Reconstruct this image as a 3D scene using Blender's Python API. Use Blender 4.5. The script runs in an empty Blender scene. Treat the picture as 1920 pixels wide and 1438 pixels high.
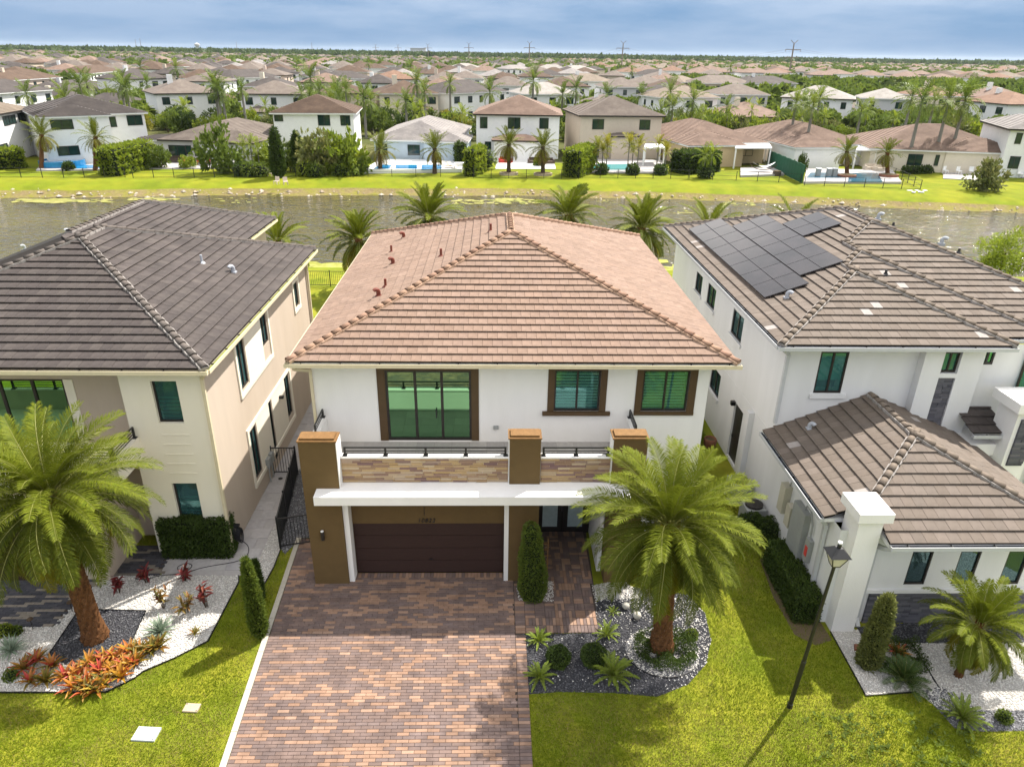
import bpy, math, random
import numpy as np
from mathutils import Vector, Matrix

S = bpy.context.scene
COL = S.collection
R = math.radians

# ------------------------------------------------------------------ camera
FPX, CAMZ = 1332.0, 16.0
PITCH, YAW, ROLL = math.atan(619 / FPX), R(-1.7), R(0.9)


def cam_axes():
    f = Vector((0, math.cos(PITCH), -math.sin(PITCH)))
    u = Vector((0, math.sin(PITCH), math.cos(PITCH)))
    r = Vector((1, 0, 0))
    m = Matrix.Rotation(YAW, 3, 'Z')
    f, u, r = m @ f, m @ u, m @ r
    c, s = math.cos(ROLL), math.sin(ROLL)
    return c * r + s * u, -s * r + c * u, f


CR, CU, CF = cam_axes()
CPOS = Vector((0, 0, CAMZ))
cam = bpy.data.cameras.new('camera')
cam.sensor_width = 36
cam.lens = FPX / 1920 * 36
cam.clip_start, cam.clip_end = 0.5, 20000
camo = bpy.data.objects.new('camera', cam)
COL.objects.link(camo)
camo.matrix_world = Matrix(((CR.x, CU.x, -CF.x, 0), (CR.y, CU.y, -CF.y, 0), (CR.z, CU.z, -CF.z, CAMZ), (0, 0, 0, 1)))
S.camera = camo

# ------------------------------------------------------------------ light
SUN_ELEV, SUN_AZ = R(53.5), math.atan2(.74, .67)          # azimuth measured from +Y towards +X
sd = Vector((math.sin(SUN_AZ) * math.cos(SUN_ELEV), math.cos(SUN_AZ) * math.cos(SUN_ELEV), math.sin(SUN_ELEV)))
sun = bpy.data.lights.new('sun', 'SUN')
sun.energy, sun.angle, sun.color = 3.0, R(0.6), (1.0, .94, .85)
suno = bpy.data.objects.new('sun', sun)
COL.objects.link(suno)
suno.rotation_euler = sd.to_track_quat('Z', 'Y').to_euler()

W = bpy.data.worlds.new('World')
S.world = W
W.use_nodes = True
nt = W.node_tree
nt.nodes.clear()
N = nt.nodes.new
out = N('ShaderNodeOutputWorld')
bg = N('ShaderNodeBackground')
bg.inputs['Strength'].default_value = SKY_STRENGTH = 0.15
sky = N('ShaderNodeTexSky')
sky.sky_type = 'NISHITA'
sky.sun_disc = False
sky.sun_elevation = SUN_ELEV
sky.sun_rotation = SUN_AZ
sky.air_density, sky.dust_density, sky.ozone_density = 1.0, 0.3, 3.0
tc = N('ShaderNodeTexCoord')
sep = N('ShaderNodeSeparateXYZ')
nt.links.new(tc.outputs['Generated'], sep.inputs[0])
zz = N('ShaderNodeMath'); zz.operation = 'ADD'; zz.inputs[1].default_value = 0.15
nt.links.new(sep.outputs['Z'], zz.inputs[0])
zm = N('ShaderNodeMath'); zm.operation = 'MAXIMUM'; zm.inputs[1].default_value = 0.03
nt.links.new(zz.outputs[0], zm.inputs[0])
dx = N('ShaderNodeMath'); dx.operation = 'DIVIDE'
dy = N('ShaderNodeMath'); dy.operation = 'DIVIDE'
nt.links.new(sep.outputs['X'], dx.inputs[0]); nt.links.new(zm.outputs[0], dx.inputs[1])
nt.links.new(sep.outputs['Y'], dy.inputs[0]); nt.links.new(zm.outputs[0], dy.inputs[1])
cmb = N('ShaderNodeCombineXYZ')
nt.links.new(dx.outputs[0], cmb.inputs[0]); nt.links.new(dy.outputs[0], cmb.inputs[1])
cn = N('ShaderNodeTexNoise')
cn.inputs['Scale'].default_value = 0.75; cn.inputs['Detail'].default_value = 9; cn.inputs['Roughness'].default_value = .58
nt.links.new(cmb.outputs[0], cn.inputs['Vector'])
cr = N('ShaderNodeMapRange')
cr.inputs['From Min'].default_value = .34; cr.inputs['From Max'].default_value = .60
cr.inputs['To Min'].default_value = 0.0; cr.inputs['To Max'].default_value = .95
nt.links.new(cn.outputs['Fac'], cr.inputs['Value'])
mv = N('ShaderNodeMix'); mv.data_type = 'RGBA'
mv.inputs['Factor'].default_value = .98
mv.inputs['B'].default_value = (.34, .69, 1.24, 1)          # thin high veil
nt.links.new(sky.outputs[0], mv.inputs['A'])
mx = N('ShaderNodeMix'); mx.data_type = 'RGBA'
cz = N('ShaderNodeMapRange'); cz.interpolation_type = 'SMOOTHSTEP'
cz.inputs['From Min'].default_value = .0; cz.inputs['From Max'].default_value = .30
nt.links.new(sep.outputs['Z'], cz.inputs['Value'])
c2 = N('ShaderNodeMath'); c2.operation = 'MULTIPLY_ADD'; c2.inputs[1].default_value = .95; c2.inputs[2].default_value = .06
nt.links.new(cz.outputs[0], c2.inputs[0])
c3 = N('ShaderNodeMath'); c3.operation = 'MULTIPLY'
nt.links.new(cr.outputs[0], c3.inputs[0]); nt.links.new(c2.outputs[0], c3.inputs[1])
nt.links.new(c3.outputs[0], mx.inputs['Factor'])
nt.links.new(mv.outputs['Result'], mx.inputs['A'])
mx.inputs['B'].default_value = (4.5, 4.35, 4.2, 1)  # cloud made brighter overhead, out of view, to fill the shade on walls
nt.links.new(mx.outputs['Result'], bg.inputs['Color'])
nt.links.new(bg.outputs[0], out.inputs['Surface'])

S.view_settings.view_transform = 'Standard'
S.view_settings.look = 'None'
S.view_settings.exposure = EXPOSURE = 1.66
S.view_settings.gamma = 1
S.view_settings.use_curve_mapping = False
S.render.engine = 'CYCLES'
S.cycles.max_bounces = 6
S.cycles.diffuse_bounces = 3
S.cycles.glossy_bounces = 3
S.cycles.transparent_max_bounces = 8
S.cycles.volume_bounces = 0
S.cycles.use_denoising = True


# ------------------------------------------------------------------ pixel to place
def ray(u, v):
    return CF + CR * ((u - 960) / FPX) - CU * ((v - 719) / FPX)


def G(u, v, z=0.0):
    d = ray(u, v)
    return CPOS + d * ((z - CAMZ) / d.z)


def AY(u, v, y):
    d = ray(u, v)
    return CPOS + d * (y / d.y)


def AX(u, v, x):
    d = ray(u, v)
    return CPOS + d * (x / d.x)


# ------------------------------------------------------------------ helpers
def tag(o, label=None, cat=None, group=None, kind=None):
    if label: o['label'] = label
    if cat: o['category'] = cat
    if group: o['group'] = group
    if kind: o['kind'] = kind
    return o


def thing(name, label, cat, loc=(0, 0, 0), rotz=0.0, group=None):
    o = bpy.data.objects.new(name, None)
    o.empty_display_size = .2
    COL.objects.link(o)
    o.location = loc
    o.rotation_euler = (0, 0, rotz)
    return tag(o, label, cat, group)


def link(name, mesh, parent=None, world=False):
    o = bpy.data.objects.new(name, mesh)
    COL.objects.link(o)
    if parent is not None:
        o.parent = parent
        if world and parent.type == 'EMPTY':
            o.matrix_parent_inverse = Matrix.Translation(-Vector(parent.location))
    return o


def copy_tree(o, parent=None):
    c = o.copy()
    COL.objects.link(c)
    if parent is not None:
        c.parent = parent
    for ch in list(o.children):
        copy_tree(ch, c)
    return c


class MB:
    def __init__(s):
        s.v, s.f, s.m, s.r = [], [], [], []
        s.cr = 0.0

    def add(s, vs, fs, m=0):
        b = len(s.v)
        s.v.extend([tuple(p) for p in vs])
        for f in fs:
            s.f.append([b + i for i in f]); s.m.append(m); s.r.append(s.cr)
        return s

    def box(s, x0, y0, z0, x1, y1, z1, m=0, bottom=True):
        vs = [(x0, y0, z0), (x1, y0, z0), (x1, y1, z0), (x0, y1, z0), (x0, y0, z1), (x1, y0, z1), (x1, y1, z1), (x0, y1, z1)]
        fs = [(4, 5, 6, 7), (0, 1, 5, 4), (1, 2, 6, 5), (2, 3, 7, 6), (3, 0, 4, 7)]
        if bottom: fs.append((3, 2, 1, 0))
        return s.add(vs, fs, m)

    def fbox(s, F, a0, b0, c0, a1, b1, c1, m=0):
        """box in a wall frame: a along the wall, b up, c outwards"""
        o, e, n = F
        up = Vector((0, 0, 1))
        vs = []
        for b in (b0, b1):
            for a, c in ((a0, c0), (a1, c0), (a1, c1), (a0, c1)):
                vs.append(o + e * a + up * b + n * c)
        fs = [(4, 7, 6, 5), (0, 1, 2, 3), (0, 4, 5, 1), (1, 5, 6, 2), (2, 6, 7, 3), (3, 7, 4, 0)]
        return s.add(vs, fs, m)

    def beam(s, p, q, w, h, m=0, up=(0, 0, 1)):
        p, q = Vector(p), Vector(q)
        d = (q - p).normalized()
        u = Vector(up)
        if abs(d.dot(u)) > .98: u = Vector((0, 1, 0))
        sdv = d.cross(u).normalized() * (w / 2)
        uu = sdv.cross(d).normalized() * (h / 2)
        vs = [p - sdv - uu, p + sdv - uu, p + sdv + uu, p - sdv + uu, q - sdv - uu, q + sdv - uu, q + sdv + uu, q - sdv + uu]
        return s.add(vs, [(0, 1, 2, 3), (7, 6, 5, 4), (0, 4, 5, 1), (1, 5, 6, 2), (2, 6, 7, 3), (3, 7, 4, 0)], m)

    def tube(s, pts, rad, n=8, m=0, cap=True):
        pts = [Vector(p) for p in pts]
        if not hasattr(rad, '__len__'): rad = [rad] * len(pts)
        vs, fs = [], []
        for i, p in enumerate(pts):
            a = pts[max(0, i - 1)]; b = pts[min(len(pts) - 1, i + 1)]
            d = (b - a).normalized()
            x = d.orthogonal().normalized() if i == 0 else (x - d * x.dot(d)).normalized()
            y = d.cross(x)
            for k in range(n):
                t = 2 * math.pi * k / n
                vs.append(p + (x * math.cos(t) + y * math.sin(t)) * rad[i])
        for i in range(len(pts) - 1):
            for k in range(n):
                k2 = (k + 1) % n
                fs.append((i * n + k, i * n + k2, (i + 1) * n + k2, (i + 1) * n + k))
        if cap:
            fs.append(tuple(range(n - 1, -1, -1)))
            fs.append(tuple((len(pts) - 1) * n + k for k in range(n)))
        return s.add(vs, fs, m)

    def prism(s, poly, z0, z1, m=0):
        n = len(poly)
        vs = [(p[0], p[1], z0) for p in poly] + [(p[0], p[1], z1) for p in poly]
        fs = [tuple(range(n, 2 * n)), tuple(range(n - 1, -1, -1))]
        fs += [(i, (i + 1) % n, n + (i + 1) % n, n + i) for i in range(n)]
        return s.add(vs, fs, m)

    def lathe(s, prof, c=(0, 0, 0), n=12, m=0):
        vs, fs = [], []
        for r_, z_ in prof:
            for k in range(n):
                t = 2 * math.pi * k / n
                vs.append((c[0] + r_ * math.cos(t), c[1] + r_ * math.sin(t), c[2] + z_))
        for i in range(len(prof) - 1):
            for k in range(n):
                k2 = (k + 1) % n
                fs.append((i * n + k, i * n + k2, (i + 1) * n + k2, (i + 1) * n + k))
        return s.add(vs, fs, m)

    def mesh(s, name, mats, smooth=False):
        me = bpy.data.meshes.new(name)
        me.from_pydata(s.v, [], s.f)
        for m in (mats if isinstance(mats, (list, tuple)) else [mats]):
            me.materials.append(m)
        me.polygons.foreach_set('material_index', s.m)
        if any(s.r):
            a = me.attributes.new('rnd', 'FLOAT', 'FACE')
            a.data.foreach_set('value', s.r)
        if smooth: me.polygons.foreach_set('use_smooth', [True] * len(s.f))
        me.update()
        return me

    def build(s, name, mats, parent=None, world=True, smooth=False):
        return link(name, s.mesh(name, mats, smooth), parent, world)


def np_mesh(name, v, f, mats, rnd=None, mi=None, smooth=False):
    """v (n,3), f (m,k) fast mesh"""
    v = np.asarray(v, np.float32); f = np.asarray(f, np.int32)
    me = bpy.data.meshes.new(name)
    me.vertices.add(len(v)); me.vertices.foreach_set('co', v.ravel())
    k = f.shape[1]
    me.loops.add(f.size); me.loops.foreach_set('vertex_index', f.ravel())
    me.polygons.add(len(f))
    me.polygons.foreach_set('loop_start', np.arange(0, f.size, k, dtype=np.int32))
    for m in (mats if isinstance(mats, (list, tuple)) else [mats]): me.materials.append(m)
    if mi is not None: me.polygons.foreach_set('material_index', np.asarray(mi, np.int32))
    if rnd is not None:
        a = me.attributes.new('rnd', 'FLOAT', 'FACE'); a.data.foreach_set('value', np.asarray(rnd, np.float32))
    if smooth: me.polygons.foreach_set('use_smooth', np.ones(len(f), bool))
    me.update(calc_edges=True)
    return me


def clip_poly(poly, conv):
    """clip 2-D polygon by a convex counter-clockwise polygon"""
    outp = poly
    for i in range(len(conv)):
        ax, ay = conv[i]; bx, by = conv[(i + 1) % len(conv)]
        inp, outp = outp, []
        if not inp: return []
        def side(p): return (bx - ax) * (p[1] - ay) - (by - ay) * (p[0] - ax)
        for j in range(len(inp)):
            p, q = inp[j - 1], inp[j]
            sp, sq = side(p), side(q)
            if sq >= -1e-9:
                if sp < -1e-9:
                    t = sp / (sp - sq); outp.append((p[0] + (q[0] - p[0]) * t, p[1] + (q[1] - p[1]) * t))
                outp.append(q)
            elif sp >= -1e-9:
                t = sp / (sp - sq); outp.append((p[0] + (q[0] - p[0]) * t, p[1] + (q[1] - p[1]) * t))
    return outp


def in_poly(px, py, poly):
    res = np.zeros(len(px), bool)
    n = len(poly)
    for i in range(n):
        x1, y1 = poly[i][0], poly[i][1]; x2, y2 = poly[i - 1][0], poly[i - 1][1]
        c = ((y1 > py) != (y2 > py)) & (px < (x2 - x1) * (py - y1) / ((y2 - y1) or 1e-9) + x1)
        res ^= c
    return res


# ------------------------------------------------------------------ materials
MATS = {}


def mat(name, col, rough=.85, var=.12, scale=3.0, bump=.0, bscale=40.0, spec=.3, cols=None, metal=0.0,
        trans=0.0, emit=None, tint=None, detail=6, stretch=None, coord='Object'):
    """col: base; cols: list of colours picked by per-piece random; var: large-scale noise variation; tint: second colour by noise"""
    m = bpy.data.materials.new(name); m.use_nodes = True
    t = m.node_tree; t.nodes.clear(); N = t.nodes.new; L = t.links.new
    o = N('ShaderNodeOutputMaterial'); p = N('ShaderNodeBsdfPrincipled')
    p.inputs['Roughness'].default_value = rough
    p.inputs['Specular IOR Level'].default_value = spec
    p.inputs['Metallic'].default_value = metal
    g = N('ShaderNodeNewGeometry')
    vec = g.outputs['Position']
    if coord == 'Object':
        vec = N('ShaderNodeTexCoord').outputs['Object']
    if stretch:
        mp = N('ShaderNodeMapping'); mp.inputs['Scale'].default_value = stretch; L(vec, mp.inputs[0]); vec = mp.outputs[0]
    if cols:
        at = N('ShaderNodeAttribute'); at.attribute_name = 'rnd'
        oi = N('ShaderNodeObjectInfo')
        ad = N('ShaderNodeMath'); ad.operation = 'ADD'; L(at.outputs['Fac'], ad.inputs[0]); L(oi.outputs['Random'], ad.inputs[1])
        fr = N('ShaderNodeMath'); fr.operation = 'FRACT'; L(ad.outputs[0], fr.inputs[0])
        ra = N('ShaderNodeValToRGB'); L(fr.outputs[0], ra.inputs[0])
        el = ra.color_ramp.elements
        el[0].position = 0; el[0].color = (*cols[0], 1); el[1].position = 1; el[1].color = (*cols[-1], 1)
        for i, c in enumerate(cols[1:-1], 1):
            e = el.new(i / (len(cols) - 1)); e.color = (*c, 1)
        cs = ra.outputs[0]
    else:
        rg = N('ShaderNodeRGB'); rg.outputs[0].default_value = (*col, 1); cs = rg.outputs[0]
    nz = N('ShaderNodeTexNoise'); nz.inputs['Scale'].default_value = scale; nz.inputs['Detail'].default_value = detail
    nz.inputs['Roughness'].default_value = .6
    L(vec, nz.inputs['Vector'])
    if tint:
        mr0 = N('ShaderNodeMapRange'); mr0.inputs['From Min'].default_value = .38; mr0.inputs['From Max'].default_value = .64
        L(nz.outputs['Fac'], mr0.inputs['Value'])
        mm = N('ShaderNodeMix'); mm.data_type = 'RGBA'; L(mr0.outputs[0], mm.inputs['Factor']); L(cs, mm.inputs['A']); mm.inputs['B'].default_value = (*tint, 1)
        cs = mm.outputs['Result']
    if var:
        nz2 = N('ShaderNodeTexNoise'); nz2.inputs['Scale'].default_value = scale * 4.3; nz2.inputs['Detail'].default_value = 5
        L(vec, nz2.inputs['Vector'])
        a2 = N('ShaderNodeMath'); a2.operation = 'ADD'; L(nz.outputs['Fac'], a2.inputs[0]); L(nz2.outputs['Fac'], a2.inputs[1])
        mr = N('ShaderNodeMapRange'); mr.inputs['From Min'].default_value = .7; mr.inputs['From Max'].default_value = 1.3
        mr.inputs['To Min'].default_value = 1 - var; mr.inputs['To Max'].default_value = 1 + var
        L(a2.outputs[0], mr.inputs['Value'])
        mu = N('ShaderNodeMix'); mu.data_type = 'RGBA'; mu.blend_type = 'MULTIPLY'; mu.inputs['Factor'].default_value = 1
        L(cs, mu.inputs['A']); L(mr.outputs[0], mu.inputs['B']); cs = mu.outputs['Result']
    L(cs, p.inputs['Base Color'])
    if bump:
        nb = N('ShaderNodeTexNoise'); nb.inputs['Scale'].default_value = bscale; nb.inputs['Detail'].default_value = 4; L(vec, nb.inputs['Vector'])
        bp = N('ShaderNodeBump'); bp.inputs['Strength'].default_value = bump; bp.inputs['Distance'].default_value = .02
        L(nb.outputs['Fac'], bp.inputs['Height']); L(bp.outputs[0], p.inputs['Normal'])
    if emit:
        p.inputs['Emission Color'].default_value = (*emit[:3], 1); p.inputs['Emission Strength'].default_value = emit[3]
    if trans:
        tr = N('ShaderNodeBsdfTranslucent'); L(cs, tr.inputs['Color'])
        ms = N('ShaderNodeMixShader'); ms.inputs[0].default_value = trans
        L(p.outputs[0], ms.inputs[1]); L(tr.outputs[0], ms.inputs[2]); L(ms.outputs[0], o.inputs['Surface'])
    else:
        L(p.outputs[0], o.inputs['Surface'])
    MATS[name] = m
    return m


def glass_mat(name, tr, gl, fac, rough=.02, diffuse_fill=.22):
    m = bpy.data.materials.new(name); m.use_nodes = True
    t = m.node_tree; t.nodes.clear(); N = t.nodes.new; L = t.links.new
    o = N('ShaderNodeOutputMaterial'); a = N('ShaderNodeBsdfTransparent'); b = N('ShaderNodeBsdfGlossy'); ms = N('ShaderNodeMixShader')
    a.inputs['Color'].default_value = (*tr, 1); b.inputs['Color'].default_value = (*gl, 1); b.inputs['Roughness'].default_value = rough
    ms.inputs[0].default_value = fac
    df = N('ShaderNodeBsdfDiffuse'); df.inputs['Color'].default_value = (gl[0] * .55, gl[1] * .62, gl[2] * .66, 1)
    m0 = N('ShaderNodeMixShader'); m0.inputs[0].default_value = diffuse_fill  # diffuse teal stands in for light coming through the pane
    L(a.outputs[0], m0.inputs[1]); L(df.outputs[0], m0.inputs[2])
    L(m0.outputs[0], ms.inputs[1]); L(b.outputs[0], ms.inputs[2]); L(ms.outputs[0], o.inputs['Surface'])
    MATS[name] = m
    return m


mat('white_stucco', (.82, .805, .78), .9, .035, .5, .3, 70, .2, tint=(.77, .75, .72), stretch=(1, 1, .22))
mat('cool_stucco', (.73, .73, .735), .9, .04, .5, .3, 70, .2, tint=(.66, .66, .66), stretch=(1, 1, .22))
mat('cream_stucco', (.80, .75, .64), .9, .03, .5, .3, 70, .2, tint=(.75, .70, .58), stretch=(1, 1, .22))
mat('beige_stucco', (.52, .44, .36), .9, .05, .5, .3, 70, .2, tint=(.47, .39, .31), stretch=(1, 1, .22))
mat('brown_stucco', (.125, .080, .032), .85, .08, .8, .3, 80, .25)
mat('brown_trim', (.085, .052, .024), .6, .08, 2, .05, 60, .3)
mat('dark_frame', (.022, .018, .016), .45, .05, 2, 0, 1, .4)
mat('black_metal', (.012, .012, .013), .4, .1, 3, 0, 1, .5)
mat('garage_brown', (.040, .021, .017), .6, .14, 5, .1, 70, .3, stretch=(.3, 1, 4))
mat('cap_wood', (0.1836, 0.0969, 0.03315), .7, .25, 6, .1, 60, .3)
mat('gutter_cream', (.62, .54, .38), .5, .06, 2, 0, 1, .4)
mat('gutter_moss', (.20, .22, .065), .9, .3, 3, 0, 1, .1)
mat('gutter_grey', (.48, .49, .50), .5, .05, 2, 0, 1, .4)
mat('gutter_dark', (.025, .03, .045), .6, .2, 3, 0, 1, .3)
mat('tile_pink', None, .82, .16, 1.2, .15, 50, .25, cols=[(0.2012, 0.1345, 0.09988), (0.2283, 0.1543, 0.115), (0.2128, 0.1448, 0.1082), (0.2399, 0.1646, 0.1249), (0.2075, 0.1409, 0.1082)])
mat('tile_dark', None, .8, .28, .7, .15, 50, .28, cols=[(0.0578, 0.04712, 0.04403), (0.068, 0.05629, 0.05158), (0.0544, 0.04451, 0.04151), (0.07616, 0.06349, 0.05724), (0.06256, 0.05171, 0.04843)], stretch=(1, 1, 1))
mat('tile_brown', None, .82, .14, .9, .15, 50, .25, cols=[(0.1244, 0.09955, 0.08069), (0.1446, 0.1156, 0.09414), (0.1345, 0.1089, 0.08872), (0.158, 0.1278, 0.1063), (0.1278, 0.1042, 0.0861)])
mat('tile_pale', (0.3, 0.27, 0.252), .85, .1, 3)
mat('ridge_pink', None, .85, .2, 3, .15, 40, .2, cols=[(0.2203, 0.1296, 0.09072), (0.2851, 0.1814, 0.1231), (0.2527, 0.149, 0.1069)])
mat('ridge_dark', None, .85, .2, 3, .15, 40, .2, cols=[(0.0936, 0.07776, 0.06912), (0.1224, 0.1044, 0.09216), (0.0828, 0.072, 0.0648)])
mat('ridge_brown', None, .85, .2, 3, .15, 40, .2, cols=[(0.1479, 0.1177, 0.09282), (0.1815, 0.1479, 0.1177), (0.1614, 0.1278, 0.1009)])
mat('mortar', (0.3, 0.276, 0.258), .95, .25, 6, .2, 50, .1)
mat('mortar_pink', (.42, .29, .21), .95, .25, 6, .2, 50, .1)
mat('underlay', (.02, .017, .015), .95, .1)
mat('vent_red', (0.182, 0.049, 0.0315), .55, .15, 5)
mat('vent_grey', (.36, .38, .42), .45, .1, 5, 0, 1, .5)
mat('vent_black', (.02, .02, .022), .6)
mat('stone_veneer', None, .85, .3, 9, .4, 60, .25, cols=[(0.3772, 0.252, 0.1176), (0.4264, 0.3024, 0.1666), (0.2214, 0.1386, 0.1176), (0.328, 0.2184, 0.1176), (0.451, 0.3528, 0.245), (0.1804, 0.1092, 0.1127), (0.3854, 0.2604, 0.1274)])
mat('ledge_stone', None, .8, .2, 9, .4, 60, .3, cols=[(.085, .085, .10), (.12, .12, .14), (.065, .065, .08), (.15, .145, .16), (.10, .098, .12)])
mat('paver_dark', None, .85, .26, .8, .2, 60, .25, cols=[(0.1487, 0.1051, 0.09118), (0.1711, 0.1203, 0.1021), (0.1351, 0.09792, 0.08839), (0.1622, 0.1203, 0.1094)], coord='World')
mat('paver_tan', None, .85, .22, .8, .2, 60, .25, cols=[(0.2543, 0.1577, 0.1082), (0.2928, 0.1853, 0.1299), (0.2389, 0.1458, 0.09954), (0.3159, 0.209, 0.1515)], coord='World')
mat('paver_grey', None, .85, .16, 3, .2, 60, .25, cols=[(.055, .055, .063), (.07, .07, .08), (.047, .047, .056), (.085, .082, .088)], coord='World')
mat('paver_sand', None, .85, .16, 3, .2, 60, .25, cols=[(.19, .165, .135), (.23, .20, .165), (.17, .15, .125)], coord='World')
mat('paver_bed', (.07, .055, .045), .95, .2, 6)
mat('curb', (.48, .44, .38), .95, .15, 4, .2, 50, .1, tint=(.40, .37, .30))
mat('concrete', (.40, .38, .37), .9, .10, 1.6, .15, 50, .2, coord='World')
mat('concrete_slab', None, .9, .12, 1.6, .15, 50, .2, cols=[(.40, .38, .38), (.45, .43, .42), (.37, .355, .36)], coord='World')
mat('deck_tile', None, .8, .08, 2, .1, 50, .25, cols=[(.33, .31, .29), (.38, .36, .335), (.30, .285, .27)])
mat('asphalt', (.05, .05, .052), .95, .15, 2, .2, 60)
mat('white_pebble', None, .85, .1, 3, 0, 1, .3, cols=[(.68, .66, .62), (.80, .78, .74), (.50, .48, .45), (.74, .72, .68), (.60, .54, .48)])
mat('dark_pebble', None, .8, .15, 3, 0, 1, .35, cols=[(.045, .047, .055), (.085, .087, .10), (.03, .031, .036), (.16, .16, .17), (.06, .06, .068)])
mat('grey_pebble', None, .8, .15, 3, 0, 1, .35, cols=[(.15, .15, .16), (.24, .24, .25), (.07, .07, .08), (.42, .42, .43), (.11, .11, .12)])
mat('bed_white', (.45, .43, .40), .95, .3, 20, coord='World')
mat('bed_dark', (.04, .04, .046), .95, .3, 20, coord='World')
mat('bed_grey', (.12, .12, .13), .95, .3, 20, coord='World')
mat('soil', (.13, .095, .06), .95, .3, 5, .3, 30, .1, coord='World', tint=(.09, .075, .035))
mat('lawn', (0.1518, 0.1872, 0.01417), .95, .22, .55, .5, 60, .1, tint=(0.2176, 0.2176, 0.02024), coord='World')
mat('grass_blade', None, .8, .25, .5, 0, 1, .04, cols=[(0.1532, 0.2086, 0.0122), (0.1815, 0.2376, 0.01464), (0.2156, 0.255, 0.01952), (0.1645, 0.2202, 0.01342), (0.372, 0.2945, 0.11)], trans=.35, coord='World')
mat('far_lawn', (.145, .185, .010), .95, .2, .16, .3, 6, .1, tint=(.19, .195, .014), coord='World')
mat('far_ground', (0.072, 0.084, 0.024), .95, .3, .03, .3, 2, .1, tint=(0.104, 0.1, 0.04), coord='World')
mat('bank', (.22, .17, .085), .95, .3, .8, .4, 5, .1, tint=(.16, .15, .03), coord='World')
mat('rock', None, .9, .25, 2, .4, 8, .2, cols=[(.42, .36, .28), (.52, .46, .38), (.33, .27, .2), (.46, .38, .28)])
mat('algae', (0.24, 0.248, 0.048), .9, .2, 1.2, .2, 10, .15, tint=(0.288, 0.288, 0.08), coord='World')
mat('lily', None, .8, .2, 2, 0, 1, .2, cols=[(0.225, 0.225, 0.0525), (0.285, 0.27, 0.09), (0.18, 0.2025, 0.0375)])
mat('palm_trunk', None, .95, .35, 8, .5, 25, .1, cols=[(0.1123, 0.05141, 0.02052), (0.146, 0.06955, 0.03078), (0.08424, 0.03931, 0.0171)])
mat('grey_trunk', (.24, .20, .16), .95, .25, 3, .3, 20, .1)
mat('royal_trunk', (0.216, 0.204, 0.18), .9, .15, 2, .1, 20, .1)
mat('bark', (.085, .06, .04), .95, .3, 5, .4, 30, .1)
mat('dark_bark', (.06, .04, .028), .95, .3, 5, .4, 30, .1)
mat('frond_young', None, .55, .15, 2, 0, 1, .08, cols=[(0.122, 0.1507, 0.01148), (0.1543, 0.1758, 0.01579), (0.1005, 0.1328, 0.01005)], trans=.22)
mat('frond_mid', None, .55, .15, 2, 0, 1, .08, cols=[(0.06955, 0.08942, 0.007949), (0.09605, 0.1126, 0.0106), (0.05299, 0.07286, 0.006624)], trans=.22)
mat('frond_old', None, .6, .2, 2, 0, 1, .08, cols=[(0.136, 0.1318, 0.0085), (0.187, 0.1573, 0.0102), (0.0935, 0.1062, 0.0085)], trans=.22)
mat('frond_dead', None, .8, .2, 2, 0, 1, .15, cols=[(.30, .20, .10), (.24, .16, .07), (.22, .17, .05)], trans=.25)
mat('rachis', (.22, .22, .06), .6, .1)
mat('royal_leaf', None, .55, .2, 1, 0, 1, .3, cols=[(0.102, 0.156, 0.024), (0.144, 0.198, 0.0288), (0.192, 0.234, 0.0336)], trans=.4)
mat('areca_leaf', None, .55, .2, 1, 0, 1, .3, cols=[(0.192, 0.216, 0.018), (0.264, 0.264, 0.024), (0.336, 0.288, 0.024)], trans=.35)
mat('leaf_dark', None, .6, .25, 1.5, 0, 1, .3, cols=[(0.0483, 0.0828, 0.0138), (0.069, 0.1092, 0.0184), (0.0368, 0.0644, 0.0115), (0.092, 0.1323, 0.0207)], trans=.35)
mat('leaf_mid', None, .6, .25, 1.5, 0, 1, .3, cols=[(0.1063, 0.1562, 0.0225), (0.1438, 0.1938, 0.0275), (0.08125, 0.125, 0.0175), (0.1812, 0.225, 0.0325)], trans=.42)
mat('leaf_bright', None, .6, .2, 1.5, 0, 1, .3, cols=[(0.1875, 0.25, 0.0225), (0.25, 0.3, 0.0275), (0.15, 0.2125, 0.0175), (0.3, 0.3375, 0.03125)], trans=.5)
mat('leaf_olive', None, .65, .25, 1.5, 0, 1, .25, cols=[(0.156, 0.174, 0.048), (0.204, 0.216, 0.06), (0.12, 0.144, 0.042), (0.24, 0.228, 0.072)], trans=.3)
mat('leaf_yellow', None, .65, .25, 1.5, 0, 1, .25, cols=[(0.2295, 0.2228, 0.0243), (0.297, 0.27, 0.03375), (0.1755, 0.189, 0.0216)], trans=.3)
mat('hedge_core', (.012, .02, .005), 1.0, .1)  # solid dark core closes gaps between leaves; inner shade put into its colour
mat('agave', None, .6, .12, 4, 0, 1, .3, cols=[(.22, .28, .20), (.28, .34, .25), (.18, .24, .17)])
mat('ti_red', None, .5, .2, 4, 0, 1, .4, cols=[(.20, .02, .022), (.12, .02, .018), (.28, .04, .035), (.14, .06, .025)], trans=.25)
mat('ti_mix', None, .5, .2, 4, 0, 1, .4, cols=[(.20, .05, .022), (.15, .13, .02), (.26, .12, .03), (.10, .12, .018)], trans=.25)
mat('brom_red', None, .5, .15, 5, 0, 1, .4, cols=[(.42, .05, .04), (.36, .08, .03), (.40, .20, .02)], trans=.25)
mat('brom_orange', None, .5, .15, 5, 0, 1, .4, cols=[(.42, .15, .012), (.40, .26, .02), (.45, .09, .025), (.22, .19, .016)], trans=.25)
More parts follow.
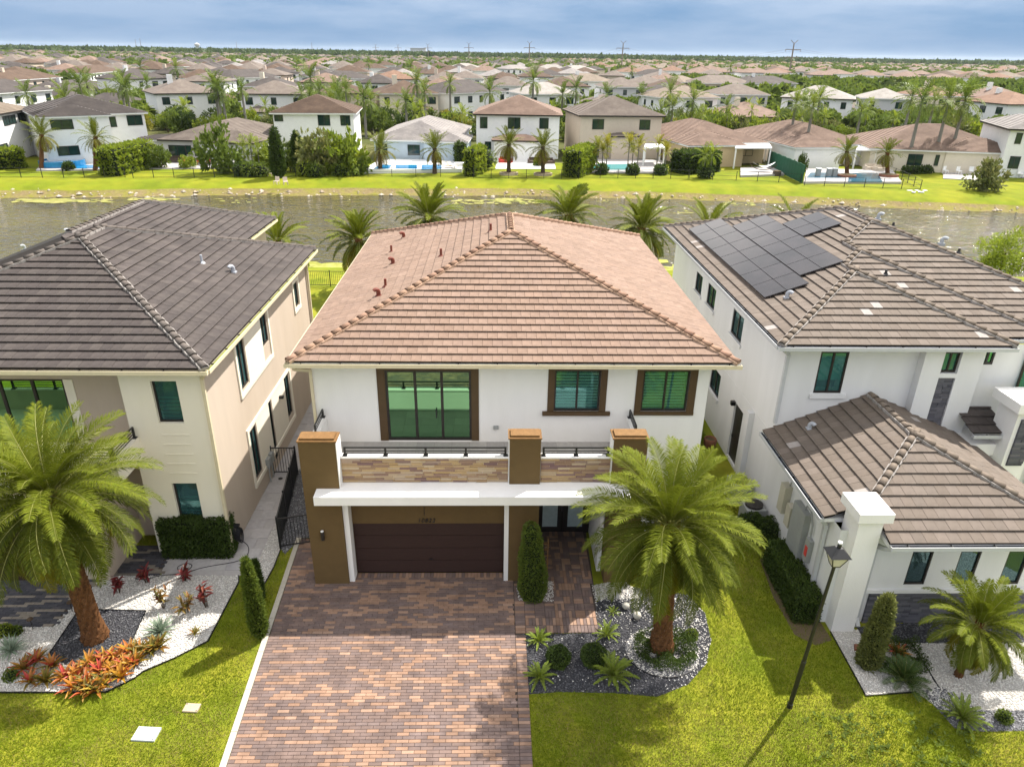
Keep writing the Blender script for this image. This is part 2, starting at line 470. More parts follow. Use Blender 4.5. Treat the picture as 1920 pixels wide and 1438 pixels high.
mat('brom_green', None, .5, .15, 5, 0, 1, .4, cols=[(0.105, 0.105, 0.015), (0.18, 0.1275, 0.015), (0.225, 0.09, 0.015)], trans=.25)
mat('fern_leaf', None, .55, .15, 3, 0, 1, .3, cols=[(.15, .21, .02), (.20, .26, .026), (.12, .18, .018)], trans=.3)
mat('cycad_leaf', None, .5, .15, 3, 0, 1, .35, cols=[(.04, .075, .014), (.06, .10, .018)], trans=.2)
mat('far_pane', (.012, .034, .030), .06, .3, .35, 0, 1, .6)
mat('slat_white', (.82, .84, .82), .7, .03)
mat('backing_pale', (.16, .20, .19), .9, .05)  # curtain-like sheet added behind panes, lightened to lift the dark glass
mat('frost_glass', (.42, .50, .50), .25, .1, 3, 0, 1, .5)
mat('white_paint', (.80, .80, .78), .5, .03)
mat('plastic_green', (.01, .16, .10), .4, .06)
mat('plastic_grey', (.30, .31, .30), .5, .06)
mat('plastic_beige', (.48, .45, .36), .5, .06)
mat('orange_tag', (.60, .06, .05), .5, .05)
mat('lamp_glass', (.72, .68, .58), .3, .05, trans=.3)
mat('globe_stone', (.52, .49, .42), .8, .2, 4, .2, 30)
mat('cover_white', (.42, .46, .48), .7, .06, 5, .1, 40)
mat('cover_tan', (.40, .33, .24), .9, .15, 5, .2, 40)
mat('rubber', (.010, .010, .012), .5, .1)
mat('terracotta', (.24, .10, .06), .8, .15)
mat('solar_frame', (.085, .08, .085), .35, .05, metal=.6)
mat('pool_blue', (.02, .20, .42), .05, .15, .8, .15, 6, .5, coord='World')
mat('pool_teal', (.03, .28, .30), .05, .15, .8, .15, 6, .5, coord='World')
mat('pool_deep', (.015, .10, .17), .05, .15, .8, .15, 6, .5, coord='World')
mat('coral', (.50, .09, .06), .6, .1)
mat('cushion', (.60, .52, .42), .9, .1)
mat('red_cloth', (.38, .04, .03), .9, .1)
mat('yellow_toy', (.65, .33, .02), .6, .1)
mat('wicker', (.09, .065, .05), .8, .2)
mat('hedge_fence', (.012, .085, .045), .7, .2, 2, .3, 12)
mat('car_white', (.75, .76, .77), .25, .02, spec=.5)
glass_mat('clear_green', (.70, .93, .86), (.26, .50, .52), .15, diffuse_fill=.10)
glass_mat('slider_green', (.12, .26, .15), (.24, .48, .26), .66, diffuse_fill=.08)
glass_mat('teal_glass', (.42, .80, .72), (.24, .44, .46), .18)
glass_mat('dark_glass', (.08, .14, .12), (.20, .32, .34), .28)


def solar_mat():
    m = mat('solar_cell', (.016, .012, .013), .10, .7, .35, 0, 1, .4)
    m.node_tree.nodes['Principled BSDF'].inputs['Coat Weight'].default_value = .1
    m.node_tree.nodes['Principled BSDF'].inputs['Coat IOR'].default_value = 1.5
    return m


solar_mat()


def water_mat():
    m = bpy.data.materials.new('lake_water'); m.use_nodes = True
    t = m.node_tree; N = t.nodes.new; L = t.links.new
    p = t.nodes['Principled BSDF']
    p.inputs['Roughness'].default_value = .06
    p.inputs['Specular IOR Level'].default_value = .6
    g = N('ShaderNodeNewGeometry')
    nz = N('ShaderNodeTexNoise'); nz.inputs['Scale'].default_value = .12; nz.inputs['Detail'].default_value = 4
    L(g.outputs['Position'], nz.inputs['Vector'])
    ra = N('ShaderNodeValToRGB'); L(nz.outputs['Fac'], ra.inputs[0])
    ra.color_ramp.elements[0].position = .35; ra.color_ramp.elements[0].color = (.030, .025, .007, 1)
    ra.color_ramp.elements[1].position = .7; ra.color_ramp.elements[1].color = (.052, .044, .014, 1)
    L(ra.outputs[0], p.inputs['Base Color'])
    mp = N('ShaderNodeMapping'); mp.inputs['Scale'].default_value = (1, 1.6, 1); mp.inputs['Rotation'].default_value = (0, 0, .35)
    L(g.outputs['Position'], mp.inputs[0])
    n1 = N('ShaderNodeTexNoise'); n1.inputs['Scale'].default_value = .95; n1.inputs['Detail'].default_value = 3; n1.inputs['Distortion'].default_value = .6
    n2 = N('ShaderNodeTexNoise'); n2.inputs['Scale'].default_value = .35; n2.inputs['Detail'].default_value = 2
    L(mp.outputs[0], n1.inputs['Vector']); L(mp.outputs[0], n2.inputs['Vector'])
    a = N('ShaderNodeMath'); a.operation = 'ADD'; L(n1.outputs['Fac'], a.inputs[0]); L(n2.outputs['Fac'], a.inputs[1])
    b = N('ShaderNodeBump'); b.inputs['Strength'].default_value = 1.0; b.inputs['Distance'].default_value = .34
    L(a.outputs[0], b.inputs['Height']); L(b.outputs[0], p.inputs['Normal'])
    MATS['lake_water'] = m


water_mat()
M = MATS


def PX(p):
    q = Vector(p) - CPOS
    z = q.dot(CF)
    if z <= 0: return (-9999, -9999)
    return (960 + FPX * q.dot(CR) / z, 719 - FPX * q.dot(CU) / z)


def in_frame(p, m=0):
    u, v = PX(p)
    return -m <= u <= 1920 + m and -m <= v <= 1438 + m


def GP(pts, z=0.0):
    return [(G(u, v, z).x, G(u, v, z).y) for u, v in pts]


def sheet(name, poly, z, m, kind='structure', thick=.004, parent=None):
    mb = MB(); n = len(poly)
    mb.add([(p[0], p[1], z) for p in poly], [tuple(range(n))])
    o = mb.build(name, m, parent)
    if parent is None and kind: o['kind'] = kind
    return o


def ccw(poly):
    a = sum(poly[i - 1][0] * poly[i][1] - poly[i][0] * poly[i - 1][1] for i in range(len(poly)))
    return poly if a > 0 else poly[::-1]


# ================================================================== GROUND
SHORE = [(-900, 40), (-400, 58), (-160, 78), (-95, 86.5), (-61, 90.8), (-30, 94.6), (2.5, 96.2), (33, 93.6), (66, 87.6), (110, 79), (300, 55), (900, 30)]
NEAR = [(-900, 5), (-400, 30), (-160, 48), (-95, 55), (-61, 58), (-30, 59.3), (2.5, 59.5), (33, 59), (66, 56.5), (110, 50), (300, 30), (900, 8)]


def shore_y(x, tab=SHORE):
    for (xa, ya), (xb, yb) in zip(tab, tab[1:]):
        if xa <= x <= xb: return ya + (yb - ya) * (x - xa) / (xb - xa)
    return tab[0][1] if x < tab[0][0] else tab[-1][1]


WATER_Z = -1.2
xs = [-900, -600, -400, -280, -200, -160, -130] + list(np.arange(-110, 111, 2.0)) + [130, 160, 220, 300, 450, 650, 900]
rg = random.Random(5)


def strip(name, rows, m, jit=0.0):
    """rows: list of functions x -> (y, z)"""
    mb = MB(); n = len(xs)
    vs = []
    for k, f in enumerate(rows):
        for x in xs:
            y, z = f(x)
            j = jit if 0 < k < len(rows) - 1 else 0
            vs.append((x, y + rg.uniform(-j, j), z + rg.uniform(-j, j) * .25))
    fs = [(k * n + i, k * n + i + 1, (k + 1) * n + i + 1, (k + 1) * n + i) for k in range(len(rows) - 1) for i in range(n - 1)]
    mb.add(vs, fs)
    return tag(mb.build(name, m, smooth=True), kind='structure')


wob = lambda x: .5 * math.sin(x * .31) + .35 * math.sin(x * .83 + 1) + .2 * math.sin(x * 1.9)
strip('front_lawn', [lambda x: (-160, 0), lambda x: (min(8, shore_y(x, NEAR) - 6), 0), lambda x: (shore_y(x, NEAR) - 4, 0)], M['lawn'])
strip('near_bank', [lambda x: (shore_y(x, NEAR) - 4, 0), lambda x: (shore_y(x, NEAR) - 1, -.5), lambda x: (shore_y(x, NEAR) + .6, WATER_Z - .05), lambda x: (shore_y(x, NEAR) + 4, -2.4)], M['far_lawn'])
strip('lake', [lambda x: (shore_y(x, NEAR) - .4, WATER_Z), lambda x: (shore_y(x) + .9, WATER_Z)], M['lake_water'])
strip('far_bank', [lambda x: (shore_y(x) - 3, -2.4), lambda x: (shore_y(x) + wob(x) * .5 - .3, WATER_Z - .06), lambda x: (shore_y(x) + wob(x) * .5 + .9, WATER_Z + .16),
                   lambda x: (shore_y(x) + wob(x + 4) * .5 + 2.0, -.62)], M['bank'], .12)
strip('far_lawn', [lambda x: (shore_y(x) + wob(x + 4) * .5 + 2.0, -.62), lambda x: (shore_y(x) + 3.4, -.30), lambda x: (shore_y(x) + 6, 0), lambda x: (max(shore_y(x) + 8, 119), 0)], M['far_lawn'])
strip('ground', [lambda x: (max(shore_y(x) + 8, 119), 0), lambda x: (400, 0)], M['far_ground'])
tag(MB().add([(-9000, 400, 0), (9000, 400, 0), (9000, 12000, 0), (-9000, 12000, 0), (-9000, -700, -.03), (9000, -700, -.03), (9000, -160, -.03), (-9000, -160, -.03)], [(0, 1, 2, 3), (4, 5, 6, 7)]).build('plain', M['far_ground']), kind='structure')
sheet('street', [(-300, -7), (300, -7), (300, 1.5), (-300, 1.5)], .004, M['asphalt'])
sheet('pavement', [(-300, 3.2), (300, 3.2), (300, 4.9), (-300, 4.9)], .008, M['concrete'])

# ------------------------------------------------------------------ paved drive
def xl(y): return -6.51 + (y - 12.0) * (-.35 / 8.16)


drive = MB()
DRIVE = [(xl(4.9), 4.9), (1.0, 4.9), (1.0, 16.38), (3.32, 16.38), (3.45, 21.45), (0.9, 21.45), (.5, 19.1), (-4.7, 19.1), (-5.8, 19.1), (-5.8, 21.1), (xl(21.1), 21.1)]
drive.prism(ccw(DRIVE), 0, .010)
driveo = tag(drive.build('driveway', M['paver_bed']), kind='structure')
BW, BH = .315, .105
PAV = {}
for nm in ('paver_dark', 'paver_tan', 'paver_grey', 'paver_sand'):
    mb = MB()
    w, h, t, b = BW / 2 - .004, BH / 2 - .004, .030, .005
    mb.add([(-w, -h, 0), (w, -h, 0), (w, h, 0), (-w, h, 0), (-w, -h, t - b), (w, -h, t - b), (w, h, t - b), (-w, h, t - b),
            (-w + b, -h + b, t), (w - b, -h + b, t), (w - b, h - b, t), (-w + b, h - b, t)],
           [(8, 9, 10, 11), (4, 5, 9, 8), (5, 6, 10, 9), (6, 7, 11, 10), (7, 4, 8, 11), (0, 1, 5, 4), (1, 2, 6, 5), (2, 3, 7, 6), (3, 0, 4, 7)])
    PAV[nm] = mb.mesh('brick', M[nm])


def lay(parent, cand, limit=300, names=('paver_dark', 'paver_tan')):
    """cand: (x, y, rot, colour index, half-length scale); nearest ones become single bricks, the rest one joined part"""
    rng = random.Random(3)
    vis = [c for c in cand if in_frame((c[0], c[1], 0), -4) and c[4] == 1]
    vis.sort(key=lambda c: (Vector((c[0], c[1], 0)) - CPOS).length)
    chosen = set(id(c) for c in vis[:limit])
    stuff = MB()
    tmpl = [[tuple(v.co) for v in PAV[n].vertices] for n in names]
    fcs = [tuple(p.vertices) for p in PAV[names[0]].polygons]
    for c in cand:
        x, y, rot, ci, sc = c
        z = .008 + rng.uniform(0, .004)
        if id(c) in chosen:
            o = bpy.data.objects.new('brick', PAV[names[ci]])
            COL.objects.link(o); o.parent = parent
            o.location = (x, y, z); o.rotation_euler = (rng.uniform(-.006, .006), rng.uniform(-.004, .004), rot + rng.uniform(-.006, .006))
        else:
            stuff.cr = rng.random() + .001
            cs, sn = math.cos(rot), math.sin(rot)
            stuff.add([(x + v[0] * sc * cs - v[1] * sn, y + v[0] * sc * sn + v[1] * cs, z + v[2]) for v in tmpl[ci]], fcs, ci)
    o = stuff.build('brick', [M[n] for n in names], parent)
    o['kind'] = 'stuff'


rb = random.Random(11)
cand = []
row = 0
y = 5.0
while y < 21.0:
    x0 = xl(y) + .004
    x1 = .70
    if y > 18.93: x1 = -5.95
    x = xl(y) + .02
    n = 0; run = 0
    x = x0
    while x < x1 - .06:
        if run > 0: tan = 1; run -= 1
        else:
            tan = 1 if rb.random() < .25 else 0
            if tan: run = rb.choice((0, 0, 0, 0, 1, 1, 2))
        xe = min(x + (BW if n or row % 2 else BW * rb.choice((.5, .5, .75))), x1); n += 1
        sc = (xe - x) / BW
        cand.append(((x + xe) / 2, y, 0.0, tan, 1 if sc > .99 else sc))
        x = xe
    # stacked border along the right edge
    if y < 16.33:
        cand.append((.862, y, 0.0, 1 if (row // 1) % 2 == 0 and rb.random() < .75 else 0, 1))
    y += BH
    row += 1
# soldier course at the garage door
x = -4.6
while x < .42:
    cand.append((x + BH / 2, 19.02, math.pi / 2, 1 if rb.random() < .42 else 0, .82)); x += BH
# entry walk: small blocks of three bricks turned either way
yy = 16.38 + .15
while yy < 21.4:
    xx = .72 + .15 if yy < 18.6 else 1.6
    while xx < 3.36:
        t = rb.random() < .5
        for k in (-1, 0, 1):
            tan = 1 if rb.random() < .36 else 0
            if t: cand.append((xx, yy + k * .105, 0.0, tan, .99))
            else: cand.append((xx + k * .105, yy, math.pi / 2, tan, .99))
        xx += .318
    yy += .318
lay(driveo, cand)
cb = MB()
pts = [(xl(y), y) for y in np.arange(4.9, 21.2, 1.35)]
for (xa, ya), (xb, yb) in zip(pts, pts[1:]):
    w0, w1 = .17, .17
    cb.add([(xa - w0, ya, 0), (xa - .01, ya, 0), (xb - .01, yb - .012, 0), (xb - w1, yb - .012, 0), (xa - w0, ya, .045), (xa - .01, ya, .045), (xb - .01, yb - .012, .045), (xb - w1, yb - .012, .045)],
           [(4, 5, 6, 7), (0, 1, 5, 4), (1, 2, 6, 5), (2, 3, 7, 6), (3, 0, 4, 7)])
tag(cb.build('kerb', M['curb']), kind='structure')

# ------------------------------------------------------------------ neighbour drive on the left, path, beds
LBED = ccw(GP([(-80, 1176), (0, 1175), (100, 1174), (122, 1149), (146, 1131), (195, 1078), (304, 1078), (448, 1080), (448, 1091), (390, 1202), (329, 1233), (268, 1259), (253, 1271), (198, 1298), (0, 1299), (-80, 1299)]))
LDARK = ccw(GP([(149, 1143), (274, 1146), (244, 1210), (200, 1235), (134, 1252), (91, 1229)]))
LDRIVE = ccw(GP([(-200, 1177), (0, 1176), (100, 1175), (122, 1150), (146, 1132), (195, 1079), (300, 1079), (313, 1048)]) + [(-11.25, 20.7), (-18.5, 20.7)])
PATH = ccw([(-9.1, 38), (-9.1, 20.2)] + GP([(300, 1049), (304, 1079), (448, 1080), (474, 1073), (483, 1055), (520, 973), (557, 886)]) + [(-8.02, 26.0), (-7.9, 38)])
WSTRIP = ccw(GP([(520, 973), (526, 1030), (514, 1062), (497, 1093), (478, 1090), (474, 1073), (483, 1055)]))
SGRAVEL = ccw([(-7.98, 38), (-8.1, 26)] + GP([(557, 887), (521, 974), (527, 1030)]) + [(-7.25, 20.2), (-6.92, 21.1), (-5.96, 21.2), (-5.96, 38)])
RBED = ccw(GP([(979, 1189), (1121, 1187), (1116, 1130), (1180, 1100), (1290, 1115), (1322, 1150), (1333, 1200), (1324, 1245), (1290, 1283), (1232, 1306), (1150, 1299), (1050, 1297), (984, 1302)]))
ringc = G(1241, 1222)
RING = [(ringc.x + 1.08 * math.cos(t), ringc.y + .98 * math.sin(t)) for t in np.linspace(0, 2 * math.pi, 29)[:-1]]
CONEBED = ccw(GP([(972, 1128), (968, 1098), (1008, 1085), (1038, 1092), (1037, 1129)]))
ENTRYBED = ccw(GP([(1110, 1098), (1170, 1085), (1200, 1122), (1114, 1126)]))
RWHITE = ccw(GP([(1557, 1184), (1623, 1304), (1718, 1297), (1765, 1332), (2100, 1333), (2100, 1200), (1800, 1200), (1609, 1180)]))
RDARK = ccw(GP([(1606, 1176), (1700, 1168), (2100, 1164), (2100, 1203), (1709, 1206), (1645, 1204), (1618, 1196)]))
RDARK2 = ccw(GP([(1727, 1296), (1765, 1286), (1833, 1331), (2100, 1333), (2100, 1368), (1840, 1371), (1790, 1365)]))
HEDGEDIRT = ccw(GP([(1440, 1030), (1490, 1090), (1560, 1200), (1530, 1210), (1490, 1190), (1450, 1120), (1425, 1050)]))

ld = sheet('paved_drive', LDRIVE, .010, M['paver_bed'])
cand2 = []
y, row = 16.4, 0
while y < 20.7:
    x = -17.6 + (row % 2) * .15
    run = 0
    while x < -10.9:
        if run > 0: tan = 1; run -= 1
        else:
            tan = 1 if rb.random() < .18 else 0
            if tan: run = rb.choice((0, 1, 1, 2))
        if in_poly(np.array([x]), np.array([y]), LDRIVE)[0]: cand2.append((x, y, 0.0, tan, 1))
        x += BW
    y += BH; row += 1
lay(ld, cand2, 300, ('paver_grey', 'paver_sand'))

patho = sheet('path', PATH, .006, M['concrete'])
slabs = MB()
pr_ = random.Random(8)
y = 17.6
k = 0
while y < 37.5:
    h = .58
    n = 2 if y > 20.2 else 5
    for i in range(-3, 5):
        x0 = -10.6 + i * .62 + (k % 2) * .3
        quad = [(x0 + .004, y + .004), (x0 + .616, y + .004), (x0 + .616, y + h - .004), (x0 + .004, y + h - .004)]
        ok = in_poly(np.array([q[0] for q in quad]), np.array([q[1] for q in quad]), PATH)
        if ok.all():
            sm = MB(); sm.cr = pr_.random() + .001
            sm.box(quad[0][0], quad[0][1], .004, quad[2][0], quad[2][1], .022 + pr_.uniform(0, .003), 0, False)
            if in_frame((x0, y, 0)): sm.build('paving_slab', M['concrete_slab'], patho)
    y += h; k += 1
for nm, poly, z, m in (('pebble_bed', LBED, .004, 'bed_white'), ('pebble_bed', LDARK, .009, 'bed_dark'), ('pebble_strip', WSTRIP, .005, 'bed_white'), ('gravel_strip', SGRAVEL, .004, 'bed_grey'),
                       ('pebble_bed', RBED, .005, 'bed_dark'), ('pebble_ring', RING, .010, 'bed_grey'), ('pebble_bed', CONEBED, .036, 'bed_white'), ('pebble_bed', ENTRYBED, .008, 'bed_white'),
                       ('pebble_bed', RWHITE, .004, 'bed_white'), ('pebble_bed', RDARK, .009, 'bed_dark'), ('pebble_bed', RDARK2, .005, 'bed_grey'), ('soil_patch', HEDGEDIRT, .004, 'soil')):
    sheet(nm, poly, z, M[m])


def edging(pts, h=.05, w=.02):
    mb = MB()
    for a, b in zip(pts, pts[1:]): mb.beam((*a, h / 2), (*b, h / 2), w, h)
    return tag(mb.build('bed_edging', M['rubber']), kind='structure')


edging(GP([(0, 1299), (198, 1299), (253, 1272), (268, 1260), (329, 1234), (390, 1203), (448, 1092), (448, 1080)]), .05, .03)
edging(GP([(149, 1143), (274, 1146), (244, 1210)])); edging(GP([(91, 1229), (149, 1143)]))
edging(GP([(497, 1094), (514, 1063), (526, 1031)])); edging(GP([(1557, 1185), (1623, 1305), (1718, 1298)]))
edging(GP([(1709, 1206), (1760, 1290)])); edging(RING[14:26])

# pebbles
OCT = np.array([(1, 0, 0), (-1, 0, 0), (0, 1, 0), (0, -1, 0), (0, 0, 1), (0, 0, -1)], float)
OCF = np.array([(0, 2, 4), (2, 1, 4), (1, 3, 4), (3, 0, 4), (2, 0, 5), (1, 2, 5), (3, 1, 5), (0, 3, 5)])


def pebbles(name, label, poly, excl, dens, size, m, seed, z=0.01, ymax=40, keep=None):
    rn = np.random.default_rng(seed)
    P = np.array(poly)
    x0, y0 = P.min(0); x1, y1 = P.max(0)
    y1 = min(y1, ymax); x1 = min(x1, 18); x0 = max(x0, -16.5)
    n = int((x1 - x0) * (y1 - y0) * dens)
    px, py = rn.uniform(x0, x1, n), rn.uniform(y0, y1, n)
    k = in_poly(px, py, poly)
    for e in excl: k &= ~in_poly(px, py, e)
    if keep is not None: k &= keep(px, py, rn)
    px, py = px[k], py[k]; n = len(px)
    s = rn.uniform(.6, 1.35, (n, 1, 1)) * size
    sc = np.stack([rn.uniform(.7, 1.2, n), rn.uniform(.7, 1.2, n), rn.uniform(.45, .75, n)], 1)[:, None, :]
    v = OCT[None] * sc * s
    v += rn.uniform(-.12, .12, v.shape) * size
    a = rn.uniform(0, 6.28, n); c, sn = np.cos(a)[:, None], np.sin(a)[:, None]
    vx = v[..., 0] * c - v[..., 1] * sn; vy = v[..., 0] * sn + v[..., 1] * c
    v = np.stack([vx + px[:, None], vy + py[:, None], v[..., 2] + z + size * .25], -1).reshape(-1, 3)
    f = (OCF[None] + (np.arange(n) * 6)[:, None, None]).reshape(-1, 3)
    me = np_mesh(name, v, f, M[m], np.repeat(rn.uniform(0.001, 1, n), 8))
    return tag(link(name, me), label, 'gravel', kind='stuff')


pebbles('white_gravel', 'white pebbles spread over the left bed around the palm', LBED, [LDARK], 620, .026, 'white_pebble', 1)
pebbles('dark_gravel', 'black stone chips in the square under the left palm', LDARK, [], 560, .028, 'dark_pebble', 2, .012)
pebbles('white_gravel', 'white pebble strip between the concrete path and the black fence', WSTRIP, [], 620, .024, 'white_pebble', 3)
pebbles('grey_gravel', 'grey gravel beside the house behind the black fence', SGRAVEL, [], 420, .028, 'grey_pebble', 4, ymax=27)
pebbles('dark_gravel', 'dark slate chips in the bed beside the driveway', RBED, [RING], 640, .024, 'dark_pebble', 5)
pebbles('light_gravel', 'pale pebbles scattered through the dark bed around the palm', RBED, [RING], 230, .024, 'white_pebble', 6, .016,
        keep=lambda x, y, r: r.random(len(x)) < np.clip(.06 + np.maximum((x - 4.6) * .55, 0) + np.maximum(y - 16.3, 0) * .4, 0, 1))
pebbles('white_gravel', 'white pebbles in the ring around the right palm', RING, [], 430, .024, 'white_pebble', 7, .014)
pebbles('white_gravel', 'white pebbles at the foot of the clipped cone bush', CONEBED, [], 640, .024, 'white_pebble', 8, .04)
pebbles('white_gravel', 'white pebbles beside the entry walk behind the palm', ENTRYBED, [], 520, .024, 'white_pebble', 9)
pebbles('white_gravel', 'white pebbles in front of the right house', RWHITE, [RDARK], 600, .024, 'white_pebble', 10)
pebbles('dark_gravel', 'black stone chips along the grey stone wall', RDARK, [], 520, .03, 'dark_pebble', 12, .012)
pebbles('grey_gravel', 'grey pebbles at the right edge below the white bed', RDARK2, [], 520, .028, 'grey_pebble', 13)

# lawn blades
NOGRASS = [DRIVE, LBED, LDRIVE, PATH, WSTRIP, SGRAVEL, RBED, RWHITE, RDARK, RDARK2, [(-5.95, 18.6), (5, 18.6), (7.3, 21.3), (7.3, 40), (-5.95, 40)], [(10.2, 16.4), (30, 16.4), (30, 40), (10.2, 40)]]


def blades(seed, n):
    rn = np.random.default_rng(seed)
    py = 11.6 + (24.5 - 11.6) * rn.random(n) ** 1.25
    px = rn.uniform(-15.5, 15.5, n)
    k = np.abs(px + .4) < py * .82 + 4.2
    for e in NOGRASS: k &= ~in_poly(px, py, e)
    # worn soil near the hedge
    d = in_poly(px, py, HEDGEDIRT); k &= ~(d & (rn.random(n) < .86))
    k &= ~((px > xl(py) - .55) & (px < xl(py)) & (rn.random(n) < np.clip(1 - (xl(py) - px) / .5, 0, .9)))
    for (u, v, r) in ((275, 1377, .52), (360, 1328, .34)):
        c = G(u, v); k &= ~((np.abs(px - c.x) < r * .62) & (np.abs(py - c.y) < r * .46))
    px, py = px[k], py[k]; n = len(px)
    patch = (np.sin(px * 1.7 + py * .6) + np.sin(py * 2.3 - px * .8) + np.sin(px * 4.1 + 1.3) * .5) * .25
    low = (np.sin(px * .55 + 2) + np.sin(py * .7 + px * .35) + np.sin(px * 1.1 - py * .9)) * .33
    dry = (np.sin(px * 2.9 + 1) * np.sin(py * 3.3 + 2) + .4 * np.sin(px * 7 + py * 5)) > .82
    edge = np.full(n, 9.0)
    for poly in (RBED, LBED, [(.95, 4), (1.05, 4), (1.05, 16.3), (.95, 16.3)]):
        for (ax, ay), (bx, by) in zip(poly, poly[1:] + poly[:1]):
            L2 = (bx - ax) ** 2 + (by - ay) ** 2 + 1e-9
            tt = np.clip(((px - ax) * (bx - ax) + (py - ay) * (by - ay)) / L2, 0, 1)
            edge = np.minimum(edge, np.hypot(px - ax - tt * (bx - ax), py - ay - tt * (by - ay)))
    dry = dry | (edge < rn.uniform(0, .22, n))
    h = rn.uniform(.035, .075, n) * (1 + .3 * patch)
    a = rn.uniform(0, 6.28, n); w = rn.uniform(.005, .010, n)
    lx, ly = rn.normal(0, .03, n), rn.normal(0, .03, n)
    v = np.empty((n, 3, 3))
    v[:, 0] = np.stack([px - np.cos(a) * w, py - np.sin(a) * w, np.zeros(n)], 1)
    v[:, 1] = np.stack([px + np.cos(a) * w, py + np.sin(a) * w, np.zeros(n)], 1)
    v[:, 2] = np.stack([px + lx, py + ly, h], 1)
    f = np.arange(n * 3).reshape(-1, 3)
    rnd = np.clip(.42 + patch * .35 + low * .28 + rn.normal(0, .13, n) + dry * .4, .01, .98)
    return np_mesh('grass', v.reshape(-1, 3), f, M['grass_blade'], rnd)


tag(link('grass', blades(4, 620000)), 'short yellow-green lawn grass around the driveway and beds', 'grass', kind='stuff')
# far shore: rocks, lily pads
rk = random.Random(21)
mb = MB()
for i in range(330):
    x = rk.uniform(-75, 80)
    y = shore_y(x) + wob(x) * .5 + rk.gauss(.8, .7)
    s = rk.choice((.10, .12, .14, .16, .2, .32)) * rk.uniform(.7, 1.3)
    z = WATER_Z + max(0, (y - shore_y(x))) * .25
    mb.cr = rk.random() + .001
    v = [Vector(o) * s for o in OCT]
    v = [Vector((p.x * rk.uniform(.8, 1.4), p.y * rk.uniform(.7, 1.2), p.z * rk.uniform(.5, .8))) + Vector((x, y, z)) for p in v]
    mb.add(v, [tuple(f) for f in OCF])
tag(mb.build('shore_stones', M['rock']), 'pale stones strewn along the far waterline', 'stones', kind='stuff')
mb = MB()


def pad(mb, x, y, rx, ry, z):
    n = 11; a0 = rk.uniform(0, 6)
    mb.cr = rk.random() + .001
    pts = [(x + rx * rk.uniform(.7, 1.15) * math.cos(t), y + ry * rk.uniform(.7, 1.15) * math.sin(t), z) for t in [a0 + 6.283 * k / n for k in range(n)]]
    mb.add(pts, [tuple(range(n))])


for (u0, v0, u1, v1, n, r) in ((20, 374, 210, 380, 60, 1.3), (60, 376, 130, 381, 20, 1.6), (240, 372, 330, 376, 30, 1.0), (400, 372, 480, 381, 16, .6), (855, 375, 1010, 383, 75, .9), (930, 372, 975, 380, 24, 1.2), (1100, 372, 1180, 381, 14, .5), (1350, 378, 1420, 386, 26, .7), (1480, 395, 1500, 405, 10, .5), (1260, 395, 1300, 400, 9, .5)):
    for i in range(n):
        p = G(rk.uniform(u0, u1), rk.uniform(v0, v1), WATER_Z)
        if p.y < shore_y(p.x) - .3: pad(mb, p.x, p.y, r * rk.uniform(.15, .75), r * rk.uniform(.12, .5), WATER_Z + .02 + i * .0006)
tag(mb.build('lily_pads', M['lily']), 'yellow-green lily pads floating near the far bank', 'lily pads', kind='stuff')
mb = MB()
for i in range(120):
    x = rk.uniform(-24, 18); y = shore_y(x, NEAR) + 1.0 + abs(rk.gauss(0, 1.5))
    pad(mb, x, y, rk.uniform(.5, 1.5), rk.uniform(.3, .9), WATER_Z + .015 + i * .0004)
tag(mb.build('algae_mat', M['algae']), 'bright green algae floating on the near edge of the lake', 'algae', kind='stuff')
sheet('distant_lake', [(280, 1050), (440, 1050), (440, 1330), (300, 1330)], .05, M['lake_water'])


# ================================================================== HOUSE BUILDERS
ZUP = Vector((0, 0, 1))


def mk_face(o, e, d, s, polys):
    a = math.atan(s)
    e, d = Vector(e), Vector(d)
    u = d * math.cos(a) + ZUP * math.sin(a)
    n = -d * math.sin(a) + ZUP * math.cos(a)
    return dict(o=Vector(o), e=e, u=u, n=n, polys=polys)


def hip_faces(x0, x1, y0, y1, ze, s, which='frbl'):
    a, b = x1 - x0, y1 - y0
    r = min(a, b) / 2
    t = r / math.cos(math.atan(s))

    def poly(L, other):
        return [(0, 0), (L, 0), (L / 2, t)] if L <= other else [(0, 0), (L, 0), (L - r, t), (r, t)]
    out = {}
    if 'f' in which: out['f'] = mk_face((x0, y0, ze), (1, 0, 0), (0, 1, 0), s, [poly(a, b)])
    if 'r' in which: out['r'] = mk_face((x1, y0, ze), (0, 1, 0), (-1, 0, 0), s, [poly(b, a)])
    if 'b' in which: out['b'] = mk_face((x1, y1, ze), (-1, 0, 0), (0, -1, 0), s, [poly(a, b)])
    if 'l' in which: out['l'] = mk_face((x0, y1, ze), (0, -1, 0), (1, 0, 0), s, [poly(b, a)])
    return out


TILE_MESH = {}


def tile_mesh(key, w, ex, m, lap=.07, th=.026, rise=.068):
    if key in TILE_MESH: return TILE_MESH[key]
    mb = MB(); g = .004
    T = ex + lap
    h0, h1 = rise, .006
    vs = [(g, 0, h0 - th), (w - g, 0, h0 - th), (w - g, T, h1 - th), (g, T, h1 - th), (g, 0, h0 - .004), (w - g, 0, h0 - .004), (w - g, .012, h0), (g, .012, h0), (w - g, T, h1), (g, T, h1)]
    mb.add(vs, [(4, 5, 6, 7), (7, 6, 8, 9), (0, 1, 5, 4), (1, 2, 8, 6, 5), (3, 0, 4, 7, 9), (3, 2, 1, 0)])
    TILE_MESH[key] = mb.mesh('tile', m)
    return TILE_MESH[key]


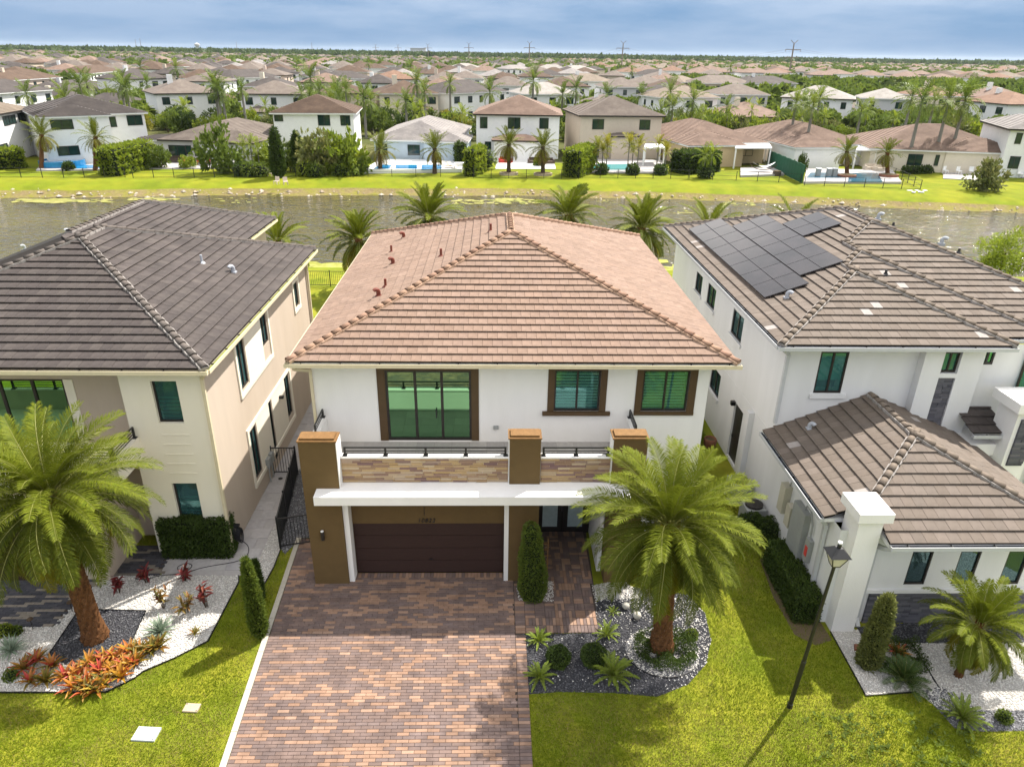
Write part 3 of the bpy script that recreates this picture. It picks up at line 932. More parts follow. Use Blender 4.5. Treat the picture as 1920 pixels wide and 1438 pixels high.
def tiles(roof, faces, key, w, ex, m, limit, rng, pale=None, lap=.07, th=.026, rise=.068):
    me = tile_mesh(key, w, ex, m, lap, th, rise)
    full, stuff = [], MB()
    T = ex + lap
    for F in faces:
        for poly in F['polys']:
            poly = ccw(poly)
            ss = [p[0] for p in poly]; ts = [p[1] for p in poly]
            k = int(min(ts) / ex)
            while k * ex < max(ts) - .02:
                t0 = k * ex
                i0 = int(min(ss) / w) - 1
                off = (k % 2) * w / 2
                for i in range(i0, int(max(ss) / w) + 2):
                    s0 = i * w + off
                    if s0 + w < min(ss) or s0 > max(ss): continue
                    rect = [(s0, t0), (s0 + w, t0), (s0 + w, t0 + ex), (s0, t0 + ex)]
                    c = clip_poly(rect, poly)
                    if len(c) < 3: continue
                    area = abs(sum(c[j - 1][0] * c[j][1] - c[j][0] * c[j - 1][1] for j in range(len(c)))) / 2
                    if area < .004: continue
                    lift = rng.uniform(-.003, .003)
                    if area > w * ex * .995:
                        full.append((F, s0, t0, lift))
                    else:
                        stuff.cr = rng.random() + .001
                        H = lambda t: max(.004, rise - (rise - .006) * (t - t0) / T) + lift
                        base = F['o']
                        top = [base + F['e'] * a + F['u'] * b + F['n'] * H(b) for a, b in c]
                        bot = [p - F['n'] * th for p in top]
                        nn = len(c)
                        stuff.add(top + bot, [tuple(range(nn))] + [(j, nn + j, nn + (j + 1) % nn, (j + 1) % nn) for j in range(nn)])
                k += 1

    def cpos(f): return f[0]['o'] + f[0]['e'] * (f[1] + w / 2) + f[0]['u'] * (f[2] + ex / 2)

    def size(f):
        p = cpos(f); d = (CPOS - p)
        return -(f[0]['n'].dot(d.normalized())) / d.length_squared if in_frame(p, -6) else 0
    full.sort(key=size)
    for j, (F, s0, t0, lift) in enumerate(full):
        p = F['o'] + F['e'] * s0 + F['u'] * t0 + F['n'] * lift
        if j < limit and size((F, s0, t0, lift)) < 0:
            o = bpy.data.objects.new('tile', me); COL.objects.link(o); o.parent = roof
            e, u, n = F['e'], F['u'], F['n']
            o.matrix_local = Matrix(((e.x, u.x, n.x, p.x), (e.y, u.y, n.y, p.y), (e.z, u.z, n.z, p.z), (0, 0, 0, 1)))
            if pale and rng.random() < pale: o.data = tile_mesh(key + 'pale', w, ex, M['tile_pale'], lap, th, rise); o['label'] = 'paler replacement tile'
        else:
            stuff.cr = rng.random() + .001
            mi = 1 if pale and rng.random() < pale else 0
            stuff.add([p + F['e'] * v.co.x + F['u'] * v.co.y + F['n'] * v.co.z for v in me.vertices], [tuple(q.vertices) for q in me.polygons], mi)
    o = stuff.build('tile', [m, M['tile_pale']], roof)
    o['kind'] = 'stuff'


CAP_MESH = {}


def caps(roof, lines, m, mort=None, step=.36, r=.112):
    key = m.name
    if key not in CAP_MESH:
        mb = MB(); n = 7; L = step + .07
        vs = []
        for y, rr, zz in ((0, r * 1.06, .055), (L, r * .92, .02)):
            for ring in (rr, rr - .018):
                for k in range(n):
                    t = math.pi * (k / (n - 1)); vs.append((ring * math.cos(t), y, zz + ring * math.sin(t) * .8))
        fs = []
        for k in range(n - 1):
            fs += [(k + 1, k, 2 * n + k, 2 * n + k + 1), (n + k, n + k + 1, 3 * n + k + 1, 3 * n + k), (k, k + 1, n + k + 1, n + k), (2 * n + k + 1, 2 * n + k, 3 * n + k, 3 * n + k + 1)]
        fs += [(0, n, 3 * n, 2 * n), (n - 1, 3 * n - 1, 4 * n - 1, 2 * n - 1)]
        mb.add(vs, fs)
        CAP_MESH[key] = mb.mesh('ridge_tile', m, True)
    rng = random.Random(4)
    for P, Q in lines:
        P, Q = Vector(P), Vector(Q)
        d = (Q - P); L = d.length; d.normalize()
        x = d.cross(ZUP).normalized(); z = x.cross(d)
        k = 0
        while k * step < L - .1:
            p = P + d * (k * step) + z * rng.uniform(.018, .028)
            o = bpy.data.objects.new('ridge_tile', CAP_MESH[key]); COL.objects.link(o); o.parent = roof
            o.matrix_local = Matrix(((x.x, d.x, z.x, p.x), (x.y, d.y, z.y, p.y), (x.z, d.z, z.z, p.z), (0, 0, 0, 1)))
            k += 1
        if mort:
            mb = MB(); mr = random.Random(6)
            nseg = int(L / .14)
            for i in range(nseg):
                a = P + d * (L * i / nseg); b = P + d * (L * (i + 1.1) / nseg)
                w = r * 2 + mr.uniform(.015, .085)
                mb.beam(a + z * .03, b + z * .03, w, .075 + mr.uniform(0, .02), 0, z)
            mb.build('mortar', mort, roof)


def underlay(house, faces, rect, ze, soffit, fas=.16):
    """roof deck, soffit board; returns the roof part"""
    mb = MB()
    for F in faces:
        for poly in F['polys']:
            mb.add([F['o'] + F['e'] * a + F['u'] * b - F['n'] * .022 for a, b in poly], [tuple(range(len(poly)))], 0)
    for (x0, x1, y0, y1) in rect:
        mb.box(x0 + .03, y0 + .03, ze - fas, x1 - .03, y1 - .03, ze - .03, 1)
    return mb.build('roof', [M['underlay'], soffit], house)


def gutter(house, F, L, mlip, mbed, w=.15, zt=0.0, a0=0.0):
    mb = MB()
    mb.fbox(F, a0, zt - .14, .0, L, zt - .10, w, 0)
    mb.fbox(F, a0, zt - .10, w - .022, L, zt - .012, w, 0)
    mb.fbox(F, a0 + .02, zt - .10, .0, L - .02, zt - .055, w - .022, 1)
    mb.fbox(F, a0, zt - .10, .0, a0 + .02, zt - .02, w - .022, 0)
    mb.fbox(F, L - .02, zt - .10, .0, L, zt - .02, w - .022, 0)
    a = a0 + .5
    while a < L - .1:
        mb.fbox(F, a, zt - .05, .0, a + .025, zt - .02, w - .023, 2); a += 1.25
    return mb.build('gutter', [mlip, mbed, M['dark_frame']], house)


def wall_panel(mb, F, W, z0, z1, holes, m=0, depth=.15, mrev=None, a_start=0.0):
    aa = sorted(set([a_start, W] + [h[0] for h in holes] + [h[2] for h in holes]))
    bb = sorted(set([z0, z1] + [h[1] for h in holes] + [h[3] for h in holes]))
    o, e, n = F
    P = lambda a, b, c: o + e * a + ZUP * b + n * c
    for i in range(len(aa) - 1):
        for j in range(len(bb) - 1):
            ca, cb = (aa[i] + aa[i + 1]) / 2, (bb[j] + bb[j + 1]) / 2
            if any(h[0] < ca < h[2] and h[1] < cb < h[3] for h in holes): continue
            mb.add([P(aa[i], bb[j], 0), P(aa[i + 1], bb[j], 0), P(aa[i + 1], bb[j + 1], 0), P(aa[i], bb[j + 1], 0)], [(0, 1, 2, 3)], m)
    for h in holes:
        a0, b0, a1, b1 = h[:4]
        q = [(a0, b0), (a1, b0), (a1, b1), (a0, b1)]
        for k in range(4):
            (xa, ya), (xb, yb) = q[k], q[(k + 1) % 4]
            mb.add([P(xa, ya, 0), P(xa, ya, -depth), P(xb, yb, -depth), P(xb, yb, 0)], [(0, 1, 2, 3)], m if mrev is None else mrev)


SLAT = {}


def window(house, F, a0, b0, a1, b1, cols=2, fw=.055, inset=.07, fm='dark_frame', gm='teal_glass', slats=0, widths=None, shade=None, name='window', slat_from=0.0):
    mb = MB()
    c1, c0 = -inset + .05, -inset - .02
    mb.fbox(F, a0, b0, c0, a0 + fw, b1, c1); mb.fbox(F, a1 - fw, b0, c0, a1, b1, c1)
    mb.fbox(F, a0 + fw, b0, c0, a1 - fw, b0 + fw * 1.3, c1); mb.fbox(F, a0 + fw, b1 - fw, c0, a1 - fw, b1, c1)
    edges = [a0 + (a1 - a0) * k / cols for k in range(cols + 1)] if not widths else [a0 + (a1 - a0) * k for k in widths]
    for x in edges[1:-1]: mb.fbox(F, x - fw * .6, b0 + fw * 1.3, c0, x + fw * .6, b1 - fw, c1 - .01)
    w = mb.build(name, M[fm], house)
    for i in range(len(edges) - 1):
        p = MB(); xa = edges[i] + (fw if i == 0 else fw * .6); xb = edges[i + 1] - (fw if i == len(edges) - 2 else fw * .6)
        p.fbox(F, xa, b0 + fw * 1.3, -inset - .005, xb, b1 - fw, -inset + .005)
        p.build('pane', M[gm], w)
    o, e, n = F
    backing = MB()
    backing.fbox(F, a0, b0, -inset - .55, a1, b1, -inset - .5)
    backing.build('backing_sheet', M['backing_pale'], w)
    if shade:
        sh = MB(); sh.fbox(F, a0 + fw, b0 + (b1 - b0) * shade, -inset - .12, a1 - fw, b1 - fw, -inset - .1); sh.build('roller_shade', M['slat_white'], w)
    if slats:
        L = a1 - a0 - 2 * fw
        key = round(L, 2), e[:]
        if key not in SLAT:
            s = MB(); s.add([n * -.03 - ZUP * .028, e * L + n * -.03 - ZUP * .028, e * L + n * .03 + ZUP * .028, n * .03 + ZUP * .028,
                             n * -.03 - ZUP * .018, e * L + n * -.03 - ZUP * .018, e * L + n * .03 + ZUP * .038, n * .03 + ZUP * .038],
                            [(0, 1, 2, 3), (7, 6, 5, 4), (0, 4, 5, 1), (1, 5, 6, 2), (2, 6, 7, 3), (3, 7, 4, 0)])
            SLAT[key] = s.mesh('slat', M['slat_white'])
        H = b1 - b0 - 2.3 * fw
        top = H * (1 - slat_from)
        for k in range(slats):
            so = bpy.data.objects.new('slat', SLAT[key]); COL.objects.link(so); so.parent = w
            so.location = o + e * (a0 + fw) + ZUP * (b0 + fw * 1.3 + top * (k + .5) / slats) + n * (-inset - .09)
    return w


def trim_frame(house, F, a0, b0, a1, b1, wl, wr, wt, wb, m, proud=.03, name='window_trim', sill=0):
    mb = MB()
    if wl: mb.fbox(F, a0 - wl, b0, -.01, a0, b1, proud)
    if wr: mb.fbox(F, a1, b0, -.01, a1 + wr, b1, proud)
    if wt: mb.fbox(F, a0 - wl, b1, -.01, a1 + wr, b1 + wt, proud)
    if wb: mb.fbox(F, a0 - wl - sill, b0 - wb, -.01, a1 + wr + sill, b0, proud + .03 + sill * .3)
    return mb.build(name, m, house)


def goose(house, p, m, facing=(-1, 0, 0), s=1.0):
    p = Vector(p); f = Vector(facing)
    mb = MB()
    mb.box(p.x - .17 * s, p.y - .17 * s, p.z - .05, p.x + .17 * s, p.y + .17 * s, p.z + .06)
    pts = [p, p + ZUP * .28 * s]
    for k in range(1, 8):
        t = math.pi * .78 * k / 7
        pts.append(p + ZUP * (.28 + .17 * math.sin(t)) * s + f * (.17 - .17 * math.cos(t)) * s)
    mb.tube(pts, [.13 * s] * 3 + [.12 * s] * 3 + [.115 * s] * 3, 10)
    return mb.build('roof_vent', m, house, smooth=False)


def pipe(house, p, m, h=.34, r=.05):
    p = Vector(p); mb = MB()
    mb.tube([p - ZUP * .05, p + ZUP * h], r, 8); mb.lathe([(.14, 0), (.06, .09)], p + ZUP * .0, 8)
    return mb.build('vent_pipe', m, house)


def railing(house, F, posts, zb, zt, n_rails=2, name='railing', c=0.0, rails=None):
    mb = MB()
    a0, a1 = posts[0], posts[-1]
    mb.fbox(F, a0 - .03, zt - .035, c - .025, a1 + .03, zt, c + .025)
    r = mb.build(name, M['black_metal'], house)
    for k in range(n_rails):
        b = zb + .06 + (zt - zb - .12) * k / n_rails
        q = MB(); q.fbox(F, a0, b, c - .012, a1, b + .022, c + .012); q.build('rail', M['black_metal'], r)
    for a in posts:
        q = MB(); q.fbox(F, a - .03, zb, c - .03, a + .03, zt - .036, c + .03); q.fbox(F, a - .07, zb, c - .07, a + .07, zb + .025, c + .07); q.build('post', M['black_metal'], r)
    return r


def stones(parent, F, a0, a1, b0, b1, rows, lmin, lmax, m, seed, name='stone', proud=.03):
    rng = random.Random(seed)
    me = MB(); me.box(0, 0, 0, 1, 1, 1); me = me.mesh(name, m)
    o, e, n = F
    h = (b1 - b0) / rows
    for r in range(rows):
        a = a0
        while a < a1 - .02:
            L = rng.uniform(lmin, lmax)
            if a + L > a1 - lmin * .5: L = a1 - a
            t = proud + rng.uniform(-.012, .014)
            ob = bpy.data.objects.new(name, me); COL.objects.link(ob); ob.parent = parent
            p = o + e * (a + .003) + ZUP * (b0 + r * h + .003)
            sx, sy, sz = L - .006, t, h - .006
            ob.matrix_local = Matrix(((e.x * sx, n.x * sy, 0, p.x), (e.y * sx, n.y * sy, 0, p.y), (0, 0, sz, p.z), (0, 0, 0, 1)))
            a += L


def downspout(house, pts, m, r=.045):
    mb = MB()
    for a, b in zip(pts, pts[1:]): mb.beam(a, b, r * 2, r * 2)
    return mb.build('downspout', m, house)


FX = lambda x, y: (Vector((x, y, 0)), Vector((1, 0, 0)), Vector((0, -1, 0)))        # wall facing the camera
FL = lambda x, y: (Vector((x, y, 0)), Vector((0, -1, 0)), Vector((-1, 0, 0)))       # wall facing -X, a runs towards the camera
FR = lambda x, y: (Vector((x, y, 0)), Vector((0, 1, 0)), Vector((1, 0, 0)))         # wall facing +X, a runs away
rt = random.Random(77)

# ================================================================== CENTRE HOUSE
CH = thing('house', 'white two-storey house with pink-brown tiled roof, brown pillars and stone balcony', 'house', (.65, 21.45, 0))
x0, x1, y0, y1, ze, sl = -6.52, 7.93, 20.9, 38.5, 7.0, .355
hf = hip_faces(x0, x1, y0, y1, ze, sl)
roof = underlay(CH, hf.values(), [(x0, x1, y0, y1)], ze, M['white_stucco'])
tiles(roof, [hf['f'], hf['l'], hf['r']], 'pink', .325, .375, M['tile_pink'], 300, rt)
w2 = (x1 - x0) / 2; xa = (x0 + x1) / 2; zr = ze + sl * w2
caps(roof, [((x0, y0, ze), (xa, y0 + w2, zr)), ((x1, y0, ze), (xa, y0 + w2, zr)), ((xa, y0 + w2, zr), (xa, y1 - w2, zr)), ((x0, y1, ze), (xa, y1 - w2, zr)), ((x1, y1, ze), (xa, y1 - w2, zr))], M['ridge_pink'], M['mortar_pink'])
gutter(CH, FX(x0 - .1, y0), x1 - x0 + .2, M['gutter_cream'], M['gutter_moss'], zt=ze)
gutter(CH, FL(x0, y1), y1 - y0, M['gutter_cream'], M['gutter_moss'], .1, zt=ze)
for q in ((757, 447), (737, 496), (710, 556)):
    d = ray(*q); nn = Vector((-sl, 0, 1)); t = (Vector((x0, 21, ze)) - CPOS).dot(nn) / d.dot(nn); goose(roof, CPOS + d * t, M['vent_red'], (-.8, -.6, 0), .62)
for q in ((734, 474), (827, 482), (723, 539), (920, 435)):
    d = ray(*q); nn = Vector((-sl, 0, 1)); t = (Vector((x0, 21, ze)) - CPOS).dot(nn) / d.dot(nn); pipe(roof, CPOS + d * t, M['vent_red'])
wl, wr, wy = -5.95, 7.25, 21.45
WW = wr - wl
hs = (2.38, 3.86, 5.23, 6.50)
h1 = (8.01, 5.0, 9.55, 6.52)
h2 = (10.97, 5.0, 12.53, 6.52)
mb = MB()
Ff = FX(wl, wy)
wall_panel(mb, Ff, WW, 0, 6.9, [hs, h1, h2])
wall_panel(mb, FL(wl, 37.6), 37.6 - wy, 0, 6.9, [])
wall_panel(mb, FR(wr, wy), 37.6 - wy, 0, 6.9, [])
mb.box(wl, 37.5, 0, wr, 37.6, 6.9)
mb.fbox(Ff, -.02, 6.62, 0, WW + .02, 6.86, .035)
mb.box(wl + .05, wy + .7, .1, wr - .05, 37.4, 3.6, 0)
mb.build('wall', [M['white_stucco']], CH)
window(CH, Ff, *hs, cols=3, fw=.075, inset=.05, gm='slider_green', widths=(0, .345, .655, 1), name='sliding_door')
trim_frame(CH, Ff, *hs, .27, .25, .12, .0, M['brown_trim'])
hd = MB(); hd.fbox(Ff, 4.02, 4.75, -.01, 4.06, 5.05, .06); hd.build('door_handle', M['black_metal'], CH)
window(CH, Ff, *h1, gm='clear_green', slats=13); trim_frame(CH, Ff, *h1, .22, .22, .12, .13, M['brown_trim'], sill=.16)
window(CH, Ff, *h2, gm='clear_green', slats=13); trim_frame(CH, Ff, *h2, .22, .26, .12, .13, M['brown_trim'], sill=.0)
mb = MB(); p = AY(930, 800, wy); mb.box(p.x - .09, wy - .07, p.z - .07, p.x + .09, wy, p.z + .05); mb.build('wall_vent', M['plastic_grey'], CH)
# garage block
mb = MB()
Fg = FX(-4.72, 19.15)
gh = (.17, 0, 5.10, 2.06)
wall_panel(mb, Fg, 5.2, 0, 3.46, [gh], 0, .12)
mb.box(-5.83, 18.62, 0, -4.722, 19.25, 5.38, 0); mb.box(.52, 18.74, 0, 1.48, 19.3, 3.46, 0); mb.box(.52, 18.86, 3.46, 1.48, 19.4, 5.36, 0); mb.box(3.71, 18.66, 0, 4.76, 19.25, 3.46, 0); mb.box(3.71, 18.86, 3.46, 4.76, 19.4, 5.36, 0)
mb.box(-5.83, 19.25, 0, -5.70, wy, 3.46, 1); mb.box(1.36, 19.3, 0, 1.48, wy, 3.46, 1); mb.box(3.55, 19.25, 0, 3.68, wy, 3.46, 1); mb.box(4.64, 19.25, 0, 4.76, wy, 3.46, 1)
mb.box(-4.716, 18.64, 3.75, -4.69, 19.24, 5.38, 1); mb.box(.495, 18.88, 3.75, .518, 19.38, 5.36, 1); mb.box(3.685, 18.88, 3.75, 3.708, 19.38, 5.36, 1)
mb.box(-4.72, 18.72, 0, -4.55, 19.14, 3.449, 1); mb.box(.38, 18.73, 0, .519, 19.14, 3.449, 1)
mb.box(-5.70, 19.26, 3.45, 4.70, wy - .002, 3.76, 1)
mb.build('garage_wall', [M['brown_stucco'], M['white_stucco']], CH)
for xa_, xb_ in ((-5.83, -4.70), (.50, 1.48), (3.69, 4.76)):
    mb = MB(); yf = 18.62 if xa_ < 0 else 18.86
    zc_ = 5.38 if xa_ < 0 else 5.36
    mb.box(xa_ - .025, yf - .025, zc_, xb_ + .025, yf + .58, zc_ + .045); mb.box(xa_ + .05, yf + .05, zc_ + .045, xb_ - .05, yf + .48, zc_ + .11)
    mb.build('pillar_cap', M['cap_wood'], CH)
mb = MB(); mb.box(-5.42, 18.14, 3.45, 4.25, 18.99, 3.75); mb.box(-4.70, 18.99, 3.452, 4.2, 19.26, 3.7)
mb.build('canopy_slab', M['white_stucco'], CH)
gd = MB(); gd.fbox(Fg, .17, 0, -.11, 5.10, 2.06, -.08); gdo = gd.build('garage_door', M['garage_brown'], CH)
for k in range(4):
    q = MB(); q.fbox(Fg, .19, .02 + k * .51, -.08, 5.08, .515 + k * .51, -.055); q.build('panel', M['garage_brown'], gdo)
q = MB(); q.fbox(Fg, 2.60, .56, -.055, 2.72, .60, -.03); q.build('handle', M['black_metal'], gdo)
p = AY(799, 976, 19.13)
tcu = bpy.data.curves.new('house_number', 'FONT'); tcu.body = '10822'; tcu.size = .21; tcu.extrude = .012; tcu.align_x = 'CENTER'; tcu.align_y = 'CENTER'; tcu.shear = .25; tcu.space_character = 1.12
tcu.materials.append(M['black_metal'])
to = bpy.data.objects.new('house_number', tcu); COL.objects.link(to); bpy.context.view_layer.update()
tme = bpy.data.meshes.new_from_object(to.evaluated_get(bpy.context.evaluated_depsgraph_get())); bpy.data.objects.remove(to)
tme.transform(Matrix.Translation((p.x, 19.135, p.z)) @ Matrix.Rotation(R(90), 4, 'X')); to = link('house_number', tme, CH, True)
mb = MB(); mb.box(p.x - .06, 19.13, p.z + .2, p.x - .045, 19.15, p.z + .62); mb.build('flag_bracket', M['black_metal'], CH)
for q in ((605, 1004), (984, 1008)):
    p = AY(*q, 18.55)
    mb = MB(); mb.tube([(p.x, 18.54, p.z - .16), (p.x, 18.54, p.z + .16)], .055, 12); mb.box(p.x - .03, 18.54, p.z - .05, p.x + .03, 18.66, p.z + .05)
    s = mb.build('wall_lamp', M['dark_frame'], CH)
    mb = MB(); mb.tube([(p.x, 18.54, p.z + .161), (p.x, 18.54, p.z + .18)], .05, 12); mb.build('lamp_shade', M['white_paint'], s)
# entrance
mb = MB(); Fe = FX(1.5, wy)
mb.fbox(Fe, .05, 0, .0, 2.04, 2.62, .05)
ed = mb.build('entry_door', M['dark_frame'], CH)
for a in (.16, 1.08):
    q = MB(); q.fbox(Fe, a, .08, .05, a + .86, 2.5, .085); lf = q.build('door_leaf', M['dark_frame'], ed)
    q = MB(); q.fbox(Fe, a + .16, .3, .0855, a + .70, 2.35, .095); q.build('frosted_pane', M['frost_glass'], ed)
q = MB(); q.fbox(Fe, 1.0, 1.0, .1, 1.04, 1.5, .14); q.build('handle', M['solar_frame'], ed)
# balcony
mb = MB()
mb.box(-4.70, 19.00, 3.70, .50, 19.20, 4.62); mb.box(1.48, 19.00, 3.70, 3.69, 19.20, 4.62)
mb.box(-5.83, 19.25, 3.76, -5.60, wy - .001, 4.80); mb.box(4.55, 19.25, 3.76, 4.76, wy - .001, 4.80)
par = mb.build('parapet', M['white_stucco'], CH)
stones(par, FX(-4.68, 19.00), 0, 5.16, 3.76, 4.61, 11, .26, .62, M['stone_veneer'], 5)
stones(par, FX(1.50, 19.00), 0, 2.17, 3.76, 4.61, 11, .26, .62, M['stone_veneer'], 6)
mb = MB(); mb.box(-4.69, 18.955, 4.62, .495, 19.22, 4.665); mb.box(1.49, 18.955, 4.62, 3.68, 19.22, 4.665); mb.build('parapet_cap', M['white_stucco'], CH)
railing(CH, FX(-4.7, 19.08), (.14, 1.39, 2.63, 3.87, 5.10), 4.665, 4.96)
railing(CH, FX(1.48, 19.08), (.10, 1.12, 2.12), 4.665, 4.96)
railing(CH, FL(-5.71, wy - .1), (.0, 1.1), 4.80, 5.10); railing(CH, FL(4.66, wy - .1), (.0, 1.1), 4.80, 5.10)
flo = MB(); flo.box(-5.6, 19.205, 3.76, 4.55, wy - .003, 3.79); flo = flo.build('balcony_floor', M['paver_bed'], CH)
tm = MB(); tm.box(0, 0, 0, .592, .552, .02); tm = tm.mesh('floor_tile', M['deck_tile'])
for i in range(17):
    for j in range(4):
        o = bpy.data.objects.new('floor_tile', tm); COL.objects.link(o); o.parent = flo; o.location = (-5.58 + i * .598, 19.215 + j * .558, 3.785)
downspout(CH, [(-6.35, 20.83, 6.88), (-6.35, 20.95, 6.72), (-5.98, 21.39, 6.5), (-5.98, 21.39, .1)], M['gutter_cream'])

# ================================================================== LEFT HOUSE
LH = thing('house', 'cream and beige two-storey house with dark slate-grey tiled roof', 'house', (-15, 20.3, 0))
ze, sl = 7.2, .37
b1 = (-21.7, -8.7, 19.85, 34.4); b2 = (-22.4, -12.5, 24.0, 41.2)
f1, f2 = hip_faces(*b1, ze, sl), hip_faces(*b2, ze + .001, sl)
b3 = (-8.7, -6.9, 36.0, 42.0)
roof = underlay(LH, list(f1.values()) + list(f2.values()), [b1], ze, M['beige_stucco'])
mb = MB(); mb.box(b2[0] + .03, 34.38, ze - .16, b2[1] - .03, b2[3] - .03, ze - .04); mb.build('soffit', M['beige_stucco'], roof)
tiles(roof, [f1['f'], f1['r'], f1['b'], f2['r']], 'dark', .33, .385, M['tile_dark'], 300, rt)
tl = dict(f1['l']); mb = MB()
w2 = 6.5; xa = -15.2; zr = ze + sl * 6.5
w3 = 4.95; xb = -17.45; zb = ze + sl * w3
caps(roof, [((b1[1], b1[2], ze), (xa, b1[2] + w2, zr)), ((b1[0], b1[2], ze), (xa, b1[2] + w2, zr)), ((xa, b1[2] + w2, zr), (xa, b1[3] - w2, zr)), ((b1[1], b1[3], ze), (xa, b1[3] - w2, zr)),
            ((xb, 29.5, zb), (xb, b2[3] - w3, zb)), ((b2[1], b2[3], ze), (xb, b2[3] - w3, zb))], M['ridge_dark'], M['mortar'])
gutter(LH, FX(b1[0], b1[2]), b1[1] - b1[0] + .1, M['gutter_cream'], M['gutter_moss'], zt=ze)
gutter(LH, FR(b1[1], b1[2]), b1[3] - b1[2], M['gutter_cream'], M['gutter_moss'], .14, zt=ze)
gutter(LH, FR(b2[1], 36.0), b2[3] - 36.0, M['gutter_cream'], M['gutter_moss'], .14, zt=ze)
for q, k in (((130, 440), 1), ((47, 468), 1), ((438, 512), 2), ((379, 494), 0)):
    nn = Vector((sl, 0, 1)) if q[0] > 200 else Vector((-sl, 0, 1))
    base = Vector((b1[1], 21, ze)) if q[0] > 200 else Vector((b1[0], 21, ze))
    d = ray(*q); t = (base - CPOS).dot(nn) / d.dot(nn)
    (goose(roof, CPOS + d * t, M['vent_grey'], (-.5, -.86, 0), .66) if k else pipe(roof, CPOS + d * t, M['vent_grey']))
mb = MB()
RW = -9.1
lw = [(3.2, 4.75, 4.0, 6.5), (6.05, 5.3, 6.8, 6.5), (3.2, .95, 3.95, 2.98), (5.65, .35, 6.0, 3.05), (8.0, 1.1, 8.7, 3.05), (11.0, 5.2, 11.7, 6.3)]
wall_panel(mb, FR(RW, 20.3), 13.6, 0, 7.06, lw, 0, .13)
Ft = FX(-11.62, 20.3)
lt = [(.96, 5.12, 1.76, 6.6), (.93, 1.35, 1.75, 2.86)]
wall_panel(mb, Ft, 2.52, 0, 7.06, lt, 1, .20)
mb.add([(-11.62, 20.3, 0), (-11.62, 21.3, 0), (-11.62, 21.3, 7.06), (-11.62, 20.3, 7.06)], [(0, 3, 2, 1)], 1)
Fm = FX(-21.3, 21.3)
wall_panel(mb, Fm, 9.68, 0, 7.06, [(4.2, 3.85, 7.34, 6.2)], 0, .12)
mb.box(-21.2, 33.8, 0, -9.15, 33.9, 7.0, 0); mb.box(-21.8, 34, 0, -13.0, 40.7, 7.0, 0); mb.box(-21.3, 21.3, 0, -21.2, 33.8, 7.0, 0)
mb.box(-21.1, 22.1, .1, -9.9, 33.7, 3.4, 0)
for k in range(5): mb.fbox(Ft, .95, 3.25 + k * .36, 0, 1.85, 3.275 + k * .36, .018, 1)
mb.build('wall', [M['beige_stucco'], M['cream_stucco']], LH)
for i, h in enumerate(lw): window(LH, FR(RW, 20.3), *h, cols=2 if h[2] - h[0] > .5 else 1, fw=.06, inset=.07, gm='teal_glass')
for h in lt: window(LH, Ft, *h, cols=1, fw=.05, inset=.16, gm='teal_glass', slats=6, slat_from=.42)
window(LH, Fm, 4.2, 3.85, 7.34, 6.2, cols=3, fw=.08, gm='slider_green', name='sliding_door')
trim_frame(LH, Fm, 4.2, 3.85, 7.34, 6.2, .0, .30, 0, 0, M['cream_stucco'])
Fr = FR(RW, 20.3)
mb = MB()
for (a0, b0, a1, b1_) in ((2.95, 4.5, 7.05, 6.68), (2.95, .70, 8.95, 3.22), (10.8, 5.0, 11.9, 6.5)):
    mb.fbox(Fr, a0, b0, -.01, a1, b0 + .16, .06); mb.fbox(Fr, a0, b1_ - .14, -.01, a1, b1_, .05)
    mb.fbox(Fr, a0, b0 + .16, -.01, a0 + .16, b1_ - .14, .05); mb.fbox(Fr, a1 - .16, b0 + .16, -.01, a1, b1_ - .14, .05)
for (a0, b0, a1, b1_) in ((4.05, 4.66, 6.0, 6.54), (4.0, .86, 5.6, 3.08), (6.05, .86, 7.95, 3.08)):
    mb.fbox(Fr, a0, b0, -.01, a1, b1_, .022)
mb.build('window_surround', M['cream_stucco'], LH)
mb = MB(); mb.fbox(Fr, 7.0, 2.55, .0, 7.14, 2.66, .2); mb.build('wall_lamp', M['black_metal'], LH)
for a in (4.35, 4.75):
    mb = MB(); mb.fbox(Fr, a, .75, .0, a + .28, 1.15, .16); mb.tube([Fr[0] + Fr[1] * (a + .12) + Vector((.08, 0, .75)), Fr[0] + Fr[1] * (a + .12) + Vector((.08, 0, .05))], .03, 6); mb.build('utility_box', M['plastic_grey'], LH)
downspout(LH, [(-8.75, 20.0, 7.1), (-9.0, 20.2, 6.75), (-9.05, 20.22, .05)], M['gutter_cream'], .05)
downspout(LH, [(-8.72, 33.7, 7.1), (-9.02, 33.7, 6.7), (-9.02, 33.7, .05)], M['gutter_cream'], .05)
mb = MB()
mb.box(-21.3, 18.9, 0, -12.62, 21.29, 3.7, 0); mb.box(-21.3, 18.75, 3.7, -11.64, 21.295, 3.84, 1)
mb.box(-21.3, 18.75, 3.84, -11.40, 18.95, 4.62, 1); mb.box(-11.62, 18.951, 3.84, -11.40, 20.298, 4.62, 1)
mb.build('garage_wall', [M['beige_stucco'], M['cream_stucco']], LH)
railing(LH, FR(-11.5, 18.85), (.05, 1.38), 4.62, 5.02, 3); railing(LH, FX(-17.5, 18.85), (.0, 1.5, 3.0, 4.5, 5.95), 4.62, 5.02, 3)
gd = MB(); gd.box(-19.5, 18.85, 0, -14.2, 18.899, 2.3); gd.build('garage_door', M['garage_brown'], LH)

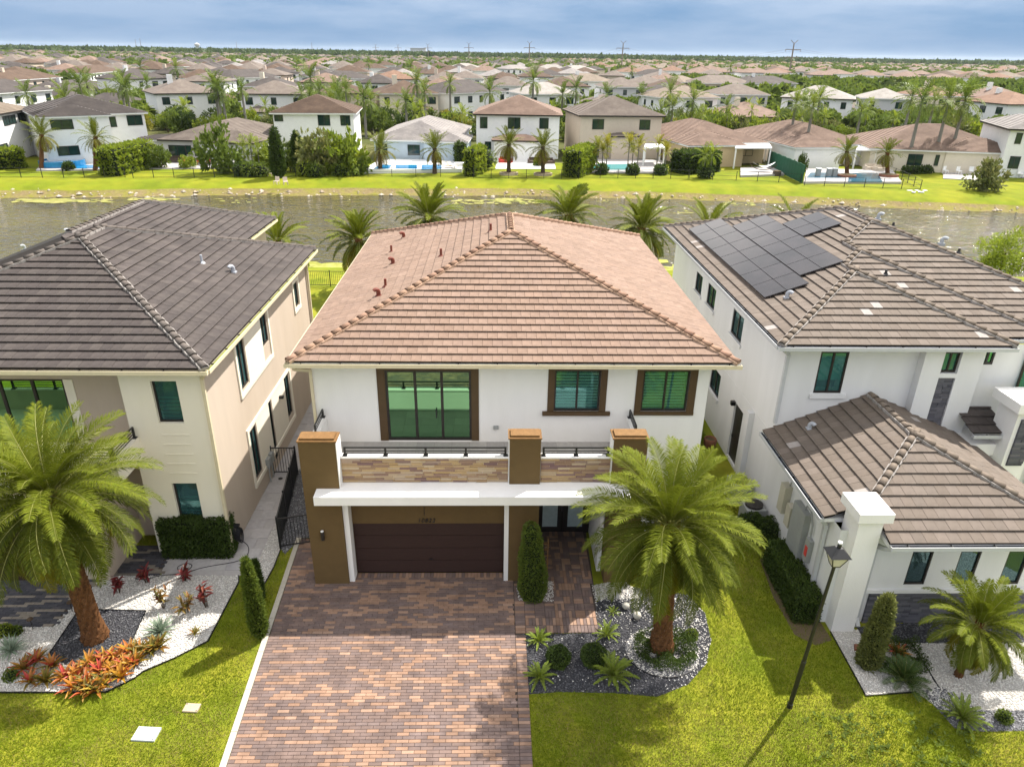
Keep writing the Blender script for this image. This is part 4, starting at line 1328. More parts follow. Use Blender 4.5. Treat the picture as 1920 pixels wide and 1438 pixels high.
# ================================================================== RIGHT HOUSE
RH = thing('house', 'pale grey two-storey house with taupe tiled roof carrying solar panels', 'house', (15, 22.6, 0))
ze, sl = 7.2, .36
X0 = 9.7
ya, yb, yc, yend = 22.0, 22.8, 24.0, 40.0
wa, wb, wc = 4.05, 5.0, 6.7
fa = hip_faces(X0, X0 + 2 * wa, ya, 38, ze, sl, 'fr'); fb = hip_faces(X0, X0 + 2 * wb, yb, 38, ze, sl, 'fr'); fc = hip_faces(X0, X0 + 2 * wc, yc, yend, ze, sl, 'frb')
ca = math.cos(math.atan(sl))
S_ = lambda y: yend - y                     # along the left face, from the back corner
left = mk_face((X0, yend, ze), (0, -1, 0), (1, 0, 0), sl, [
    [(0, 0), (S_(ya), 0), (S_(ya + wa), wa / ca), (wa, wa / ca)],
    [(wa, wa / ca), (S_(yb + wa), wa / ca), (S_(yb + wb), wb / ca), (wb, wb / ca)],
    [(wb, wb / ca), (S_(yc + wb), wb / ca), (S_(yc + wc), wc / ca), (wc, wc / ca)]])
allf = [left] + list(fa.values()) + list(fb.values()) + list(fc.values())
roof = underlay(RH, allf, [(X0, X0 + 2 * wa, ya, yend)], ze, M['cool_stucco'])
mb = MB(); mb.box(X0 + 2 * wa, yb + .03, ze - .16, X0 + 2 * wb - .03, yend - .1, ze - .032); mb.box(X0 + 2 * wb, yc + .03, ze - .16, X0 + 2 * wc - .03, yend - .1, ze - .034); mb.build('soffit', M['cool_stucco'], roof)
tiles(roof, [fa['f'], fb['f'], fc['f'], left, fa['r'], fb['r']], 'brown', .34, .40, M['tile_brown'], 300, rt, pale=.022)
pt = lambda x, y, r: (x, y, ze + sl * r)
caps(roof, [(pt(X0, ya, 0), pt(X0 + wa, ya + wa, wa)), (pt(X0 + 2 * wa, ya, 0), pt(X0 + wa, ya + wa, wa)), (pt(X0 + wa, yb + wa, wa), pt(X0 + wb, yb + wb, wb)), (pt(X0 + 2 * wb, yb, 0), pt(X0 + wb, yb + wb, wb)),
            (pt(X0 + wb, yc + wb, wb), pt(X0 + wc, yc + wc, wc)), (pt(X0 + 2 * wc, yc, 0), pt(X0 + wc, yc + wc, wc)), (pt(X0 + wc, yc + wc, wc), pt(X0 + wc, yend - wc, wc)), (pt(X0, yend, 0), pt(X0 + wc, yend - wc, wc)),
            (pt(X0 + wa, ya + wa, wa), pt(X0 + wa, yb + wa, wa)), (pt(X0 + wb, yb + wb, wb), pt(X0 + wb, yc + wb, wb))], M['ridge_brown'], M['mortar'])
gutter(RH, FX(X0 - .1, ya), 2 * wa + .1, M['gutter_grey'], M['gutter_dark'], zt=ze)
gutter(RH, FX(X0 + 2 * wa + .1, yb), 2 * (wb - wa) + 1.6, M['gutter_grey'], M['gutter_dark'], zt=ze)
gutter(RH, FL(X0, yend), yend - ya, M['gutter_grey'], M['gutter_dark'], .13, zt=ze)
for q, k in (((1646, 412), 1), ((1765, 458), 1), ((1475, 560), 1), ((1797, 475), 0), ((1660, 516), 0), ((1674, 426), 0)):
    if q[0] == 1475: base, nn = Vector((X0, 25, ze)), Vector((-sl, 0, 1))
    else: base, nn = Vector((12, yc if q[0] > 1640 and q[1] < 500 else yb, ze)), Vector((0, -sl, 1))
    d = ray(*q); t = (base - CPOS).dot(nn) / d.dot(nn)
    (goose(roof, CPOS + d * t, M['vent_grey'], (.75, -.66, 0), .62) if k else pipe(roof, CPOS + d * t, M['vent_black'], .2))
# solar panels
a = math.atan(sl)
eu = Vector((math.cos(a), 0, math.sin(a))); en = Vector((-math.sin(a), 0, math.cos(a))); ey = Vector((0, 1, 0))
for (xs_, ys_, nc, nr) in ((10.48, 25.95, 2, 8), (12.14, 26.95, 2, 6), (13.80, 31.1, 2, 2)):
    pw = 1.66 / 2 / math.cos(a) * .985; ph = 1.47 if nr > 2 else 1.26
    org = Vector((xs_, ys_, ze + sl * (xs_ - X0)))
    mb = MB()
    for i in range(nc * 2):
        q0 = org + eu * (pw * (i * .5 + .25)) + en * .08
        mb.beam(q0, q0 + ey * ph * nr, .04, .04, 0, en)
    for j in range(nr * 2):
        q0 = org + ey * (ph * (j / 2 + .15))
        for sx in (.04, pw * nc - .04): mb.beam(q0 + eu * sx, q0 + eu * sx + en * .1, .05, .05, 0, ey)
    arr = mb.build('solar_array', M['solar_frame'], RH)
    for i in range(nc):
        for j in range(nr):
            q = MB(); o_ = org + eu * (pw * i) + ey * (ph * j) + en * .11; g = .012
            c8 = [o_ + eu * (g + (pw - 2 * g) * s_) + ey * (g + (ph - 2 * g) * t_) + en * z_ for z_ in (0, .04) for s_, t_ in ((0, 0), (1, 0), (1, 1), (0, 1))]
            q.add(c8, [(0, 3, 2, 1), (0, 1, 5, 4), (1, 2, 6, 5), (2, 3, 7, 6), (3, 0, 4, 7)], 0)
            ins = .012
            it = [c8[4] + eu * ins + ey * ins, c8[5] - eu * ins + ey * ins, c8[6] - eu * ins - ey * ins, c8[7] + eu * ins - ey * ins]
            q.add(c8[4:] + it, [(0, 1, 5, 4), (1, 2, 6, 5), (2, 3, 7, 6), (3, 0, 4, 7)], 0)
            q.add([p_ - en * .002 for p_ in it], [(0, 1, 2, 3)], 1)
            q.build('solar_panel', [M['solar_frame'], M['solar_cell']], arr)
# walls
mb = MB()
FLr = FL(10.3, 39.4)
A_ = lambda y: 39.4 - y
rw = [(A_(34.75), 5.2, A_(33.6), 6.15), (A_(32.6), 5.2, A_(31.3), 6.2), (A_(28.7), 5.15, A_(27.3), 6.25), (A_(30.4), 1.75, A_(29.0), 2.9), (A_(26.85), .12, A_(25.75), 2.7)]
wall_panel(mb, FLr, A_(22.6), 0, 7.06, rw, 0, .14)
Frf = FX(10.3, 22.6)
rfw = [(1.12, 5.15, 2.12, 6.75), (6.86, 6.28, 7.3, 6.85)]
wall_panel(mb, Frf, 10.0, 0, 7.06, rfw, 0, .14)
mb.box(14.9, 22.25, 0, 15.58, 22.599, 7.05, 0); mb.box(16.18, 22.25, 0, 17.0, 22.599, 7.05, 0); mb.box(15.58, 22.25, 5.92, 16.18, 22.599, 6.08, 0)
mb.box(15.58, 22.36, 3.5, 16.18, 22.598, 5.92, 0)
mb.box(20.3, 22.5, 0, 23, 24, 7.05, 0); mb.box(10.4, 38.8, 0, 22.5, 39.3, 7.0, 0)
mb.fbox(Frf, 1.0, 4.98, 0, 2.3, 5.13, .09)
for i in (0, 1): mb.fbox(FLr, rw[i][0] - .12, 5.05, 0, rw[i][2] + .12, 5.19, .07)
mb.fbox(FLr, rw[2][0] - .12, 5.0, 0, rw[2][2] + .12, 5.14, .07); mb.fbox(FLr, rw[3][0] - .12, 1.6, 0, rw[3][2] + .12, 1.74, .08)
mb.fbox(FLr, 1.0, 3.36, 0, A_(22.62), 3.385, .012)
mb.box(10.5, 23.5, .1, 20, 38.5, 3.6, 0)
# wing
FLw = FL(10.2, 22.6)
Fw = FX(10.2, 16.8)
ww = [(2.34, 1.46, 2.98, 2.72), (3.80, 1.46, 4.44, 2.72), (5.27, 1.46, 5.91, 2.72)]
wall_panel(mb, FLw, 5.8, 0, 3.5, [], 0)
wall_panel(mb, Fw, 6.6, 0, 3.5, ww, 0, .12)
mb.box(16.7, 16.85, 0, 16.8, 22.6, 3.5, 0)
mb.fbox(Fw, .95, 1.20, 0, 6.6, 1.32, .09)
mb.fbox(FLr, A_(24.9), 0, 0, A_(24.6), 3.3, .22)
mb.build('wall', [M['cool_stucco']], RH)
for i, h in enumerate(rw[:4]): window(RH, FLr, *h, cols=2, fw=.05, inset=.08, gm='dark_glass')
window(RH, Frf, *rfw[0], cols=2, fw=.06, gm='teal_glass', shade=.28); window(RH, Frf, *rfw[1], cols=2, fw=.06, gm='teal_glass')
window(RH, FX(15.58, 22.36), .02, 6.1, .58, 6.85, cols=2, fw=.05, inset=.04, gm='teal_glass')
for h in ww: window(RH, Fw, *h, cols=1, fw=.045, inset=.07, gm='dark_glass')
window(RH, Frf, 8.35, 5.0, 9.4, 6.8, cols=1, fw=.06, inset=-.08, gm='teal_glass', slats=8)
dd = MB(); h = rw[4]; dd.fbox(FLr, h[0], h[1], -.13, h[2], h[3], -.09); ddo = dd.build('side_door', M['dark_frame'], RH)
q = MB(); q.fbox(FLr, h[0] + .1, 1.1, -.09, h[0] + .16, 1.2, -.03); q.build('door_handle', M['solar_frame'], ddo)
mb = MB(); p = AX(1376, 756, 10.25); mb.box(10.12, p.y - .09, p.z - .08, 10.3, p.y + .09, p.z + .1); mb.build('wall_lamp', M['black_metal'], RH)
st = MB(); st.box(11.56, 16.78, .01, 16.72, 16.799, 1.19); st = st.build('stone_cladding', M['ledge_stone'], RH)
stones(st, FX(11.56, 16.78), 0, 5.16, .0, 1.2, 15, .22, .5, M['ledge_stone'], 9, proud=.05)
st = MB(); st.box(15.59, 22.34, 3.5, 16.17, 22.359, 5.91); st = st.build('stone_cladding', M['ledge_stone'], RH)
stones(st, FX(15.59, 22.34), 0, .58, 3.6, 5.9, 26, .15, .4, M['ledge_stone'], 10, proud=.04); stones(st, FX(15.59, 22.28), 0, .58, 6.87, 7.04, 2, .2, .4, M['ledge_stone'], 14, proud=.04)
mb = MB(); mb.box(10.42, 16.38, 0, 11.12, 17.2, 4.15); mb.build('corner_pier', M['white_stucco'], RH)
mb = MB(); mb.box(10.28, 16.22, 4.15, 11.28, 17.35, 4.45); mb.build('pier_cap', M['white_stucco'], RH)
mb = MB(); mb.box(17.75, 20.9, 0, 18.6, 21.9, 5.3); mb.build('porch_pier', M['white_stucco'], RH)
mb = MB(); mb.box(17.55, 20.7, 5.3, 18.8, 22.1, 5.65); mb.build('pier_cap', M['white_stucco'], RH)
mb = MB(); mb.box(16.6, 21.4, 3.3, 21, 22.59, 3.75); mb.build('porch_beam', M['white_stucco'], RH)
st = MB(); st.box(17.9, 20.86, 3.2, 18.45, 20.9, 5.0); st = st.build('stone_cladding', M['ledge_stone'], RH)
stones(st, FX(17.9, 20.86), 0, .55, 3.3, 5.0, 18, .2, .4, M['ledge_stone'], 15, proud=.04)
# porch awning roof
am = MB(); am.add([(16.75, 21.35, 4.2), (18.0, 21.35, 4.2), (18.0, 22.59, 4.62), (16.75, 22.59, 4.62)], [(0, 1, 2, 3)]); am = am.build('awning_roof', M['underlay'], RH)
fx = mk_face((16.7, 21.35, 4.2), (1, 0, 0), (0, 1, 0), .34, [[(0, 0), (1.3, 0), (1.3, 1.28), (0, 1.28)]])
tiles(am, [fx], 'brownd', .34, .40, M['tile_dark'], 30, rt)
gutter(RH, FX(16.72, 21.35), 1.3, M['gutter_grey'], M['gutter_dark'], .12, zt=4.2)
# wing roof
ze2, sl2, hw = 3.6, .42, 3.6
wx0, wx1, wy0 = 9.87, 17.07, 16.0
fw_ = hip_faces(wx0, wx1, wy0, 30, ze2, sl2, 'frl')
cw = math.cos(math.atan(sl2))
fw_['l']['polys'] = [[(30 - 22.62, 0), (12.75, 0), (12.75, 1.25 / cw), (14 - hw, hw / cw), (30 - 22.62, hw / cw)]]
fw_['f']['polys'] = [[(1.33, 0), (7.2, 0), (3.6, hw / cw), (1.33, 1.33 / cw)]]
fw_['r']['polys'] = [[(0, 0), (22.62 - 16, 0), (22.62 - 16, hw / cw), (hw, hw / cw)]]
r2 = underlay(RH, fw_.values(), [(wx0, wx1, 17.25, 22.59), (11.2, wx1, wy0, 17.246)], ze2, M['cool_stucco'])
ru = Vector((0, 0, 0))
tiles(r2, list(fw_.values()), 'brown2', .34, .40, M['tile_brown'], 300, rt, pale=.012)
zr = ze2 + sl2 * hw; xm = wx0 + hw
caps(r2, [((wx0 + 1.3, wy0 + 1.3, ze2 + sl2 * 1.3), (xm, wy0 + hw, zr)), ((wx1, wy0, ze2), (xm, wy0 + hw, zr)), ((xm, wy0 + hw, zr), (xm, 22.5, zr))], M['ridge_brown'], M['mortar'])
gutter(RH, FX(11.2, wy0), wx1 - 11.2, M['gutter_grey'], M['gutter_dark'], .15, zt=ze2)
gutter(RH, FL(wx0, 22.59), 5.34, M['gutter_grey'], M['gutter_dark'], .13, zt=ze2)
d = ray(1517, 805); nn = Vector((-sl2, 0, 1)); t = (Vector((wx0, 20, ze2)) - CPOS).dot(nn) / d.dot(nn); goose(r2, CPOS + d * t, M['vent_grey'], (.6, -.8, 0), .6)
downspout(RH, [(11.38, 15.9, 3.5), (11.34, 16.3, 3.2), (11.32, 16.74, 3.0), (11.32, 16.74, .25), (11.3, 16.5, .08)], M['gutter_grey'], .06)
downspout(RH, [(9.8, 17.6, 3.5), (10.1, 17.5, 3.2), (10.14, 17.5, .05)], M['gutter_grey'], .06)
downspout(RH, [(9.75, 22.2, 7.1), (10.22, 22.5, 6.7), (10.22, 22.52, 4.0)], M['gutter_grey'], .06)
# meters on the wing wall
def wbox(name, y0, y1, z0, z1, d, m):
    mb = MB(); mb.box(10.2 - d, y0, z0, 10.199, y1, z1); return mb.build(name, m, RH)
wbox('utility_box', 20.15, 20.55, 1.7, 2.75, .25, M['plastic_beige']); wbox('utility_box', 19.6, 19.95, 1.5, 2.3, .2, M['plastic_beige'])
wbox('meter_cabinet', 18.55, 19.45, .95, 2.75, .22, M['plastic_grey']); sb = wbox('switch_box', 18.05, 18.35, 1.3, 2.1, .15, M['plastic_grey'])
mb = MB(); mb.box(10.03, 18.1, 1.5, 10.049, 18.25, 1.85); mb.build('warning_tag', M['orange_tag'], sb)
mb = MB()
mb.tube([(10.12, 18.9, 2.75), (10.12, 18.8, 2.98), (10.12, 18.5, 2.95), (10.12, 18.25, 2.6), (10.12, 18.2, 2.1)], .03, 6)
mb.tube([(10.12, 18.2, 1.3), (10.12, 18.25, 1.0), (10.12, 18.5, .85), (10.12, 18.7, .95)], .03, 6); mb.tube([(10.15, 20.3, 2.75), (10.15, 20.0, 3.45)], .025, 6)
mb.build('conduit', M['plastic_grey'], RH)


# ================================================================== PLANTS
def unit(v): return v / np.maximum(np.linalg.norm(v, axis=-1, keepdims=True), 1e-9)


def frond_mesh(name, L, e0, droop, pairs, ll, lw, m, seed, vee=.35, fwd=.6, hang=.35, thick=.022, s0=.12, prof=.55, side_bend=0.0):
    rn = np.random.default_rng(seed)
    n = 26
    s = np.linspace(0, 1, n)
    ang = e0 - droop * s ** 1.35
    P = np.zeros((n, 3)); P[1:, 0] = np.cumsum(np.cos(ang[:-1])) * L / (n - 1); P[1:, 2] = np.cumsum(np.sin(ang[:-1])) * L / (n - 1)
    P[:, 1] = side_bend * s ** 2 * L
    T = unit(np.gradient(P, axis=0))
    side = np.array([0, 1.0, 0]); Nn = np.cross(T, side)
    V, F, Rn, MI = [], [], [], []
    # rachis, three-sided
    b = 0
    for i in range(n):
        r = thick * (1 - .85 * s[i])
        V += [P[i] + side * r, P[i] - side * r, P[i] - Nn[i] * -r * 1.2]
    for i in range(n - 1):
        for a, c in ((0, 1), (1, 2), (2, 0)):
            F.append((3 * i + a, 3 * i + c, 3 * i + 3 + c, 3 * i + 3 + a)); Rn.append(.5); MI.append(1)
    b = len(V)
    for k in range(pairs):
        ss = s0 + (1 - s0) * (k + .5) / pairs
        x = ss * (n - 1); i = min(int(x), n - 2); f = x - i
        p = P[i] * (1 - f) + P[i + 1] * f; t = T[i]; nn = -Nn[i] if Nn[i][2] < 0 else Nn[i]
        pr = max(.22, math.sin(math.pi * min(1, (ss - s0) / (1 - s0) * .86 + .10)) ** prof)
        for sg in (1, -1):
            l = ll * pr * rn.uniform(.85, 1.12)
            d = unit(t * (fwd + .45 * ss + rn.normal(0, .07)) + side * sg * 1.0 + nn * (vee + rn.normal(0, .10)))
            w = t * (lw * .5)
            mid = p + d * l * .55
            d2 = unit(d + np.array([0, 0, -hang * rn.uniform(.5, 1.5)]))
            tip = mid + d2 * l * .45
            V += [p - w * .5, p + w * .5, mid + w, mid - w, tip]
            F.append((b, b + 1, b + 2, b + 3)); F.append((b + 3, b + 2, b + 4, b + 4)); r = rn.uniform(.02, .98); Rn += [r, r]; MI += [0, 0]; b += 5
    me = bpy.data.meshes.new(name)
    me.from_pydata([tuple(v) for v in V], [], [f if f[-1] != f[-2] else f[:3] for f in F])
    me.materials.append(m); me.materials.append(M['rachis'])
    a = me.attributes.new('rnd', 'FLOAT', 'FACE'); a.data.foreach_set('value', Rn)
    me.polygons.foreach_set('material_index', MI)
    me.update()
    return me


def frond_set(prefix, L, pairs, ll, lw, K=10, top=86, bot=-48, mats=('frond_young', 'frond_mid', 'frond_old', 'frond_dead'), dead=1, thick=.022, droop=(22, 62), vee=.4, hang=.35, seeds=2):
    out = []
    for k in range(K):
        f = k / (K - 1)
        e0 = R(top + (bot - top) * f)
        dr = R(droop[0] + (droop[1] - droop[0]) * min(1, f * 1.6))
        m = mats[0] if f < .34 else mats[1] if f < .66 else mats[2]
        if k >= K - dead: m = mats[3]
        out.append([frond_mesh('frond', L * (.8 + .28 * math.sin(math.pi * min(1, f + .15))), e0, dr, pairs, ll, lw, M[m], 100 + k * 7 + j, vee=vee * (1 - .8 * f), hang=hang + .4 * f, thick=thick, side_bend=(j - .5) * .14) for j in range(seeds)])
    return out


def leaf_bases(parent, crown, r0, r1, seed, m, rows=30, n=10):
    rn = random.Random(seed); mb = MB(); up = Vector(crown)
    for i in range(rows):
        f = (i + .4) / rows
        c = up * f; r = (r0 + (r1 - r0) * f) * (1 + .35 * max(0, 1 - f * 6) ** 1.4)
        for k in range(n):
            t = 2 * math.pi * (k + (.5 if i % 2 else 0)) / n + rn.uniform(-.06, .06)
            o, tn = Vector((math.cos(t), math.sin(t), 0)), Vector((-math.sin(t), math.cos(t), 0))
            w = r * math.pi / n * .9; h = up.length / rows; out = rn.uniform(.035, .065)
            b = c + o * (r * .97)
            mb.cr = rn.random() + .001
            mb.add([b - ZUP * h * .9, b + tn * w, b + ZUP * h * .5 + o * out, b - tn * w, b + ZUP * h * .62 - o * .01], [(0, 1, 2), (0, 2, 3), (1, 4, 2), (3, 2, 4)])
    o = mb.build('leaf_base', m, parent, world=False); o['kind'] = 'stuff'


def trunk_mesh(base, top, r0, r1, m, rows=36, n=18, bump=.10, flare=.35, bend=0.0, name='trunk', parent=None, seed=1):
    rn = random.Random(seed)
    base, top = Vector(base), Vector(top)
    vs, fs = [], []
    for i in range(rows + 1):
        f = i / rows
        c = base.lerp(top, f) + Vector((bend * math.sin(math.pi * f), 0, 0))
        r = r0 + (r1 - r0) * f + flare * r0 * max(0, 1 - f * 6) ** 1.4
        if f > .86: r *= 1 + (f - .86) * 1.6
        for k in range(n):
            t = 2 * math.pi * (k + (.5 if i % 2 else 0)) / n
            b = bump * (1 if (k + (i // 2)) % 2 == 0 else -.6) + rn.uniform(-.03, .03)
            vs.append((c.x + r * (1 + b) * math.cos(t), c.y + r * (1 + b) * math.sin(t), c.z))
    for i in range(rows):
        for k in range(n):
            fs.append((i * n + k, i * n + (k + 1) % n, (i + 1) * n + (k + 1) % n, (i + 1) * n + k))
    mb = MB(); mb.add(vs, fs)
    return mb.build(name, m, parent, world=False)


def palm(name, label, group, base, crown, fset, n, r0, r1, seed, tilt=(0, 0), trunk='palm_trunk', scale=1.0, joined=False, bump=.1, rows=36, flare=.35):
    rn = random.Random(seed)
    base, crown = Vector(base), Vector(crown)
    t = thing(name, label, 'palm tree', base, 0, group)
    trunk_mesh((0, 0, -.02), crown - base, r0, r1, M[trunk], rows=rows, bump=bump, flare=flare, parent=t, seed=seed)
    if rows >= 30: leaf_bases(t, crown - base, r0, r1, seed, M[trunk])
    K = len(fset)
    for i in range(n):
        f = (i + .5) / n
        k = min(K - 1, max(0, int(f ** .95 * K + rn.uniform(-.45, .45))))
        me = fset[k][rn.randrange(len(fset[k]))]
        o = bpy.data.objects.new('frond', me); COL.objects.link(o); o.parent = t
        az = i * 2.39996 + rn.uniform(-.25, .25)
        rr = .10 * scale + .03
        o.location = crown - base + Vector((math.cos(az) * rr, math.sin(az) * rr, -.45 * f * scale + rn.uniform(-.05, .05)))
        s = scale * rn.uniform(.88, 1.10)
        o.scale = (s, s, s)
        o.rotation_euler = (rn.uniform(-.25, .25), rn.uniform(-.12, .12), az)
    return t


def rot_leaves(pts, dirs, l, w, rn, jit=.8, curl=0.0):
    n = len(pts)
    d = unit(dirs + rn.normal(0, jit, (n, 3)))
    sd = unit(np.cross(d, rn.normal(0, 1, (n, 3))))
    L = l * rn.uniform(.6, 1.3, (n, 1)); Wd = w * rn.uniform(.7, 1.25, (n, 1))
    v = np.stack([pts, pts + d * L * .5 + sd * Wd * .5, pts + d * L, pts + d * L * .5 - sd * Wd * .5], 1)
    f = np.arange(n * 4).reshape(-1, 4)
    return v.reshape(-1, 3), f


def clump_rnd(pts, rn, sc=1.2):
    ph = rn.uniform(0, 6, 3)
    x = np.sin(pts[:, 0] * sc * 2.1 + ph[0]) + np.sin(pts[:, 1] * sc * 2.3 + ph[1]) + np.sin(pts[:, 2] * sc * 2.7 + ph[2])
    return np.clip(.5 + x * .14 + rn.normal(0, .17, len(pts)), .01, .99)


def crown_mesh(name, rx, ry, rz, zc, nclump, per, l, w, m, seed, cl=.32, jit=.9, flat=.0):
    """leaf clumps spread through an uneven ellipsoid"""
    rn = np.random.default_rng(seed)
    c = unit(rn.normal(0, 1, (nclump, 3))) * (rn.random((nclump, 1)) ** .45)
    c[:, 2] = np.where(c[:, 2] < -.55, c[:, 2] * .6, c[:, 2])
    c *= rn.uniform(.75, 1.12, (nclump, 1))
    rad = cl * rn.uniform(.6, 1.3, nclump)
    pts = np.repeat(c, per, 0) + unit(rn.normal(0, 1, (nclump * per, 3))) * (rn.random((nclump * per, 1)) ** .5) * np.repeat(rad, per)[:, None]
    dirs = unit(pts + np.array([0, 0, .3]))
    P = pts * np.array([rx, ry, rz]) + np.array([0, 0, zc])
    v, f = rot_leaves(P, dirs, l, w, rn, jit)
    r = np.clip(np.repeat(rn.uniform(.1, .9, nclump), per) * .6 + rn.uniform(0, .4, nclump * per), .01, .99)
    return np_mesh(name, v, f, M[m], r)


def ball_bush(name, label, c, r, m, seed, n=2600, l=.05, w=.03, group=None, squash=.92, cat='bush'):
    rn = np.random.default_rng(seed)
    d = unit(rn.normal(0, 1, (n, 3))); d = d[d[:, 2] > -.75]
    rad = r * rn.uniform(.88, 1.05, (len(d), 1)) * (1 + .05 * np.sin(d[:, :1] * 7) + .05 * np.sin(d[:, 1:2] * 6))
    p = d * rad * np.array([1, 1, squash]) + np.array([0, 0, r * .78])
    v, f = rot_leaves(p, d, l, w, rn, .55)
    t = thing(name, label, cat, c, 0, group)
    link('foliage', np_mesh('foliage', v, f, M[m], clump_rnd(p, rn, 4)), t)
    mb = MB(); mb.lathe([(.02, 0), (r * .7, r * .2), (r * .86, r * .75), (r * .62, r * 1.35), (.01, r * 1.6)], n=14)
    mb.build('dark_core', M['hedge_core'], t, world=False)
    return t


def column_bush(name, label, c, h, prof, m, seed, n=6000, l=.10, w=.04, lean=(0, 0), group=None, cat='bush', up=1.0, core=True, jit=.45, rough=.06):
    """prof: list of (height fraction, radius)"""
    rn = np.random.default_rng(seed)
    hs = np.array([p[0] for p in prof]); rs = np.array([p[1] for p in prof])
    zz = rn.random(n * 2); keep = rn.random(n * 2) < (np.interp(zz, hs, rs) / rs.max() + .08); zz = zz[keep][:n]
    a = rn.uniform(0, 6.283, len(zz))
    r = np.interp(zz, hs, rs) * rn.uniform(.82, 1.06, len(zz)) * (1 + rough * (np.sin(a * 5 + zz * 9) + np.sin(a * 3 - zz * 14)))
    p = np.stack([r * np.cos(a) + lean[0] * zz * h, r * np.sin(a) + lean[1] * zz * h, zz * h + .03], 1)
    d = unit(np.stack([np.cos(a), np.sin(a), np.full(len(a), up)], 1))
    v, f = rot_leaves(p, d, l, w, rn, jit)
    t = thing(name, label, cat, c, 0, group)
    link('foliage', np_mesh('foliage', v, f, M[m], clump_rnd(p, rn, 3)), t)
    if core:
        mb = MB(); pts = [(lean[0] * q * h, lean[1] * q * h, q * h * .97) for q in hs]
        mb.tube(pts, [max(.01, x * .82) for x in rs], 12); mb.build('dark_core', M['hedge_core'], t, world=False)
    return t


def box_hedge(name, label, x0, y0, x1, y1, h, m, seed, dens=420, l=.07, w=.045, group=None, rot=0, origin=None, uneven=.05, cat='hedge', z0=0):
    rn = np.random.default_rng(seed)
    W_, D_ = x1 - x0, y1 - y0
    P, Dr = [], []
    for (area, fn, d) in ((W_ * D_, lambda a, b: (a * W_, b * D_, np.full_like(a, h)), (0, 0, 1)), (W_ * h, lambda a, b: (a * W_, np.zeros_like(a), b * h), (0, -1, .3)), (W_ * h, lambda a, b: (a * W_, np.full_like(a, D_), b * h), (0, 1, .3)),
                          (D_ * h, lambda a, b: (np.zeros_like(a), a * D_, b * h), (-1, 0, .3)), (D_ * h, lambda a, b: (np.full_like(a, W_), a * D_, b * h), (1, 0, .3))):
        k = int(area * dens); a, b = rn.random(k), rn.random(k)
        P.append(np.stack(fn(a, b), 1)); Dr.append(np.tile(np.array(d, float), (k, 1)))
    P = np.concatenate(P); Dr = np.concatenate(Dr)
    P += rn.normal(0, .022, P.shape) + Dr * (uneven * (np.sin(P[:, :1] * 5 + seed) + np.sin(P[:, 1:2] * 4.3) + np.sin(P[:, 2:3] * 6)))
    v, f = rot_leaves(P, Dr, l, w, rn, .6)
    t = thing(name, label, cat, origin or (x0, y0, z0), rot, group)
    link('foliage', np_mesh('foliage', v, f, M[m], clump_rnd(P, rn, 2.5)), t)
    mb = MB(); e = min(.06, W_ * .2); mb.box(e, e, 0, W_ - e, D_ - e, h - e * .6); mb.build('dark_core', M['hedge_core'], t, world=False)
    return t


def strap_mesh(name, L, w, e0, droop, m, seg=5, fold=.25, tipw=.0):
    vs, fs = [], []
    x = z = 0
    for i in range(seg + 1):
        f = i / seg; a = e0 - droop * f
        ww = w * (.7 + .6 * f if f < .45 else 1.0 * (1 - f) / .55 * .97 + tipw) * .5
        nx, nz = -math.sin(a), math.cos(a)
        vs += [(x + nx * ww * fold * 2, ww, z + nz * ww * fold * 2), (x, 0, z), (x + nx * ww * fold * 2, -ww, z + nz * ww * fold * 2)]
        x += math.cos(a) * L / seg; z += math.sin(a) * L / seg
    for i in range(seg):
        fs += [(3 * i, 3 * i + 3, 3 * i + 4, 3 * i + 1), (3 * i + 1, 3 * i + 4, 3 * i + 5, 3 * i + 2)]
    mb = MB(); mb.add(vs, fs)
    return mb.mesh(name, m)


def rosette(name, label, cat, c, meshes, n, seed, group=None, scale=1.0, z=.03, spread=.03):
    rn = random.Random(seed)
    t = thing(name, label, cat, c, rn.uniform(0, 6), group)
    for i in range(n):
        f = i / max(1, n - 1)
        k = min(len(meshes) - 1, int(f * len(meshes)))
        o = bpy.data.objects.new('leaf' if 'frond' not in meshes[k].name else 'frond', meshes[k]); COL.objects.link(o); o.parent = t
        a = i * 2.39996 + rn.uniform(-.2, .2)
        o.location = (math.cos(a) * spread, math.sin(a) * spread, z)
        s = scale * rn.uniform(.85, 1.12); o.scale = (s, s, s)
        o.rotation_euler = (rn.uniform(-.15, .15), rn.uniform(-.12, .12), a)
    return t


# ------------------------------------------------------------------ two big palms in front
FS = frond_set('big', 2.75, 70, .45, .031, K=12, top=70, bot=-66, dead=1, thick=.022, droop=(46, 88), vee=.38, hang=.32)
c = AY(1256, 978, 15.6)
base = G(1240, 1214)
palm('date_palm', 'full green date palm in a white pebble ring right of the driveway', 'big date palms in the front yards', base, (c.x, c.y, c.z), FS, 165, .27, .21, 3, scale=.88, bump=.11, rows=40)
c = AY(88, 925, 16.5)
base = G(180, 1196)
palm('date_palm', 'leaning date palm with browning lower fronds on black gravel by the cream house', 'big date palms in the front yards', base, (c.x, c.y, c.z), FS, 165, .27, .22, 8, scale=.98, bump=.12, rows=40)
# bushy pygmy palm, right edge
FP = frond_set('pygmy', 1.35, 52, .27, .028, K=8, top=80, bot=-60, dead=1, thick=.014, droop=(40, 95), vee=.25, hang=.5)
c = AY(1838, 1165, 14.6); base = G(1835, 1290)
palm('pygmy_palm', 'low bushy pygmy palm with drooping fronds on white pebbles at the right edge', None, (c.x, c.y + .05, 0), (c.x, c.y, c.z), FP, 84, .09, .08, 5, bump=.12, rows=20)

